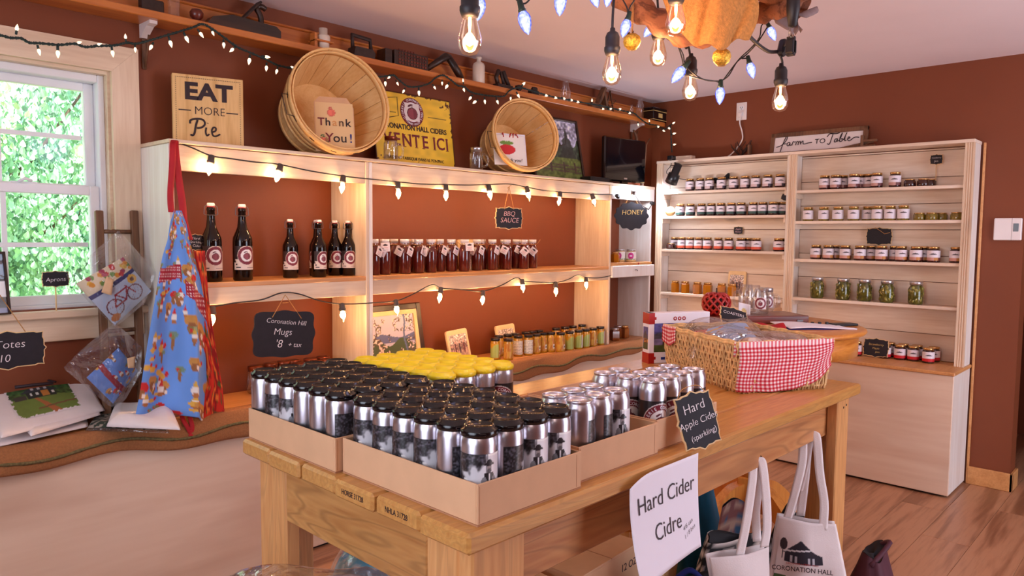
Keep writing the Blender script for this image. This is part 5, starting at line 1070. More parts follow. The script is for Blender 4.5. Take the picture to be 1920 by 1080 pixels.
fr = {(0, 0): -.25, (1, 0): 1.75, (2, 0): -.45, (3, 0): -.55, (0, 1): 1.85, (0, 2): .22, (0, 3): .26, (0, 4): .24, (0, 5): .05, (0, 6): 1.7, (0, 7): 2.6, (0, 8): 2.2, (0, 9): -.45, (0, 10): .4, (0, 11): 3.1}
for j in range(12):
    for i in range(4):
        a = .0740+.0685*i+(-.014 if j > 5 else 0); b_ = .0565+.0668*j if j < 6 else .4760+.0668*(j-6)
        rz = face+(fr[(i, j)] if (i, j) in fr else rk.uniform(-2, 2))
        can(a, b_, 'k', rz, 'black-topped can, %s row from the table end, %s from the front edge' % (ORD[i], ORD[j]), 'black-topped cans')
for j in range(6):
    for i in range(4):
        can(.3600+.0685*i-.003*j, min(.4900+.0600*j*1.04, .79), 'y', face+(-.5+.12*i if j == 0 else rk.uniform(-1, 1)), 'yellow-topped can, %s row from the front, %s from the table end' % (ORD[j], ORD[i]), 'yellow-topped cans')
for k, (a, b_, rz) in enumerate([(.385, .078, 2.45), (.454, .082, 2.2), (.524, .086, -.45), (.388, .147, 2.6), (.455, .150, 2.4), (.524, .154, 2.2)]):
    can(a, b_, 's', face+rz, 'uncapped silver can in the half-empty tray, %s row, %s along' % (ORD[k//3], ORD[k % 3]), 'bare silver cans')
for k, (a, b_) in enumerate([(.682, .090), (.751, .093), (.820, .097), (.888, .101), (.680, .159), (.747, .162), (.814, .166), (.882, .169), (.676, .228), (.742, .231)]):
    can(a, b_, 'a', face+(.45 if k < 4 else .1)+rk.uniform(-.15, .15), 'silver-topped apple label can, %s row from the chalkboard, %s along' % (ORD[k//4], ORD[k % 4]), 'apple label cans')
# ================================================================== SIGNS ON THE TABLE
p = tp(.745, .022, TH+.066)
t = chalk_sign('black scalloped chalkboard reading Hard Apple Cider leaning on a tray', .108, .128, [('Hard', .032, -.004, .032, 'chalk', .12, -.10), ('Apple Cider', .0235, .0, -.002, 'chalk', .14, -.10), ('(sparkling)', .019, .006, -.035, 'chalk', .14, -.14)], (p.x, p.y-.018, p.z), (math.radians(-14), math.radians(-9), TA-.38))
b = MB(); b.tube(cr([(-.045, .0, .05), (-.02, .004, .078), (.03, .004, .078), (.045, .0, .05)], 5), .0012, 5); obj('cord', b, M['twine'], t)
pt = tp(.585, -.001, TH-.118)
t = thing('paper_sign', 'white paper sign reading Hard Cider Cidre taped to the table front', 'sign', (pt.x, pt.y-.006, pt.z), TA)
w, h = .285, .222
def paper(u, v): x = (u-.5)*w; z = (v-.5)*h; return (x*(1-.02*(1-v))-.010*(1-v)*(u < .5)*(1-2*u), -.004-.030*(1-v)**1.6*(1-u)**1.5-.016*(1-v)**2-.010*v*max(0, .35-u), z-.018*(max(0, .3-u)/.3)**2*v)
b = MB(); b.sheet(paper, 30, 24); obj('sheet', b, M['paper'], t, solid=.0004)
def onpaper(s, size, x, z, **k):
    me = textmesh(s, size, .0002, k.get('shear', .0), off=k.get('off', -.0004)); c = MB(); X = Matrix.Translation((x, 0, z)) @ Matrix.Rotation(k.get('rot', 0), 4, 'Y'); q = joined([me], [X])
    q.v = [(px, paper(px/w+.5, pz/h+.5)[1]-.0012+py, pz) for px, py, pz in q.v]; obj('lettering', q, M['ink'], t)
onpaper('Hard Cider', .052, .002, .046, off=-.0004); onpaper('Cidre', .052, .0, -.026, off=-.0004); onpaper('4/6 can', .016, .085, -.044, rot=-.25, shear=.2); onpaper('1 / 8 box', .015, .092, -.062, rot=-.3, shear=.2)
# ================================================================== WICKER BASKET
B0, B1 = tp(1.39, .220, 0), tp(1.39+.335*.88, .220-.335*.475, 0)
ex = (B1-B0); lx_ = ex.length; ang = math.atan2(ex.y, ex.x); ly_ = .46; hb = .160
t = thing('wicker_basket', 'rectangular wicker basket lined with red gingham on the cedar table', 'basket', (B0.x, B0.y, TH), ang)
fl_ = .016
def wall_pt(s, z):                                        # s walks the perimeter in metres
    P = 2*(lx_+ly_); s %= P; f = fl_*z/hb
    if s < lx_: return Vector((-f+s*(lx_+2*f)/lx_, -f, z)), Vector((0, -1, 0))
    s -= lx_
    if s < ly_: return Vector((lx_+f, -f+s*(ly_+2*f)/ly_, z)), Vector((1, 0, 0))
    s -= ly_
    if s < lx_: return Vector((lx_+f-s*(lx_+2*f)/lx_, ly_+f, z)), Vector((0, 1, 0))
    s -= lx_; return Vector((-f, ly_+f-s*(ly_+2*f)/ly_, z)), Vector((-1, 0, 0))
P_ = 2*(lx_+ly_); nst = 150; b = MB()
for k in range(nst):
    s = P_*k/nst; pts = []
    for q in range(9):
        z = hb*q/8; p, n = wall_pt(s+.003*math.sin(q*2.2+k), z); pts.append(p+n*(.0035 if (q+k) % 2 else -.001))
    b.tube(pts, .0034, 5)
o = obj('reed_upright', b, M['reed'], t); o['kind'] = 'stuff'
for q in range(7):
    b = MB(); z = .012+q*(hb-.02)/6; pts = [wall_pt(P_*k/80, z)[0]+wall_pt(P_*k/80, z)[1]*(.003 if k % 2 else -.003) for k in range(80)]; b.tube(pts, .003, 5, True); obj('weaver', b, M['reed'], t)
b = MB(); pts = [wall_pt(P_*k/96, hb+.002*math.sin(k*1.3))[0] for k in range(96)]; b.tube(pts, .007, 6, True); b.tube([p+Vector((0, 0, .007)) for p in pts[3:]+pts[:3]], .005, 6, True); obj('rim', b, M['reed'], t)
b = MB(); b.box(0, lx_, 0, ly_, 0, .006); b.box(.001, .004, 0, ly_, 0, hb-.01); b.box(lx_-.004, lx_-.001, 0, ly_, 0, hb-.01); b.box(0, lx_, .001, .004, 0, hb-.01); b.box(0, lx_, ly_-.004, ly_-.001, 0, hb-.01); obj('inner_wall', b, M['cardi'], t)
m, nt, bb = newmat('red_gingham'); N, L = nt.nodes, nt.links
tc = N.new('ShaderNodeUVMap'); sp = N.new('ShaderNodeSeparateXYZ'); L.new(tc.outputs[0], sp.inputs[0]); gs = []
for k in (0, 1):
    a = N.new('ShaderNodeMath'); a.operation = 'FRACT'; L.new(sp.outputs[k], a.inputs[0]); c = N.new('ShaderNodeMath'); c.operation = 'GREATER_THAN'; c.inputs[1].default_value = .5; L.new(a.outputs[0], c.inputs[0]); gs.append(c)
ad = N.new('ShaderNodeMath'); ad.operation = 'ADD'; L.new(gs[0].outputs[0], ad.inputs[0]); L.new(gs[1].outputs[0], ad.inputs[1]); dv = N.new('ShaderNodeMath'); dv.operation = 'MULTIPLY'; dv.inputs[1].default_value = .5; L.new(ad.outputs[0], dv.inputs[0])
rp = N.new('ShaderNodeValToRGB'); e = rp.color_ramp.elements; e[0].color = (*lin((238, 226, 228)), 1); e[1].color = (*lin((186, 22, 40)), 1); q = e.new(.5); q.color = (*lin((222, 110, 122)), 1); L.new(dv.outputs[0], rp.inputs[0]); L.new(rp.outputs[0], bb.inputs['Base Color']); bb.inputs['Roughness'].default_value = .9
GING = m
def uvsheet(name, fn, nu, nv, su, sv, m, parent, solid=.002):
    b = MB(); b.sheet(fn, nu, nv); o = obj(name, b, m, parent, solid=solid); uv = o.data.uv_layers.new(name='UVMap')
    for lp in o.data.loops: i = lp.vertex_index; uv.data[lp.index].uv = ((i % (nu+1))/nu*su, (i//(nu+1))/nv*sv)
    return o
# liner flap over the front short wall, and folded along the rim at the far corner
def flap(u, v):
    s = -.018+u*(lx_+.03); d = .012+v*(hb*.93+.01*math.sin(u*5)); d *= 1-.42*max(0, (u-.78)/.22)**1.5*(v > 0) if u > .78 else 1
    z = hb+.010-d if v > .04 else hb+.012; f = fl_*max(z, 0)/hb
    return (s-f*.5+.004*math.sin(v*6), -f-.011-.006*math.sin(u*9+v*4)*v-.004*math.sin(u*23)*v, max(z, .004))
uvsheet('liner_flap', flap, 40, 24, 26, 13, GING, t)
def flap2(u, v): f = fl_; y = ly_*(.80+.2*u); d = v*(.055+.02*math.sin(u*3)); return (-f-.009-.004*math.sin(u*7)*v, y, hb+.012-d)
uvsheet('liner_corner', flap2, 14, 8, 8, 5, GING, t)
def flap3(u, v): x = (u-.07)*(lx_+.02); d = v*.05; return (x, .010-fl_*.7+v*.004, hb+.010-d)
uvsheet('liner_inside', flap3, 30, 4, 26, 4, GING, t)
basket = t
# bagged cloth goods lying in the basket
def gnomes(U, V, seed, bgc=(120, 164, 226), n=40, asp=1.0, sc=1.0):
    rg = np.random.default_rng(seed); C = base(U, bgc); C = C*(.94+.12*vnoise(U, V, 8, seed))[..., None]
    for q in range(n):
        x, y = rg.random(2); s = sc*(.030+.02*rg.random()); k = rg.integers(0, 4); ay = s*1.0; ax = s/asp
        if k == 0:      # mushroom cottage
            C = fill(C, ell(U, V, x, y+ay*.5, ax*1.4, ay*.8), (196, 140, 70) if rg.random() < .6 else (196, 40, 40)); C = fill(C, ell(U, V, x, y-ay*.5, ax*.9, ay*.8), (150, 96, 56)); C = fill(C, ell(U, V, x+ax*.6, y-ay*.6, ax*.4, ay*.4), (236, 220, 206))
        elif k == 1:    # gnome
            C = fill(C, ell(U, V, x, y-ay*.3, ax*.7, ay*.7), (232, 224, 216)); C = fill(C, ell(U, V, x, y-ay, ax*.6, ay*.4), (176, 110, 60)); C = fill(C, (np.abs(U-x) < ax*.5*(y+ay*1.3-V)/ay) & (V > y+ay*.2) & (V < y+ay*1.3), (200, 50, 50) if rg.random() < .5 else (214, 170, 70))
        elif k == 2: C = fill(C, ell(U, V, x, y, ax*.9, ay*.45), (220, 170, 70)); C = fill(C, ell(U, V, x+ax, y+ay*.4, ax*.4, ay*.4), (196, 40, 40))
        else: C = fill(C, ell(U, V, x, y, ax*.35, ay*1.1), (146, 100, 60)); C = fill(C, ell(U, V, x, y+ay, ax*1.0, ay*.5), (120, 140, 80), .7); C = fill(C, ell(U, V, x-ax*.5, y+ay*.9, ax*.25, ay*.25), (200, 50, 50))
    return C
def lump(fn_top, w, d, h, col, nu=46, nv=40):
    b = MB()
    def f(u, v):
        x, y = (u-.5)*w, (v-.5)*d; e = min(u, 1-u, v, 1-v); return (x, y, fn_top(u, v)*min(1, (e*9)**.6 if e > 0 else 0))
    b.sheet(f, nu, nv, col); return b
def bagged(name, label, cat, loc, rot, w, d, h, col, filmpad=.03, lift=.01):
    t = thing(name, label, cat, loc, rot); ft = lambda u, v: h*(.75+.25*math.sin(u*5+1)*math.cos(v*4))
    obj('folded_cloth', lump(ft, w, d, h, col), PRINTC, t)
    def film(u, v): e = min(u, 1-u, v, 1-v); x, y = (u-.5)*(w+2*filmpad), (v-.5)*(d+2*filmpad); return (x, y, .004+(h+lift+.006*math.sin(u*11+v*5)+.004*math.sin(v*13+u*7))*min(1, (max(e, 0)*6)**.6))
    b = MB(); b.sheet(film, 40, 36); obj('plastic_film', b, M['film'], t); return t
ca, sa = math.cos(ang), math.sin(ang)
def bk(x, y, z): return Vector((B0.x+x*ca-y*sa, B0.y+x*sa+y*ca, TH+z))
bagged('bagged_apron', 'bagged folded light blue gnome print cloth in the wicker basket', 'apron', bk(.155, .32, .106), (math.radians(11), math.radians(-3), ang-.35), .25, .22, .06, lambda U, V: gnomes(U, V, 3, (140, 178, 232), 16, 1, 1.6))
def dolls(U, V): C = base(U, (206, 176, 160)); n = vnoise(U, V, 7, 9); C = fill(C, n > .62, (150, 80, 60)); C = fill(C, n < .3, (70, 76, 120)); C = fill(C, (vnoise(U, V, 12, 4) > .7), (232, 214, 204)); return fill(C, ell(U, V, .55, .2, .1, .08), (240, 232, 236))
bagged('bagged_cloth', 'clear bag of folded brown and cream cloth at the front of the wicker basket', 'cloth', bk(.175, .14, .10), (math.radians(-5), math.radians(5), ang), .27, .22, .06, dolls)
# ================================================================== PUZZLE BOX
p = tp(1.651, .725, TH); yw = math.atan2(rt[1], rt[0])
t = thing('puzzle_box', 'white jigsaw box with a dusk cottage picture, standing behind the basket', 'box', (p.x+.0, p.y+.015, TH), ang); w, h, d = .275, .202, .052
b = MB(); b.box(0, w, 0, d, 0, h, .002); obj('carton', b, M['paper'], t)
def dusk(U, V):
    C = base(U, (84, 84, 150)); C = fill(C, V < .62+.1*np.sin(U*5), (120, 110, 150)); C = fill(C, (V < .85-.5*np.abs(U-.45)) & (V > .45), (74, 72, 84)); C = fill(C, (V < .5) & (V > .25) & (U > .15), (60, 40, 36)); n = vnoise(U, V, 22, 3)
    C = fill(C, (V < .46) & (V > .32) & (n > .55) & (U > .15), (230, 160, 70)); C = fill(C, V < .26, (70, 84, 44)); return C*(.8+.4*n)[..., None]
b = MB(); b.sheet(lambda u, v: (.022+u*(w-.03), -.0008, .045+v*.115), 60, 34, dusk); obj('picture', b, PRINTG, t)
b = MB(); b.sheet(lambda u, v: (-.0008, .046-u*.038, .055+v*.09), 16, 24, dusk); obj('side_picture', b, PRINTG, t)
for z0, z1 in ((0, .042), (.158, h)):
    b = MB(); b.box(-.0012, .024, -.0012, d, z0, z1); b.box(.022, .032, -.0012, .002, (z0+z1)/2-.006, (z0+z1)/2+.006, .003); obj('red_corner', b, M['red'], t)
b = MB(); b.box(.055, .075, -.001, 0, .014, .024); o = obj('blue_mark', b, M['navy'], t); b = MB(); b.box(.078, .098, -.001, 0, .014, .024); obj('red_mark', b, M['red'], t)
for k in range(3): b = MB(); b.lathe([(.004, 0), (.008, 0), (.008, .001), (.004, .001)], 14, Matrix.Translation((.115+.02*k, -.0004, .178)) @ Matrix.Rotation(math.pi/2, 4, 'X'), cap=False); obj('red_mark', b, M['red'], t)
# ================================================================== ROUND TABLE
RC, RR, RZ = Vector((-1.43, -1.50, 0)), .46, .955
t = thing('round_table', 'round honey oak pedestal table between the basket and the bookcase', 'table', RC)
b = MB(); b.lathe([(0, RZ-.026), (RR-.03, RZ-.026), (RR-.008, RZ-.022), (RR, RZ-.012), (RR-.004, RZ-.004), (RR-.016, RZ), (0, RZ)], 64); obj('tabletop', b, M['honey'], t)
b = MB(); b.lathe([(RR-.05, RZ-.115), (RR-.035, RZ-.115), (RR-.032, RZ-.026), (RR-.05, RZ-.026)], 64, cap=False); obj('apron_ring', b, M['honey'], t)
b = MB(); b.lathe([(0, .10), (.05, .10), (.052, .17), (.05, .235), (.058, .24), (.064, .255), (.060, .27), (.066, .285), (.06, .30), (.045, .31), (.048, .36), (.062, .45), (.06, .55), (.04, .66), (.05, .70), (.055, .74), (.06, RZ-.026)], 24); b.box(-.062, .062, -.062, .062, .08, .245, .006, Matrix.Rotation(math.radians(24), 4, 'Z')); obj('pedestal', b, M['honeyz'], t)
for k in range(4):
    a = math.radians(24+45+90*k); b = MB(); o = cr([(.04, .215), (.12, .205), (.20, .15), (.28, .07), (.37, .05), (.42, .045)], 4); u_ = [(p[0], p[1]) for p in [(q.x, q.y) for q in [Vector((x.x, x.y, 0)) for x in o]]]
    lo = [(.42, 0), (.36, 0), (.28, .015), (.20, .06), (.12, .10), (.04, .10)]; b.prism(u_+lo, -.024, .024, Matrix.Rotation(a, 4, 'Z')); obj('leg', b, M['honeyz'], t)
# things on the round table
pr, pl_ = at(1479, 590, 'z', RZ+.02), at(1345, 585, 'z', RZ+.02)
t = thing('wooden_lap_desk', 'dark mahogany slab box on the round table under the glass mugs', 'box', (RC.x+.02, RC.y+.055, RZ), math.radians(-38)); b = MB(); b.box(-.25, .25, -.10, .12, .002, .036, .003); obj('case', b, M['mahog'], t); b = MB(); b.box(.19, .22, -.104, -.10, .008, .018, .001); obj('latch', b, M['steel'], t)
pa = at(1343, 588, 'z', RZ+.05); t = thing('lattice_apple', 'red openwork lattice apple ornament on the round table', 'ornament', (0, 0, 0)); q = at(1343, 566, 'y', RC.y+.12); t.location = (q.x, q.y, RZ+.036+.056)
b = MB(); Rg = .060
def ap(lat, lon): r = Rg*(math.cos(lat)**.85 if abs(lat) < 1.56 else .0); return (r*math.cos(lon), r*math.sin(lon), Rg*.93*math.sin(lat)-.012*max(0, math.sin(lat))**6)
for k in range(11):
    for sg in (-1, 1): b.tube([ap(-1.35+2.7*q/14, k*2*math.pi/11+sg*q*.16) for q in range(15)], .0062, 5)
b.lathe([(.008, Rg*.80), (.022, Rg*.84), (.03, Rg*.78)], 16, cap=False); b.lathe([(.0, -Rg*.92), (.028, -Rg*.91), (.03, -Rg*.85)], 16, cap=False); o = obj('lattice', b, M['redm'], t)
b = MB(); b.lathe([(0, -Rg*.7), (.03, -Rg*.6), (.044, 0), (.03, Rg*.6), (0, Rg*.7)], 12); obj('dark_core', b, M['darkw'], t); b = MB(); b.tube([(0, 0, Rg*.7), (.004, .002, Rg*1.15)], .004, 5); obj('stem', b, M['darkw'], t)  # dark ball put inside so the lattice holes look dark
zt_ = RZ+.036
for i, (px, lid, lg) in enumerate([(1398, None, 0), (1412, None, 0), (1426, None, 1), (1436, 'silver', 1)]):
    p = at(px, 588, 'y', RC.y+[.10, .05, .0, .04][i]); mug('glass mason mug on the dark slab, %s of the cluster' % ORD[i], (p.x, p.y, zt_), [2.4, 1, -1.2, -.9][i], [.132, .132, .12, .11][i], .035, lid, bool(lg))
p = at(1376, 596, 'z', RZ+.046); t = chalk_sign('black chalkboard reading Coasters leaning behind the wicker basket', .125, .095, [('COASTERS', .020, -.002, .018, 'chalk', .1, 0), ('.90', .024, .012, -.020, 'chalk', .1, 0)], p, (math.radians(-40), math.radians(14), yw+.1))
p = at(1396, 577, 'z', RZ+.036+.032); t = thing('paper_card', 'white curved card with a gold seal beside the glass mugs', 'card', p, (0, 0, yw)); b = MB(); b.sheet(lambda u, v: ((u-.5)*.055, .01*math.sin(u*3), (v-.5)*.05-.012*u), 12, 10, lambda U, V: fill(base(U, (238, 232, 238)), ell(U, V, .5, .3, .25, .25), (226, 200, 130))); obj('card', b, PRINT, t, solid=.001)
p = at(1520, 612, 'z', RZ+.006); t = thing('notebook', 'open white spiral paper pad on the round table', 'notebook', (p.x, p.y, RZ+.001), yw+.10)
b = MB(); b.sheet(lambda u, v: ((u-.5)*.30+.02*(v < .3), (v-.5)*.15, .006+.004*math.sin(u*5)+.010*(1-u)*v), 20, 10); obj('page', b, M['paper'], t, solid=.004)
b = MB()
for k in range(8): b.box(-.13+k*.034, -.118+k*.034, .066, .08, .004, .016, .002)
o = obj('spiral_binding', b, M['black'], t); b = MB(); b.box(-.14, .15, -.07, .07, .0, .003); obj('back_cover', b, M['navy'], t)
p = at(1438, 612, 'z', RZ+.01); t = thing('red_cloth', 'folded red cloth beside the paper pad', 'cloth', (p.x, p.y, RZ+.002), yw); b = MB(); b.sheet(lambda u, v: ((u-.5)*.14, (v-.5)*.08, .004+.020*abs(math.sin(u*4+v))*math.sin(v*3.1)), 16, 10); obj('cloth', b, M['redr'], t, solid=.002)
p = at(1598, 609, 'z', RZ+.004); t = thing('calculator', 'thin dark case lying near the round table edge', 'case', (p.x-.03, p.y+.03, RZ+.001), yw+.25); b = MB(); b.box(-.06, .06, -.03, .03, 0, .010, .004); obj('case', b, M['black'], t)
p = at(1322, 583, 'z', RZ+.03); t = thing('magazines', 'thin stack of pale papers left of the lattice apple', 'papers', (p.x+.02, p.y-.03, RZ), yw)
for k in range(4): b = MB(); b.box(-.10, .08, -.06, .06, .002+k*.006, .007+k*.006); obj('paper', b, M['paper' if k % 2 else 'cloth'], t, (.006*k, 0, 0), (0, 0, .06*k))
# ================================================================== WINDOW CORNER: LADDER, BAGS, APRON, TOTES
p0, p1 = at(186, 395, 'y', -.035), at(252, 395, 'y', -.035)
t = thing('small_ladder', 'small dark wooden ladder leaning beside the window', 'ladder', ((p0.x+p1.x)/2, -.10, zC)); L0 = t.location; lh = .80
def lrail(x, top): 
    b = MB(); b.box(-.013, .013, -.011, .011, 0, 1, .003); o = obj('rail', b, M['midw'], t); q = Vector((x-L0.x, -.030-L0.y, top-zC)); r = Vector((x-L0.x-.02, -.015, 0)); d = q-r
    o.location = r; o.rotation_euler = Vector((0, 0, 1)).rotation_difference(d).to_euler(); o.scale = (1, 1, d.length)
lrail(p0.x, p0.z); lrail(p1.x, p1.z)
for f in (.15, .42, .66, .90):
    b = MB(); z = (p0.z-zC)*f; y = -.015+(.085-.0)*f; b.tube([(p0.x-L0.x-.02*(1-f), y, z), (p1.x-L0.x-.02*(1-f), y, z)], .008, 7); obj('rung', b, M['midw'], t)
def bike(U, V):
    C = base(U, (188, 204, 228)); C = fill(C, V > .68, (232, 216, 186)); C = fill(C, (V > .60) & (V < .69), (42, 56, 116)); rg = np.random.default_rng(4)
    for q in range(26): C = fill(C, ell(U, V, rg.random(), .72+.26*rg.random(), .05, .05), [(196, 60, 60), (226, 150, 50), (110, 150, 70), (170, 60, 90), (232, 190, 80)][q % 5])
    for x in (.24, .72): d = np.hypot(U-x, V-.26); C = fill(C, (d < .17) & (d > .145), (110, 30, 44)); C = fill(C, (d < .145) & (np.abs(np.sin(8*np.arctan2(V-.26, U-x))) < .12), (150, 110, 110))
    for (x0, y0, x1, y1) in ((.24, .26, .38, .46), (.38, .46, .64, .46), (.38, .46, .5, .26), (.5, .26, .64, .46), (.64, .5, .72, .26), (.24, .26, .5, .26)):
        tt = np.clip(((U-x0)*(x1-x0)+(V-y0)*(y1-y0))/((x1-x0)**2+(y1-y0)**2), 0, 1); C = fill(C, np.hypot(U-x0-tt*(x1-x0), V-y0-tt*(y1-y0)) < .014, (150, 30, 44))
    C = fill(C, ell(U, V, .84, .52, .10, .10), (232, 180, 60)); C = fill(C, ell(U, V, .84, .52, .045, .045), (96, 60, 36)); return fill(C, ell(U, V, .12, .1, .10, .07), (196, 120, 60))
def quad(P, bulge=0, off=Vector((0, 0, 0))):
    a, b_, c, d = P
    return lambda u, v: (a*(1-u)*(1-v)+b_*u*(1-v)+c*u*v+d*(1-u)*v)+off+Vector((0, -1, .0))*bulge*(math.sin(math.pi*u)*math.sin(math.pi*v))**.6
def hung_bag(label, pix, filmpix, y0, col, tagpix, slope=.25):
    pt_ = lambda px, py, dy=0: at(px, py, 'y', y0+dy)
    P = [pt_(*q) for q in pix]; ctr = sum(P, Vector())/4; t = thing('bagged_apron', label, 'apron', ctr); P = [q-ctr for q in P]
    b = MB(); b.sheet(quad(P, .022), 70, 60, col); b.sheet(quad(P, -.016), 10, 10, lambda U, V: base(U, (190, 190, 200))); obj('folded_cloth', b, PRINTC, t)
    F = [pt_(px, py)-ctr for px, py in filmpix]; n = len(F); c = sum(F, Vector())/n
    for sgn in (-1, 1):
        def film(u, v):
            k = u*n; i = int(k) % n; f = k-int(k); e = F[i]*(1-f)+F[(i+1) % n]*f; q = c+(e-c)*v
            return q+Vector((0, 1, 0))*(sgn*(.030*(1-v**3)+.006*math.sin(u*31+v*7)*(v)))
        b = MB(); b.sheet(film, 64, 10); obj('plastic_film', b, M['film'], t)
    if tagpix:
        T = [pt_(px, py, -.035)-ctr for px, py in tagpix]; b = MB(); b.sheet(quad(T), 4, 4); obj('price_tag', b, mat('manila_tag_%d' % len(MATS), (226, 188, 146), .8), t, solid=.001)
    return t
hung_bag('clear bag with folded bicycle and vegetable print apron on the ladder', [(215, 610), (284, 546), (231, 482), (142, 532)], [(222, 432), (262, 475), (293, 512), (270, 570), (222, 608), (214, 612), (170, 570), (122, 517), (170, 478)], -.13, lambda U, V: bike(1-V*1.0, U) if False else bike(V*0+U, V), [(190, 548), (209, 554), (213, 524), (200, 518)])
hung_bag('lower clear bag with folded light blue gnome print apron', [(212, 757), (259, 696), (222, 652), (162, 708)], [(214, 606), (240, 625), (266, 652), (264, 700), (232, 752), (208, 764), (160, 725), (118, 690), (165, 645)], -.20, lambda U, V: fill(gnomes(U, V, 8, (96, 140, 214), 14, 1, 1.9), np.abs(U-.42+.05*np.sin(V*3)) < .07, (150, 34, 54)), [(238, 672), (254, 668), (252, 690), (240, 690)])
# ---- apron hanging on the shelving end
yA2 = -.335
rows_ = [(395, 326, 340), (420, 318, 350), (450, 313, 356), (480, 303, 366), (520, 295, 377), (560, 288, 386), (620, 277, 394), (680, 267, 399), (740, 257, 402), (778, 249, 403)]
def apron_edge(v):
    k = v*(len(rows_)-1); i = min(int(k), len(rows_)-2); f = k-i; return [rows_[i][q]*(1-f)+rows_[i+1][q]*f for q in range(3)]
ctr = at(335, 600, 'y', yA2); t = thing('hanging_apron', 'light blue gnome print apron hanging by red ribbons on the shelving end', 'apron', ctr)
def ap_pt(u, v):
    y, xl, xr = apron_edge(v); px = xl+(xr-xl)*u; py = y+(26*max(0, u-.72)/.28 if v > .5 else 0)*(v-.5)*2
    q = at(px, py, 'y', yA2); fold = .026*v*math.sin(u*10+1.1)+.03*math.exp(-((u-.72+.0*v)/.06)**2)*v; return q-ctr+Vector((0, -1, 0))*fold
def apcol(U, V):
    W_ = U*.2+.0; V2 = 1-V; C = gnomes(U, V2, 12, (104, 152, 226), 150, .40, .55)
    for (x0, x1, v0, v1, sl) in ((.02, .55, .40, .475, .05), (.60, 1.05, .455, .535, -.22)):
        mk = (U > x0) & (U < x1) & (V+sl*(U-x0) > v0) & (V+sl*(U-x0) < v1); C = fill(C, mk, (164, 28, 48)); dots = (np.hypot(((U*26) % 1)-.5, ((V*60) % 1)-.5) < .25); C = fill(C, mk & dots, (236, 214, 214))
    return C
b = MB(); b.sheet(ap_pt, 90, 150, apcol); obj('blue_cloth', b, PRINTC, t, solid=.002)
def tom(U, V): C = base(U, (150, 20, 18)); n = vnoise(U*.4, V, 22, 3); C = fill(C, n > .55, (206, 44, 24)); C = fill(C, vnoise(U*.4, V, 26, 9) > .72, (232, 120, 50)); return fill(C, vnoise(U*.4, V, 30, 1) > .8, (70, 90, 40))
tr = [(470, 371, 384), (560, 380, 392), (640, 388, 404), (720, 395, 418), (800, 360, 425)]
def tpt(u, v):
    k = v*(len(tr)-1); i = min(int(k), len(tr)-2); f = k-i; y, xl, xr = [tr[i][q]*(1-f)+tr[i+1][q]*f for q in range(3)]
    return at(xl+(xr-xl)*u-8*(1-u), y+12*u*v, 'y', yA2+.02)-ctr+Vector((0, -1, 0))*.012*math.sin(u*6)*v
b = MB(); b.sheet(tpt, 24, 60, tom); obj('tomato_print_lining', b, PRINTC, t, solid=.002)
def ribbon(pix, w, name='red_ribbon'):
    C_ = cr([at(px, py, 'y', yA2+dy)-ctr for px, py, dy in pix], 6); n = len(C_)-1
    b = MB(); b.sheet(lambda u, v: C_[round(v*n)]+Vector(((u-.5)*w, .004*math.sin(v*9), 0)), 3, n); obj(name, b, M['redr'], t, solid=.0015)
ribbon([(328, 262, .055), (325, 272, .02), (322, 310, .015), (320, 360, .01), (322, 398, 0)], .022)
ribbon([(328, 262, .055), (330, 285, .02), (334, 330, .02), (341, 380, .02), (346, 415, 0), (356, 450, .01)], .026)
ribbon([(340, 770, .01), (345, 790, 0), (354, 806, -.01), (366, 826, -.02)], .016); ribbon([(352, 765, .01), (357, 785, 0), (360, 805, -.01), (358, 818, -.02)], .016)
# ---- stained glass panel and sill sign
q = at(0, 540, 'y', -.075); t = thing('stained_glass', 'small stained glass panel standing on the window sill', 'panel', (at(-14, 540, 'y', -.075).x-.045, -.075, WZ0-.004), (math.radians(-8), 0, math.radians(10)))
def sg(U, V):
    C = base(U, (150, 178, 206)); C = fill(C, ell(U, V, .75, .28, .5, .34), (44, 36, 40)); C = fill(C, ell(U, V, .95, .42, .24, .14), (232, 236, 240)); C = fill(C, (V > .55+.3*U) & (V < .9), (60, 52, 60)); C = fill(C, ell(U, V, .72, .58, .14, .1), (110, 160, 220)); C = fill(C, V < .13, (110, 110, 150))
    for f in (np.abs(np.hypot(U-.75, V-.28)-.40), np.abs(V-.13), np.abs(U+V-1.1), np.abs(V-.6-.3*U)): C = fill(C, f < .012, (30, 26, 30))
    return C
b = MB(); b.sheet(lambda u, v: ((u-.5)*.19, 0, v*.205), 50, 50, sg); obj('glass_picture', b, PRINTG, t)
b = MB()
for s in (-1, 1): b.box(s*.095-.004, s*.095+.004, -.005, .005, 0, .21)
b.box(-.099, .099, -.005, .005, 0, .006); b.box(-.099, .099, -.005, .005, .204, .212); obj('lead_frame', b, M['iron'], t)
p = at(104, 523, 'y', -.04); chalk_sign('little black stick sign reading Aprons on the window sill', .084, .052, [('Aprons', .021, 0, -.002, 'chalk', .12, -.03)], (p.x, -.04, p.z), 0, stick=WZ0-.004 and (p.z-.026-(WZ0-.004)))
p = at(14, 657, 'y', -.23); chalk_sign('black Totes 10 dollars chalkboard hanging under the sill', .205, .112, [('Totes', .036, .006, .018, 'chalk', .12, 0), ('$10', .034, -.02, -.026, 'chalk', .15, 0)], p, 0,
    hang=[[(-.03, -.002, .056), (.0, .12, .17), (.004, .14, .175)], [(.05, -.002, .056), (.01, .12, .17)]])
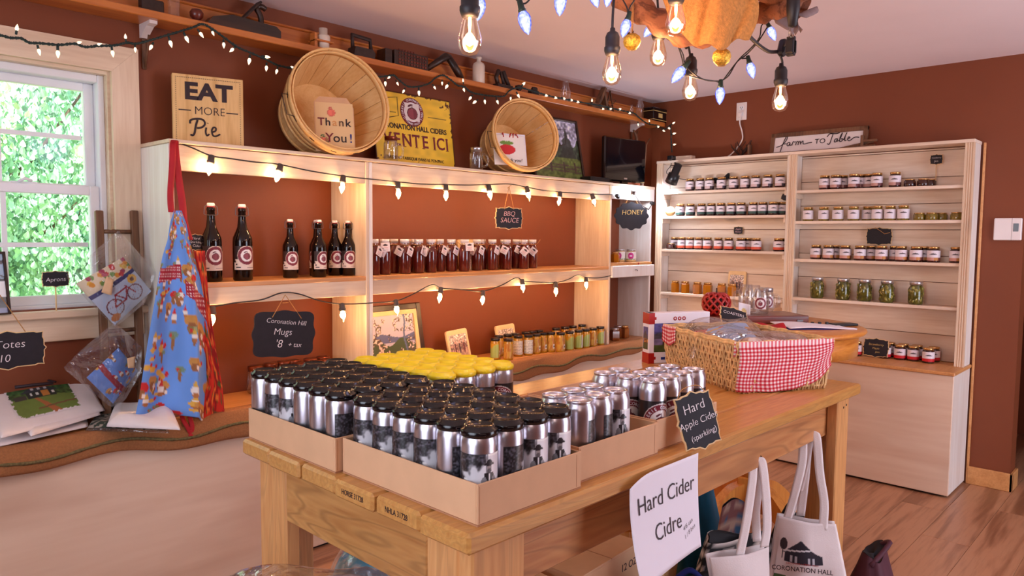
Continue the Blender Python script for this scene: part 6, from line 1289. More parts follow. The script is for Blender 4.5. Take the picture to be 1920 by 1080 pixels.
# ---- totes on the counter
def flat(pix, z): return [at(q[0], q[1], 'z', z+(q[2] if len(q) > 2 else 0)) for q in pix]
def tote(label, pix, z, col=None, pw=None, h=.03, nm='tote_bag', m=None, seed=0, droop=0):
    P = flat(pix, z); c = sum(P, Vector())/4; t = thing(nm, label, 'bag' if nm == 'tote_bag' else 'cloth', c); P = [q-c for q in P]; f0 = quad(P)
    def top(u, v):
        e = min(u, 1-u, v, 1-v); q = f0(u, v); return q+Vector((0, 0, h*(min(1, e*7)**.5 if e > 0 else 0)*(.8+.3*math.sin(u*6+seed)*math.cos(v*5+seed))-droop*max(0, .25-v)))
    b = MB(); b.sheet(top, 40, 40); obj('canvas', b, m or M['cloth'], t, solid=.003)
    if col:
        b = MB(); b.sheet(lambda u, v: top(pw[0]+u*(pw[1]-pw[0]), pw[2]+v*(pw[3]-pw[2]))+Vector((0, -.001, .0035)), 70, 56, col); obj('print', b, PRINTC, t)
    return t
def house(U, V):
    n = vnoise(U, V, 26, 2); C = base(U, (70, 96, 46)); C = fill(C, V > .62, (60, 100, 50)); C = fill(C, (V > .90-.1*U), (150, 180, 140)); C = C*(.6+.7*n)[..., None]; C = fill(C, (V < .46+.05*np.sin(U*4)), (112, 132, 58), .9)
    C = fill(C, (np.abs(U-.40-.55*(.42-V)) < .03+.10*(.42-V)) & (V < .44), (170, 100, 56)); C = fill(C, rect(U, V, .28, .72, .44, .62), (44, 46, 42)); C = fill(C, (V > .60) & (V < .78) & (np.abs(U-.5) < .30-.25*(V-.6)/.18), (56, 58, 66)); C = fill(C, rect(U, V, .5, .62, .46, .62), (200, 130, 60))
    for x in (.33, .42, .66): C = fill(C, rect(U, V, x, x+.04, .5, .58), (226, 226, 220))
    for x in (.4, .5, .6): C = fill(C, rect(U, V, x-.02, x+.02, .66, .74), (200, 204, 210))
    C = fill(C, rect(U, V, .08, .26, .44, .54), (70, 62, 56)); C = fill(C, (np.abs(V-.12-.12*U) < .018) & (U > .35), (120, 84, 56))
    e = np.minimum(np.minimum(U, 1-U), np.minimum(V, 1-V)); return fill(C, e < .02+.05*(n-.4), (232, 224, 226))
tote('plain white tote at the bottom of the pile under the window', [(-60, 850), (165, 800), (150, 710), (-70, 735)], zC+.012, h=.02, seed=2)
tote('second white tote in the pile, poking out askew below the printed one', [(58, 818), (188, 778), (165, 720), (10, 760)], zC+.034, h=.02, seed=4)
t = tote('white tote printed with a farmhouse picture, on top of the pile', [(2, 822, -.02), (196, 770, -.02), (150, 692, .10), (-60, 705, .10)], zC+.062, house, (.20, .80, .12, .78), .014, seed=1)
c = t.location
b = MB(); P = [at(px, py, 'z', zC+.150)-c for px, py in ((12, 722), (40, 712), (62, 703), (84, 712), (104, 716))]; b.tube(P, .004, 5); P2 = [at(px, py, 'z', zC+.150)-c for px, py in ((28, 726), (60, 722), (100, 718))]; b.tube(P2, .006, 5); obj('printed_roof_line', b, M['ink'], t)
b = MB(); q0 = at(0, 690, 'z', zC+.15)-c; b.sheet(lambda u, v: q0+Vector((-.02+.05*u, .02*v, .03*math.sin(v*3.1))), 6, 8); obj('handle', b, M['cloth'], t, solid=.003)
tote('rumpled white cloth lying on the counter behind the hanging apron', [(200, 800), (338, 806), (318, 760), (215, 762)], zC+.03, h=.032, nm='white_cloth', seed=3)
t = tote('dark pine print cloth in plastic under the rumpled white cloth', [(160, 808), (318, 812), (300, 780), (180, 780)], zC+.008, lambda U, V: np.where((vnoise(U, V, 24, 3) > .5)[..., None], base(U, (40, 52, 44)), base(U, (150, 140, 130))), (.02, .98, .02, .98), .022, nm='bagged_cloth', m=M['film'], seed=6)
t = tote('dark blue folded cloth tucked behind the lower bag', [(190, 775), (250, 770), (250, 715), (195, 725)], zC+.004, h=.05, nm='dark_cloth', m=M['blackf'], seed=9)
# ================================================================== GLASS MUGS BEHIND THE CANS
for i, (px, py) in enumerate([(478, 687), (508, 681.5), (536, 684.5), (523, 676), (546, 675), (564, 680.5), (582, 673), (592, 677), (612, 674), (606, 669)]):
    p = at(px, py, 'z', zC+.118); p.y = max(-.24, min(-.05, p.y)); mug('glass jar mug with copper lid behind the black-topped cans, %s along the counter' % ORD[i], (p.x, p.y, zC+.003), .5*i, .112, .034, 'copper', group='mugs on the counter')
# ================================================================== HIGH SHELF CURIOS
zs = 2.155; ys = -.075
def hi(px, y=ys): return at(px, 60, 'y', y).x
def curio(name, label, px, cat='ornament', rz=0, y=ys): return thing(name, label, cat, (hi(px, y), y, zs), rz)
t = curio('glass_bottle', 'clear glass bottle at the left end of the high shelf', 327, 'bottle'); b = MB(); b.lathe([(0, .002), (.020, 0), (.022, .01), (.022, .10), (.012, .125), (.012, .15)], 16, cap=False); obj('glass', b, M['jarg'], t)
t = curio('tin_box', 'dark tin lying on the high shelf beside the clear bottle', 290, 'tin'); b = MB(); b.box(-.05, .03, -.02, .02, 0, .05, .004); obj('tin_body', b, M['iron'], t)
t = curio('jack_plane', 'long wooden jack plane with a round knob on the high shelf', 458, 'tool', 0, -.08)
b = MB(); b.prism([(-.17, 0), (.15, 0), (.15, .035), (.13, .05), (-.06, .058), (-.14, .035)], -.026, .026); obj('body', b, M['darkw'], t)
b = MB(); b.lathe([(.010, 0), (.012, .012), (.024, .024), (.026, .040), (.018, .052), (0, .056)], 16, Matrix.Translation((-.195, 0, 0))); obj('knob', b, M['mahog'], t)
b = MB(); b.tube(cr([(.075, 0, .05), (.072, 0, .085), (.055, 0, .115), (.075, 0, .125), (.095, 0, .118)], 4), [.012]*17, 7); obj('tote_handle', b, M['darkw'], t)
b = MB(); b.box(-.004, .004, -.02, .02, 0, .13, .001, Matrix.Translation((-.02, 0, .045)) @ Matrix.Rotation(.75, 4, 'Y')); obj('blade', b, M['iron'], t)
t = curio('insulator_jar', 'white ceramic insulator in a small wooden stand on the high shelf', 606, 'insulator'); b = MB(); b.lathe([(0, 0), (.026, 0), (.026, .03), (.03, .036), (.03, .062), (.027, .068), (.019, .07), (.019, .098), (.0, .10)], 18); obj('ceramic', b, M['stone'], t)
b = MB(); b.box(-.055, .035, -.034, .034, .032, .04, .002); b.box(-.055, -.04, -.02, .02, 0, .07, .002); obj('stand', b, M['shelfw'], t)
t = curio('flat_iron', 'rusty antique flat iron on the high shelf above the larger basket', 677, 'iron', 0, -.08); b = MB(); b.prism([(-.06, 0), (.055, 0), (.06, .03), (.045, .045), (-.05, .045)], -.03, .03); obj('sole', b, M['iron'], t)
b = MB(); b.tube([(-.045, 0, .04), (-.05, 0, .10), (.05, 0, .095), (.055, 0, .05)], .010, 7); obj('handle', b, M['iron'], t)
t = curio('printing_block', 'dark carved printing block on the high shelf', 768, 'block', 0, -.085); b = MB(); b.box(-.105, .105, -.018, .03, 0, .075, .003); obj('block', b, M['darkw'], t)
rg = random.Random(2); b = MB()
for k in range(46): x, z = -.085+.018*(k % 10)+.004, .012+.015*(k//10); b.box(x, x+.005+.008*rg.random(), -.021, -.017, z, z+.009)
o = obj('carved_relief', b, M['mahog'], t); o['kind'] = 'stuff'
t = curio('dark_book', 'small dark book end-on beside the carved printing block', 722, 'book'); b = MB(); b.box(-.02, .02, -.03, .04, 0, .07, .002); obj('cover', b, M['darkw'], t)
t = curio('wooden_bracket_tool', 'angled dark wooden tool on the high shelf left of the stoneware bottle', 842, 'tool', 0, -.085); b = MB(); b.tube([(-.15, 0, .018), (-.02, 0, .105), (.005, 0, .10)], [.014, .02, .018], 6); b.tube([(.0, 0, .10), (.06, 0, .04), (.09, 0, .005)], [.018, .02, .016], 6); obj('body', b, M['darkw'], t)
t = curio('stoneware_bottle', 'cream stoneware bottle in the middle of the high shelf', 898, 'bottle', 0, -.085); b = MB(); b.lathe([(0, .001), (.030, 0), (.033, .006), (.033, .095), (.028, .108), (.012, .118), (.011, .130), (.016, .134), (.016, .142), (0, .143)], 20); obj('bottle', b, M['stone'], t)
t = curio('block_plane', 'dark hand plane with upright handles on the high shelf', 944, 'tool', 0, -.08); b = MB(); b.box(-.06, .06, -.024, .024, 0, .025, .003); obj('sole', b, M['iron'], t)
b = MB(); b.tube([(-.04, 0, .02), (-.055, 0, .06), (-.035, 0, .10)], .012, 7); obj('handle', b, M['darkw'], t); b = MB(); b.tube([(-.0, 0, .10), (.05, 0, .02)], .012, 6); b.tube([(-.02, 0, .095), (.01, 0, .02)], .009, 6); obj('blade', b, M['iron'], t)
t = curio('wooden_ball', 'dark round wooden knob on the high shelf above the smaller basket', 974, 'knob', 0, -.10); b = MB(); b.lathe([(.012, 0), (.012, .01), (.022, .02), (.022, .034), (0, .042)], 14); obj('knob', b, M['darkw'], t)
t = curio('iron_lump', 'small rusty iron fitting on the high shelf', 1002, 'fitting', 0, -.09); b = MB(); b.box(-.035, .03, -.02, .02, 0, .03, .006); b.box(-.015, .025, -.015, .015, .02, .05, .008); obj('casting', b, M['iron'], t)
t = curio('glass_bottle', 'clear milk bottle towards the right end of the high shelf', 1062, 'bottle'); b = MB(); b.lathe([(0, .002), (.030, 0), (.032, .01), (.032, .07), (.018, .105), (.018, .13), (.021, .135)], 18, cap=False); obj('glass', b, M['jarg'], t)
t = curio('spokeshave', 'weathered wooden plane with slanted blade on the high shelf', 1128, 'tool', 0, -.085); b = MB(); b.prism([(-.11, 0), (.10, 0), (.10, .03), (-.11, .036)], -.02, .02); obj('body', b, M['midw'], t)
b = MB(); b.box(-.01, .01, -.02, .02, 0, .15, .002, Matrix.Translation((-.04, 0, .02)) @ Matrix.Rotation(.55, 4, 'Y')); b.box(-.01, .01, -.02, .02, 0, .11, .002, Matrix.Translation((.06, 0, .01)) @ Matrix.Rotation(-.3, 4, 'Y')); obj('wedge', b, M['midw'], t)
t = curio('wooden_star', 'open wooden star frame standing on the high shelf', 1146, 'ornament', 0, -.04); b = MB(); V5 = [(.075*math.sin(k*4*math.pi/5), 0, .078+.078*math.cos(k*4*math.pi/5)) for k in range(5)]; b.tube(V5, .006, 4, True); obj('star', b, M['midw'], t)
t = curio('glass_bottle', 'tiny clear bottle at the far right of the high shelf', 1187, 'bottle'); b = MB(); b.lathe([(0, .002), (.014, 0), (.015, .05), (.008, .07), (.008, .085)], 12, cap=False); obj('glass', b, M['jarg'], t)
t = curio('glass_bottle', 'tall clear bottle beside the black tin on the high shelf', 1203, 'bottle'); b = MB(); b.lathe([(0, .002), (.026, 0), (.028, .09), (.016, .125), (.016, .15)], 16, cap=False); obj('glass', b, M['jarg'], t)
t = curio('black_tin', 'black and gold tea tin at the corner end of the high shelf', 1231, 'tin', 0, -.07); b = MB(); b.box(-.085, .085, -.045, .045, 0, .08, .004); obj('tin_body', b, M['gloss'], t); b = MB(); b.box(-.088, .088, -.048, .048, .08, .098, .004); obj('lid', b, M['gloss'], t); b = MB(); b.box(-.086, .086, -.0465, .0465, .012, .016); b.box(-.086, .086, -.0465, .0465, .072, .076); b.box(-.02, .03, -.0465, .0, .03, .06); obj('gold_band', b, M['goldt'], t)
# ================================================================== CEILING ARRANGEMENT
t = thing('hanging_driftwood', 'gnarled driftwood hung below the ceiling with lights and burlap', 'driftwood', atd(1320, 40, 2.1)); L0 = t.location.copy()
b = MB(); P = cr([atd(px, py, d)-L0 for px, py, d in ((1130, -50, 2.0), (1178, 0, 2.02), (1232, 38, 2.06), (1290, 66, 2.15), (1345, 62, 2.25))], 5); b.tube(P, [.034+.008*math.sin(i*1.9) for i in range(len(P))], 9); obj('branch', b, M['drift'], t)
b = MB(); P = cr([atd(px, py, d)-L0 for px, py, d in ((1255, 0, 2.2), (1340, 30, 2.2), (1420, 25, 2.15), (1475, 8, 2.1), (1512, -30, 2.05))], 5); b.tube(P, [.024+.012*abs(math.sin(i*1.3)) for i in range(len(P))], 9); obj('branch', b, M['drift'], t)
b = MB(); P = cr([atd(px, py, d)-L0 for px, py, d in ((1300, -70, 2.0), (1400, -35, 2.05), (1470, -5, 2.12), (1500, 12, 2.15))], 5); b.tube(P, [.04+.012*math.sin(i*2.3) for i in range(len(P))], 9); obj('branch', b, M['drift'], t)
b = MB()
for px in (1180, 1300, 1480): q = atd(px, -30, 2.05); b.tube([q-L0, Vector((q.x, q.y, H-.001))-L0], .003, 5)
obj('hanging_wire', b, M['twine'], t)
def bdr(u, v):
    xl = 1212+60*v**1.4+10*math.sin(v*4); xr = 1395+32*math.sin(v*2.6)-8*v; py = -60+v*(150-34*abs(u-.55)**1.5*2-6*math.sin(u*17)); d = 1.98-.07*math.sin(u*3.1)+.009*math.sin(u*15+v*3)+.004*math.sin(u*33+v*9)
    return atd(xl+(xr-xl)*u, py, d)-L0
b = MB(); b.sheet(bdr, 60, 36); o = obj('burlap_swag', b, M['burlo'], None, L0, solid=.003); tag(o, 'orange burlap cloth swagged over the hanging driftwood', 'cloth')
b = MB(); b.sheet(lambda u, v: atd(1300+110*u, -30+100*v-20*u+8*math.sin(u*7), 2.1+.04*math.sin(u*9)+.02*v)-L0, 30, 20); o = obj('burlap_swag', b, M['burl'], None, L0, solid=.003); tag(o, 'brown burlap fold behind the orange swag on the driftwood', 'cloth')
def dleaf(pix, d, w):
    C_ = [atd(px, py, d+.01*i)-L0 for i, (px, py) in enumerate(pix)]; n = len(C_)-1; wv = Vector(rt)*w
    b = MB(); b.sheet(lambda u, v: C_[round(v*n)]+wv*(u-.5)*(math.sin(math.pi*(.12+.8*v)))+Vector((0, 0, .012*math.sin(u*3.1))), 6, n); obj('dried_leaf', b, M['leafg'], t, solid=.0015)
dleaf(cr([(1463, 10, 0), (1472, 40, 0), (1490, 58, 0)], 4) and [(1458, 12), (1464, 28), (1474, 44), (1490, 56), (1496, 62)], 2.1, .06); dleaf([(1490, 30), (1500, 34), (1512, 28), (1522, 24), (1531, 20)], 2.08, .045); dleaf([(1480, 25), (1486, 40), (1490, 55), (1488, 68)], 2.05, .03)
# edison bulbs
sm = MB(); sm.lathe([(0, .052), (.006, .052), (.007, .044), (.014, .040), (.018, .030), (.018, .006), (.0205, .004), (.0205, -.004), (.0185, -.010), (.016, -.016), (0, -.016)], 18); SM = sm.mesh('socket'); SM.materials.append(M['wirek'])
gm = MB(); gm.lathe([(.0135, -.014), (.0145, -.02), (.0200, -.040), (.0245, -.058), (.0225, -.074), (.0150, -.086), (0, -.091)], 20); GM = gm.mesh('bulb'); GM.materials.append(M['amberg'])
fm = MB(); fm.lathe([(0, -.046), (.008, -.052), (.0115, -.060), (.008, -.068), (0, -.073)], 10); fm.lathe([(.003, -.014), (.0035, -.03), (.0015, -.05)], 6); FM = fm.mesh('filament'); FM.materials.append(M['hot'])
t = thing('edison_string', 'black cable string of glowing pear-shaped filament bulbs on the driftwood', 'string lights', atd(1236, 40, 2.05)); L0 = t.location.copy()
EB = [((881, 17), 1.46, None), ((1148, 92), 1.87, [(1151, 0), (1149, 30), (1148, 62)]), ((1235, 64), 2.10, [(1232, -10), (1234, 18), (1235, 36)]), ((1268, -5), 1.75, None), ((1295, 133), 2.25, [(1285, 70), (1292, 92), (1295, 112)]), ((1464, 152), 2.2, [(1462, 100), (1467, 118), (1464, 134)])]
for (px, py), d, wp in EB:
    p = atd(px, py, d)-L0; k = 1.0; obj('socket', SM, None, t, p); bo = obj('bulb', GM, None, t, p); obj('filament', FM, None, bo)
    b = MB(); P = [atd(x, y, d)-L0 for x, y in wp] if wp else [p+Vector((.02, .01, .25))]; b.tube(cr(P+[p+Vector((0, 0, .05))], 4), .0036, 6); obj('cable', b, M['wirek'], t)
    l = light('bulb_light', 'POINT', p+Vector((0, 0, -.062)), 3.0, (1, .62, .36), radius=.020); l.parent = t
for P, r in (([(1232, 20, 2.1), (1245, 62, 2.12), (1262, 78, 2.18), (1280, 82, 2.22), (1287, 90, 2.25)], .0045), ([(1362, 15, 2.0), (1385, 45, 2.02), (1415, 78, 2.08), (1440, 96, 2.15), (1458, 97, 2.2)], .0055), ([(1462, 100, 2.2), (1476, 80, 2.18), (1486, 62, 2.15), (1484, 20, 2.1), (1488, -20, 2.05)], .0045)):
    b = MB(); b.tube(cr([atd(*q)-L0 for q in P], 6), r, 7); obj('cable', b, M['wirek'], t)
def conn(): obj('connector', b, M['wirek'], t)
b = MB(); q = atd(1467, 92, 2.2)-L0; b.box(-.014, .014, -.012, .012, -.022, .03, .006, Matrix.Translation(q) @ Matrix.Rotation(.4, 4, 'Y')); conn(); b = MB(); q = atd(1483, 88, 2.16)-L0; b.box(-.014, .014, -.012, .012, -.02, .02, .003, Matrix.Translation(q)); b.box(-.007, .007, -.012, .012, -.026, .03, .002, Matrix.Translation(q)); conn(); b = MB(); q = atd(1487, 18, 2.05)-L0; b.lathe([(0, -.05), (.012, -.045), (.018, .0), (.018, .05), (0, .05)], 10, Matrix.Translation(q)); obj('connector', b, M['wirek'], t)
b = MB(); q = atd(1484, 50, 2.12)-L0; b.lathe([(0, -.03), (.008, -.03), (.008, .03), (0, .03)], 10, Matrix.Translation(q)); obj('clear_sleeve', b, M['jarg'], t)
# blue-white LED bulbs
sm = MB(); sm.lathe([(0, .022), (.006, .022), (.0075, .004), (.009, .002), (.009, -.004), (0, -.004)], 12); LS = sm.mesh('socket'); LS.materials.append(M['wire'])
lm = MB(); n = 12; pr = [(.0085, -.003), (.0135, -.012), (.0148, -.020), (.0125, -.034), (.0075, -.046), (.0, -.055)]
lm.lathe(pr, n, smooth=False); LM = lm.mesh('led_bulb'); LM.materials.append(M['led']); 
t = thing('led_string', 'dark cable string of faceted blue-white LED cone bulbs on the driftwood', 'string lights', atd(1300, 100, 2.1)); L0 = t.location.copy()
for (a, b_), d in ((((902, -4), (895, 40)), 1.75), (((979, 20), (991, 66)), 1.6), (((1052, -14), (1049, 31)), 1.6), (((1109, -20), (1121, 15)), 1.8), (((1143, -18), (1137, 14)), 1.85), (((1177, 36), (1167, 71)), 1.9), (((1227, 44), (1207, 70)), 2.1), (((1283, 126), (1259, 156)), 2.2), (((1351, 163), (1349, 197)), 2.25), (((1405, 117), (1413, 148)), 2.25), (((1442, 50), (1454, 77)), 2.2)):
    p, q = atd(*a, d)-L0, atd(*b_, d)-L0; k = (q-p).length/.055; e = axis_rot(q-p); o = obj('socket', LS, None, t, p, e); o.scale = (k,)*3; o = obj('led_bulb', LM, None, t, p, e); o.scale = (k,)*3
for P in ([(1240, 20, 2.1), (1252, 62, 2.14), (1270, 84, 2.18), (1279, 110, 2.2), (1281, 122, 2.2)], [(1246, 20, 2.1), (1262, 66, 2.14), (1280, 100, 2.18), (1284, 118, 2.2), (1296, 134, 2.2), (1322, 150, 2.22), (1351, 152, 2.25)], [(1282, 124, 2.2), (1290, 140, 2.2), (1320, 149, 2.22), (1345, 153, 2.25), (1352, 160, 2.25)], [(1351, 152, 2.25), (1366, 142, 2.25), (1382, 116, 2.25), (1400, 102, 2.25), (1420, 80, 2.22), (1438, 52, 2.2)], [(1356, 150, 2.25), (1385, 112, 2.25), (1408, 90, 2.24), (1424, 70, 2.2), (1428, 48, 2.2), (1438, 42, 2.2)], [(1391, 110, 2.25), (1400, 110, 2.25), (1404, 118, 2.25)], [(1168, 0, 1.9), (1176, 16, 1.9), (1177, 34, 1.9)], [(1190, 0, 1.9), (1180, 16, 1.9), (1178, 34, 1.9)], [(965, -4, 1.6), (975, 5, 1.6), (986, 6, 1.6), (996, -5, 1.6)], [(968, -8, 1.6), (979, 8, 1.6), (979, 16, 1.6)], [(1155, -30, 1.88), (1150, 5, 1.88), (1149, 22, 1.88)]):
    b = MB(); b.tube(cr([atd(*q)-L0 for q in P], 5), .0020, 5); obj('cable', b, M['wirek'], t)
l = light('led_light', 'POINT', atd(1060, 30, 1.7), 1.2, (.5, .55, 1.0), radius=.1)
for lab, px, py, d, R_ in (('glittery gold apple ornament beside the left filament bulb', 1185, 78, 2.0, .024), ('glittery gold apple ornament hanging under the burlap swag', 1353, 107, 2.0, .025)):
    t = thing('apple_ornament', lab, 'ornament', atd(px, py, d)); b = MB(); b.lathe([(0, -R_*.9), (R_*.4, -R_*.95), (R_*.85, -R_*.5), (R_, .0), (R_*.9, R_*.5), (R_*.5, R_*.82), (R_*.1, R_*.7)], 18); obj('apple_body', b, M['gold'], t)
    b = MB(); b.tube([(0, 0, R_*.6), (.004, 0, R_*1.2)], .0022, 5); b.box(-.012, .0, -.001, .001, R_*.95, R_*1.1, .0, Matrix.Rotation(-.5, 4, 'Y')); obj('stem', b, M['darkw'], t); b = MB()
    for s in (-.004, .006): b.tube([(s*.3, 0, R_*.8), (s, 0, R_+.13)], .0012, 4)
    obj('hanging_thread', b, M['twine'], t)
# ================================================================== TOTES HANGING FROM THE TABLE, THINGS UNDER IT
yf = TY+.062
def hanging_tote(label, hookpix, toppix, botpix, handles, nrm, col=None, prt=None):
    hk = at(*hookpix, 'y', yf); t = thing('tote_bag', label, 'bag', hk); N_ = Vector(nrm).normalized(); side_ = N_.cross(Vector((0, 0, 1))).normalized()*-1; c0 = hk+Vector((0, -.012, 0))
    def pt_(px, py, dn=0): d = Vector(ray(px, py)); C_ = Vector(CAM); return C_+d*((c0-C_).dot(N_)/d.dot(N_))+N_*dn-hk
    b = MB(); b.tube([(0, .03, .012), (0, -.005, .014), (0, -.014, .004), (0, -.008, -.008)], .0022, 5); obj('hook', b, M['iron'], t)
    n = len(toppix)-1
    def side(sg):
        def f(u, v):
            k = u*n; i = min(int(k), n-1); q = k-i; a = Vector(toppix[i]).lerp(Vector(toppix[i+1]), q); c = Vector(botpix[i]).lerp(Vector(botpix[i+1]), q); p = a.lerp(c, v)
            return pt_(p.x, p.y, sg*(.012+.022*math.sin(math.pi*u)*math.sin(math.pi*min(1, v+.12)))+.005*math.sin(u*13+v*3)*v)
        return f
    b = MB(); b.sheet(side(1), 30, 30); obj('front_panel', b, M['cloth'], t, solid=.002); b = MB(); b.sheet(side(-1), 20, 20); obj('back_panel', b, M['cloth'], t, solid=.002)
    if prt:
        f = side(1); b = MB(); b.sheet(lambda u, v: f(prt[0]+u*(prt[1]-prt[0]), prt[2]+(1-v)*(prt[3]-prt[2]))+N_*.003, 100, 80, col); obj('print', b, PRINTC, t)
    for hp in handles:
        C_ = cr([pt_(*q) for q in hp], 6); m = len(C_)-1
        b = MB(); b.sheet(lambda u, v: C_[round(v*m)]+side_*(u-.5)*.028, 4, m); obj('handle', b, M['cloth'], t, solid=.002)
    return t, pt_, math.atan2(side_.y, side_.x)
def hallprint(U, V):
    C = base(U, (236, 226, 226)); dk = (44, 40, 52); n = vnoise(U, V, 30, 2)
    C = fill(C, (V < .40) & (vnoise(U, V, 7, 1) > .30), (74, 100, 58)); C = fill(C, (V < .34) & (n > .6), (50, 70, 44)); C = fill(C, (V < .16) & (U > .2), (150, 150, 120)); C = fill(C, rect(U, V, .45, .75, .05, .17), (60, 52, 50))
    roof = (V > .76) & (V < .98-.55*np.abs(U-.52)) ; C = fill(C, roof, dk); C = fill(C, roof & (np.abs(V-.80-.12*(U-.3)) < .012), (220, 220, 226)); C = fill(C, ell(U, V, .12, .88, .09, .09), (60, 48, 52)); C = fill(C, rect(U, V, .10, .13, .66, .86), dk)
    C = fill(C, rect(U, V, .16, .95, .62, .755), dk)
    for x in (.28, .38, .66, .76): C = fill(C, rect(U, V, x, x+.06, .63, .73), (190, 190, 200))
    return C
t1, pt1, ya1 = hanging_tote('white tote with the Coronation Hall print hanging nearest the table leg', (1519, 810), [(1458, 964), (1488, 970), (1520, 977), (1566, 980)], [(1430, 1120), (1480, 1130), (1530, 1134), (1596, 1130)],
    [[(1475, 970, .014), (1490, 920, .012), (1503, 865, .010), (1506, 822, .005), (1514, 809, .003), (1524, 809, .003), (1531, 822, .005), (1536, 885, .010), (1544, 940, .012), (1541, 990, .018)], [(1502, 970, -.014), (1510, 900, -.01), (1514, 850, -.006), (1519, 814, .0), (1512, 860, -.006), (1496, 930, -.012), (1482, 968, -.014)]], (-.86, -.5, 0), hallprint, (.08, .80, .20, .96))
q = pt1(1500, 1058, .045); text('CORONATION HALL', .0225, M['ink'], t1, q.x, q.z, q.y, .0003, off=.0002, sx=.9).rotation_euler = (0, 0, ya1); q = pt1(1500, 1048, .045); text('ORCHARDS + CIDER MILLS', .0085, M['red'], t1, q.x, q.z, q.y, .0003).rotation_euler = (0, 0, ya1)
hanging_tote('slumped white tote hanging by its straps beside the paper sign', (1421, 860), [(1326, 1042), (1355, 1038), (1395, 1034), (1437, 1022)], [(1345, 1150), (1370, 1150), (1405, 1150), (1438, 1150)],
    [[(1382, 1040, .014), (1395, 980, .012), (1408, 905, .006), (1411, 872, .004), (1417, 859, .003), (1424, 859, .003), (1429, 874, .004), (1433, 930, .010), (1434, 985, .012), (1428, 1022, .014)], [(1394, 1030, -.012), (1405, 960, -.008), (1417, 868, .0), (1426, 900, -.004), (1420, 960, -.008), (1424, 1018, -.012)]], (-.55, -.83, 0))
def carton(label, loc, rz, w, d, h, open_=False, txt=None):
    t = thing('cardboard_box', label, 'box', loc, rz); b = MB(); b.box(-w/2, w/2, -d/2, d/2, 0, h, .003); obj('carton', b, M['card'], t)
    b = MB(); b.box(-w/2+.004, -.002, -d/2+.003, d/2-.003, h, h+.004); b.box(.002, w/2-.004, -d/2+.003, d/2-.003, h, h+.004); obj('flap', b, M['card'], t)
    b = MB(); b.box(-.001, .001, -d/2+.003, d/2-.003, h+.001, h+.0045); obj('flap_gap', b, M['cardi'], t)
    if txt: text(txt, .035, M['ink'], t, w*.28, h-.05, -d/2-.0006, .0003)
    return t
z0 = atd(1150, 1040, 2.0); carton('closed cardboard box marked 12 OZ under the cedar table', (-2.80, -1.53, 0), math.radians(3), .36, .30, .33, txt='12 OZ')
carton('plain cardboard box under the table end, behind the front leg', (-3.19, -1.60, 0), math.radians(-4), .34, .30, .33)
carton('tall cardboard box under the bagged cloth at the near table end', (-3.99, -1.64, 0), math.radians(2), .28, .26, .559)
t, _ = bushel('low round splint basket on the floor behind the paper sign', (-2.46, -1.52, 0), .18, .15, .24, 16, False, 'splint_basket', 0.0)
def slump(name, label, cat, loc, rz, w, d, h, m, seed, strap=None, col=None):
    t = thing(name, label, cat, loc, rz); b = MB(); n = 28; mm = 14; vs = []; fs = []
    def f(u, v):
        a = u*2*math.pi; k = (1-.35*v**2.2)*(1+.06*math.sin(a*3+seed)+.04*math.sin(a*7+v*4+seed)); c, s = math.cos(a), math.sin(a); q = (abs(c)**3+abs(s)**3)**(-1/3)
        return (w/2*c*k*q, d/2*s*k*q*(1-.5*v), h*v*(1+.05*math.sin(a*2+seed)))
    b.sheet(f, 36, 18, col); b.lathe([(0, .002), (min(w, d)*.3, .001)], 10, cap=False) if col is None else None
    if col is not None and b.c is not None: pass
    o = obj('bag_body', b, PRINTC if col is not None else m, t); 
    b = MB(); b.sheet(lambda u, v: (lambda p: (p[0]*v*.96, p[1]*v*.96, p[2]-.02*(1-v)))(f(u, 1)), 24, 4); obj('opening', b, M['blackf'], t)
    if strap: b = MB(); b.tube(cr([Vector(p) for p in strap], 5), .009, 6); obj('strap', b, m, t)
    return t
slump('fabric_bag', 'teal fabric bag leaning on the pedestal under the table', 'bag', (-2.02, -1.57, 0), .4, .40, .2, .37, M['teal'], 1, [(-.1, 0, .34), (-.05, -.02, .40), (.05, -.02, .40), (.1, 0, .34)])
def zig(U, V): C = base(U, (22, 20, 24)); return fill(C, (((V*7+.8*np.abs(((U*8) % 1)-.5)) % 1) < .42) & (((U*16) % 1) < .7), (226, 216, 210))
slump('fabric_bag', 'black and white block print bag under the table', 'bag', (-2.33, -1.87, 0), -.6, .34, .14, .33, M['blackf'], 3, None, zig)
slump('fabric_bag', 'black bag standing between the two hanging totes', 'bag', (-1.93, -1.92, 0), -.6, .26, .14, .29, M['blackf'], 5, [(-.08, 0, .28), (-.02, .0, .36), (.06, 0, .28)])
slump('fabric_bag', 'bright blue fabric bag on the floor under the paper sign', 'bag', (-2.66, -1.87, 0), -.6, .32, .14, .29, M['navy'], 7, [(-.05, 0, .28), (0, -.01, .32), (.05, 0, .28)])
slump('fabric_bag', 'burgundy bag on the floor beside the table leg', 'bag', (-1.86, -2.17, 0), .2, .28, .20, .22, M['burg'], 9, [(-.1, 0, .2), (0, -.05, .26), (.1, 0, .2)])
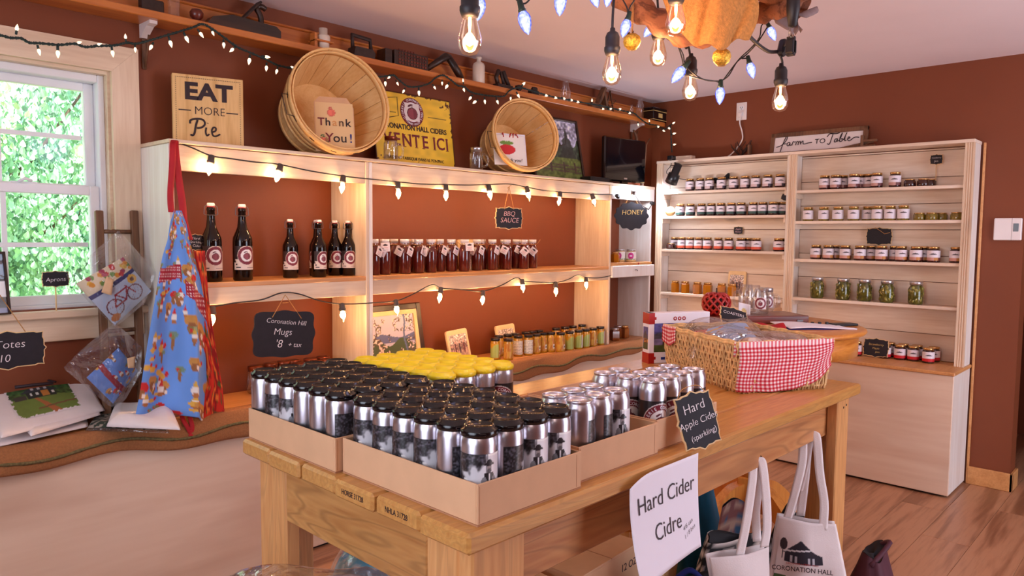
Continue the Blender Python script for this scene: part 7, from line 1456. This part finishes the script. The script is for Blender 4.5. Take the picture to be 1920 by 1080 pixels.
slump('fabric_bag', 'patterned cream and pink purse beside the teal bag', 'bag', (-2.13, -1.76, .0), -.6, .15, .05, .36, M['blackf'], 11, None, lambda U, V: np.where((vnoise(U, V, 14, 3) > .5)[..., None], base(U, (206, 176, 160)), np.where((vnoise(U, V, 22, 5) > .6)[..., None], base(U, (70, 110, 150)), base(U, (150, 100, 100)))))
# light blue parcel in clear plastic, and the bagged cloth at the near end
p = atd(712, 1092, 2.05); t = thing('bagged_cushion', 'round light blue printed cushion in clear plastic under the table', 'cushion', (p.x, p.y, p.z-.14))
def bl(U, V): C = base(U, (110, 196, 232)); n = vnoise(U*2, V, 8, 4); C = fill(C, n > .66, (150, 210, 226)); return fill(C, (np.abs(((V*9) % 1)-.5) < .12) & (vnoise(U*2, V, 40, 2) > .55) & (V > .68) & (V < .80), (236, 244, 250))
b = MB(); b.sheet(lambda u, v: (.13*math.cos(u*6.2832)*math.sin(math.pi*v), .13*math.sin(u*6.2832)*math.sin(math.pi*v), .14-.13*math.cos(math.pi*v)), 60, 40, bl); obj('cushion', b, PRINTC, t)
b = MB(); b.sheet(lambda u, v: ((.142+.004*math.sin(u*50))*math.cos(u*6.2832)*math.sin(math.pi*v), (.142+.004*math.sin(u*43))*math.sin(u*6.2832)*math.sin(math.pi*v), .14-.142*math.cos(math.pi*v)), 60, 30); obj('plastic_film', b, M['film'], t)
carton('low cardboard box under the round blue cushion', (p.x, p.y, 0), .2, .26, .26, max(.05, p.z-.145))
def flo(U, V): C = base(U, (226, 218, 206)); n = vnoise(U, V, 16, 2); C = fill(C, n > .6, (70, 130, 110)); C = fill(C, vnoise(U, V, 18, 7) > .72, (170, 120, 170)); C = fill(C, (U > .24) & (U < .5) & ((np.floor(U*60)+np.floor(V*40)) % 2 > .5), (150, 70, 100)); return fill(C, U > .52, (176, 168, 186))
bagged('bagged_cloth', 'clear bag of floral and gingham cloth at the near table end', 'cloth', (-3.92, -1.71, .566), (0, 0, math.radians(-44)), .36, .24, .065, flo, .02)
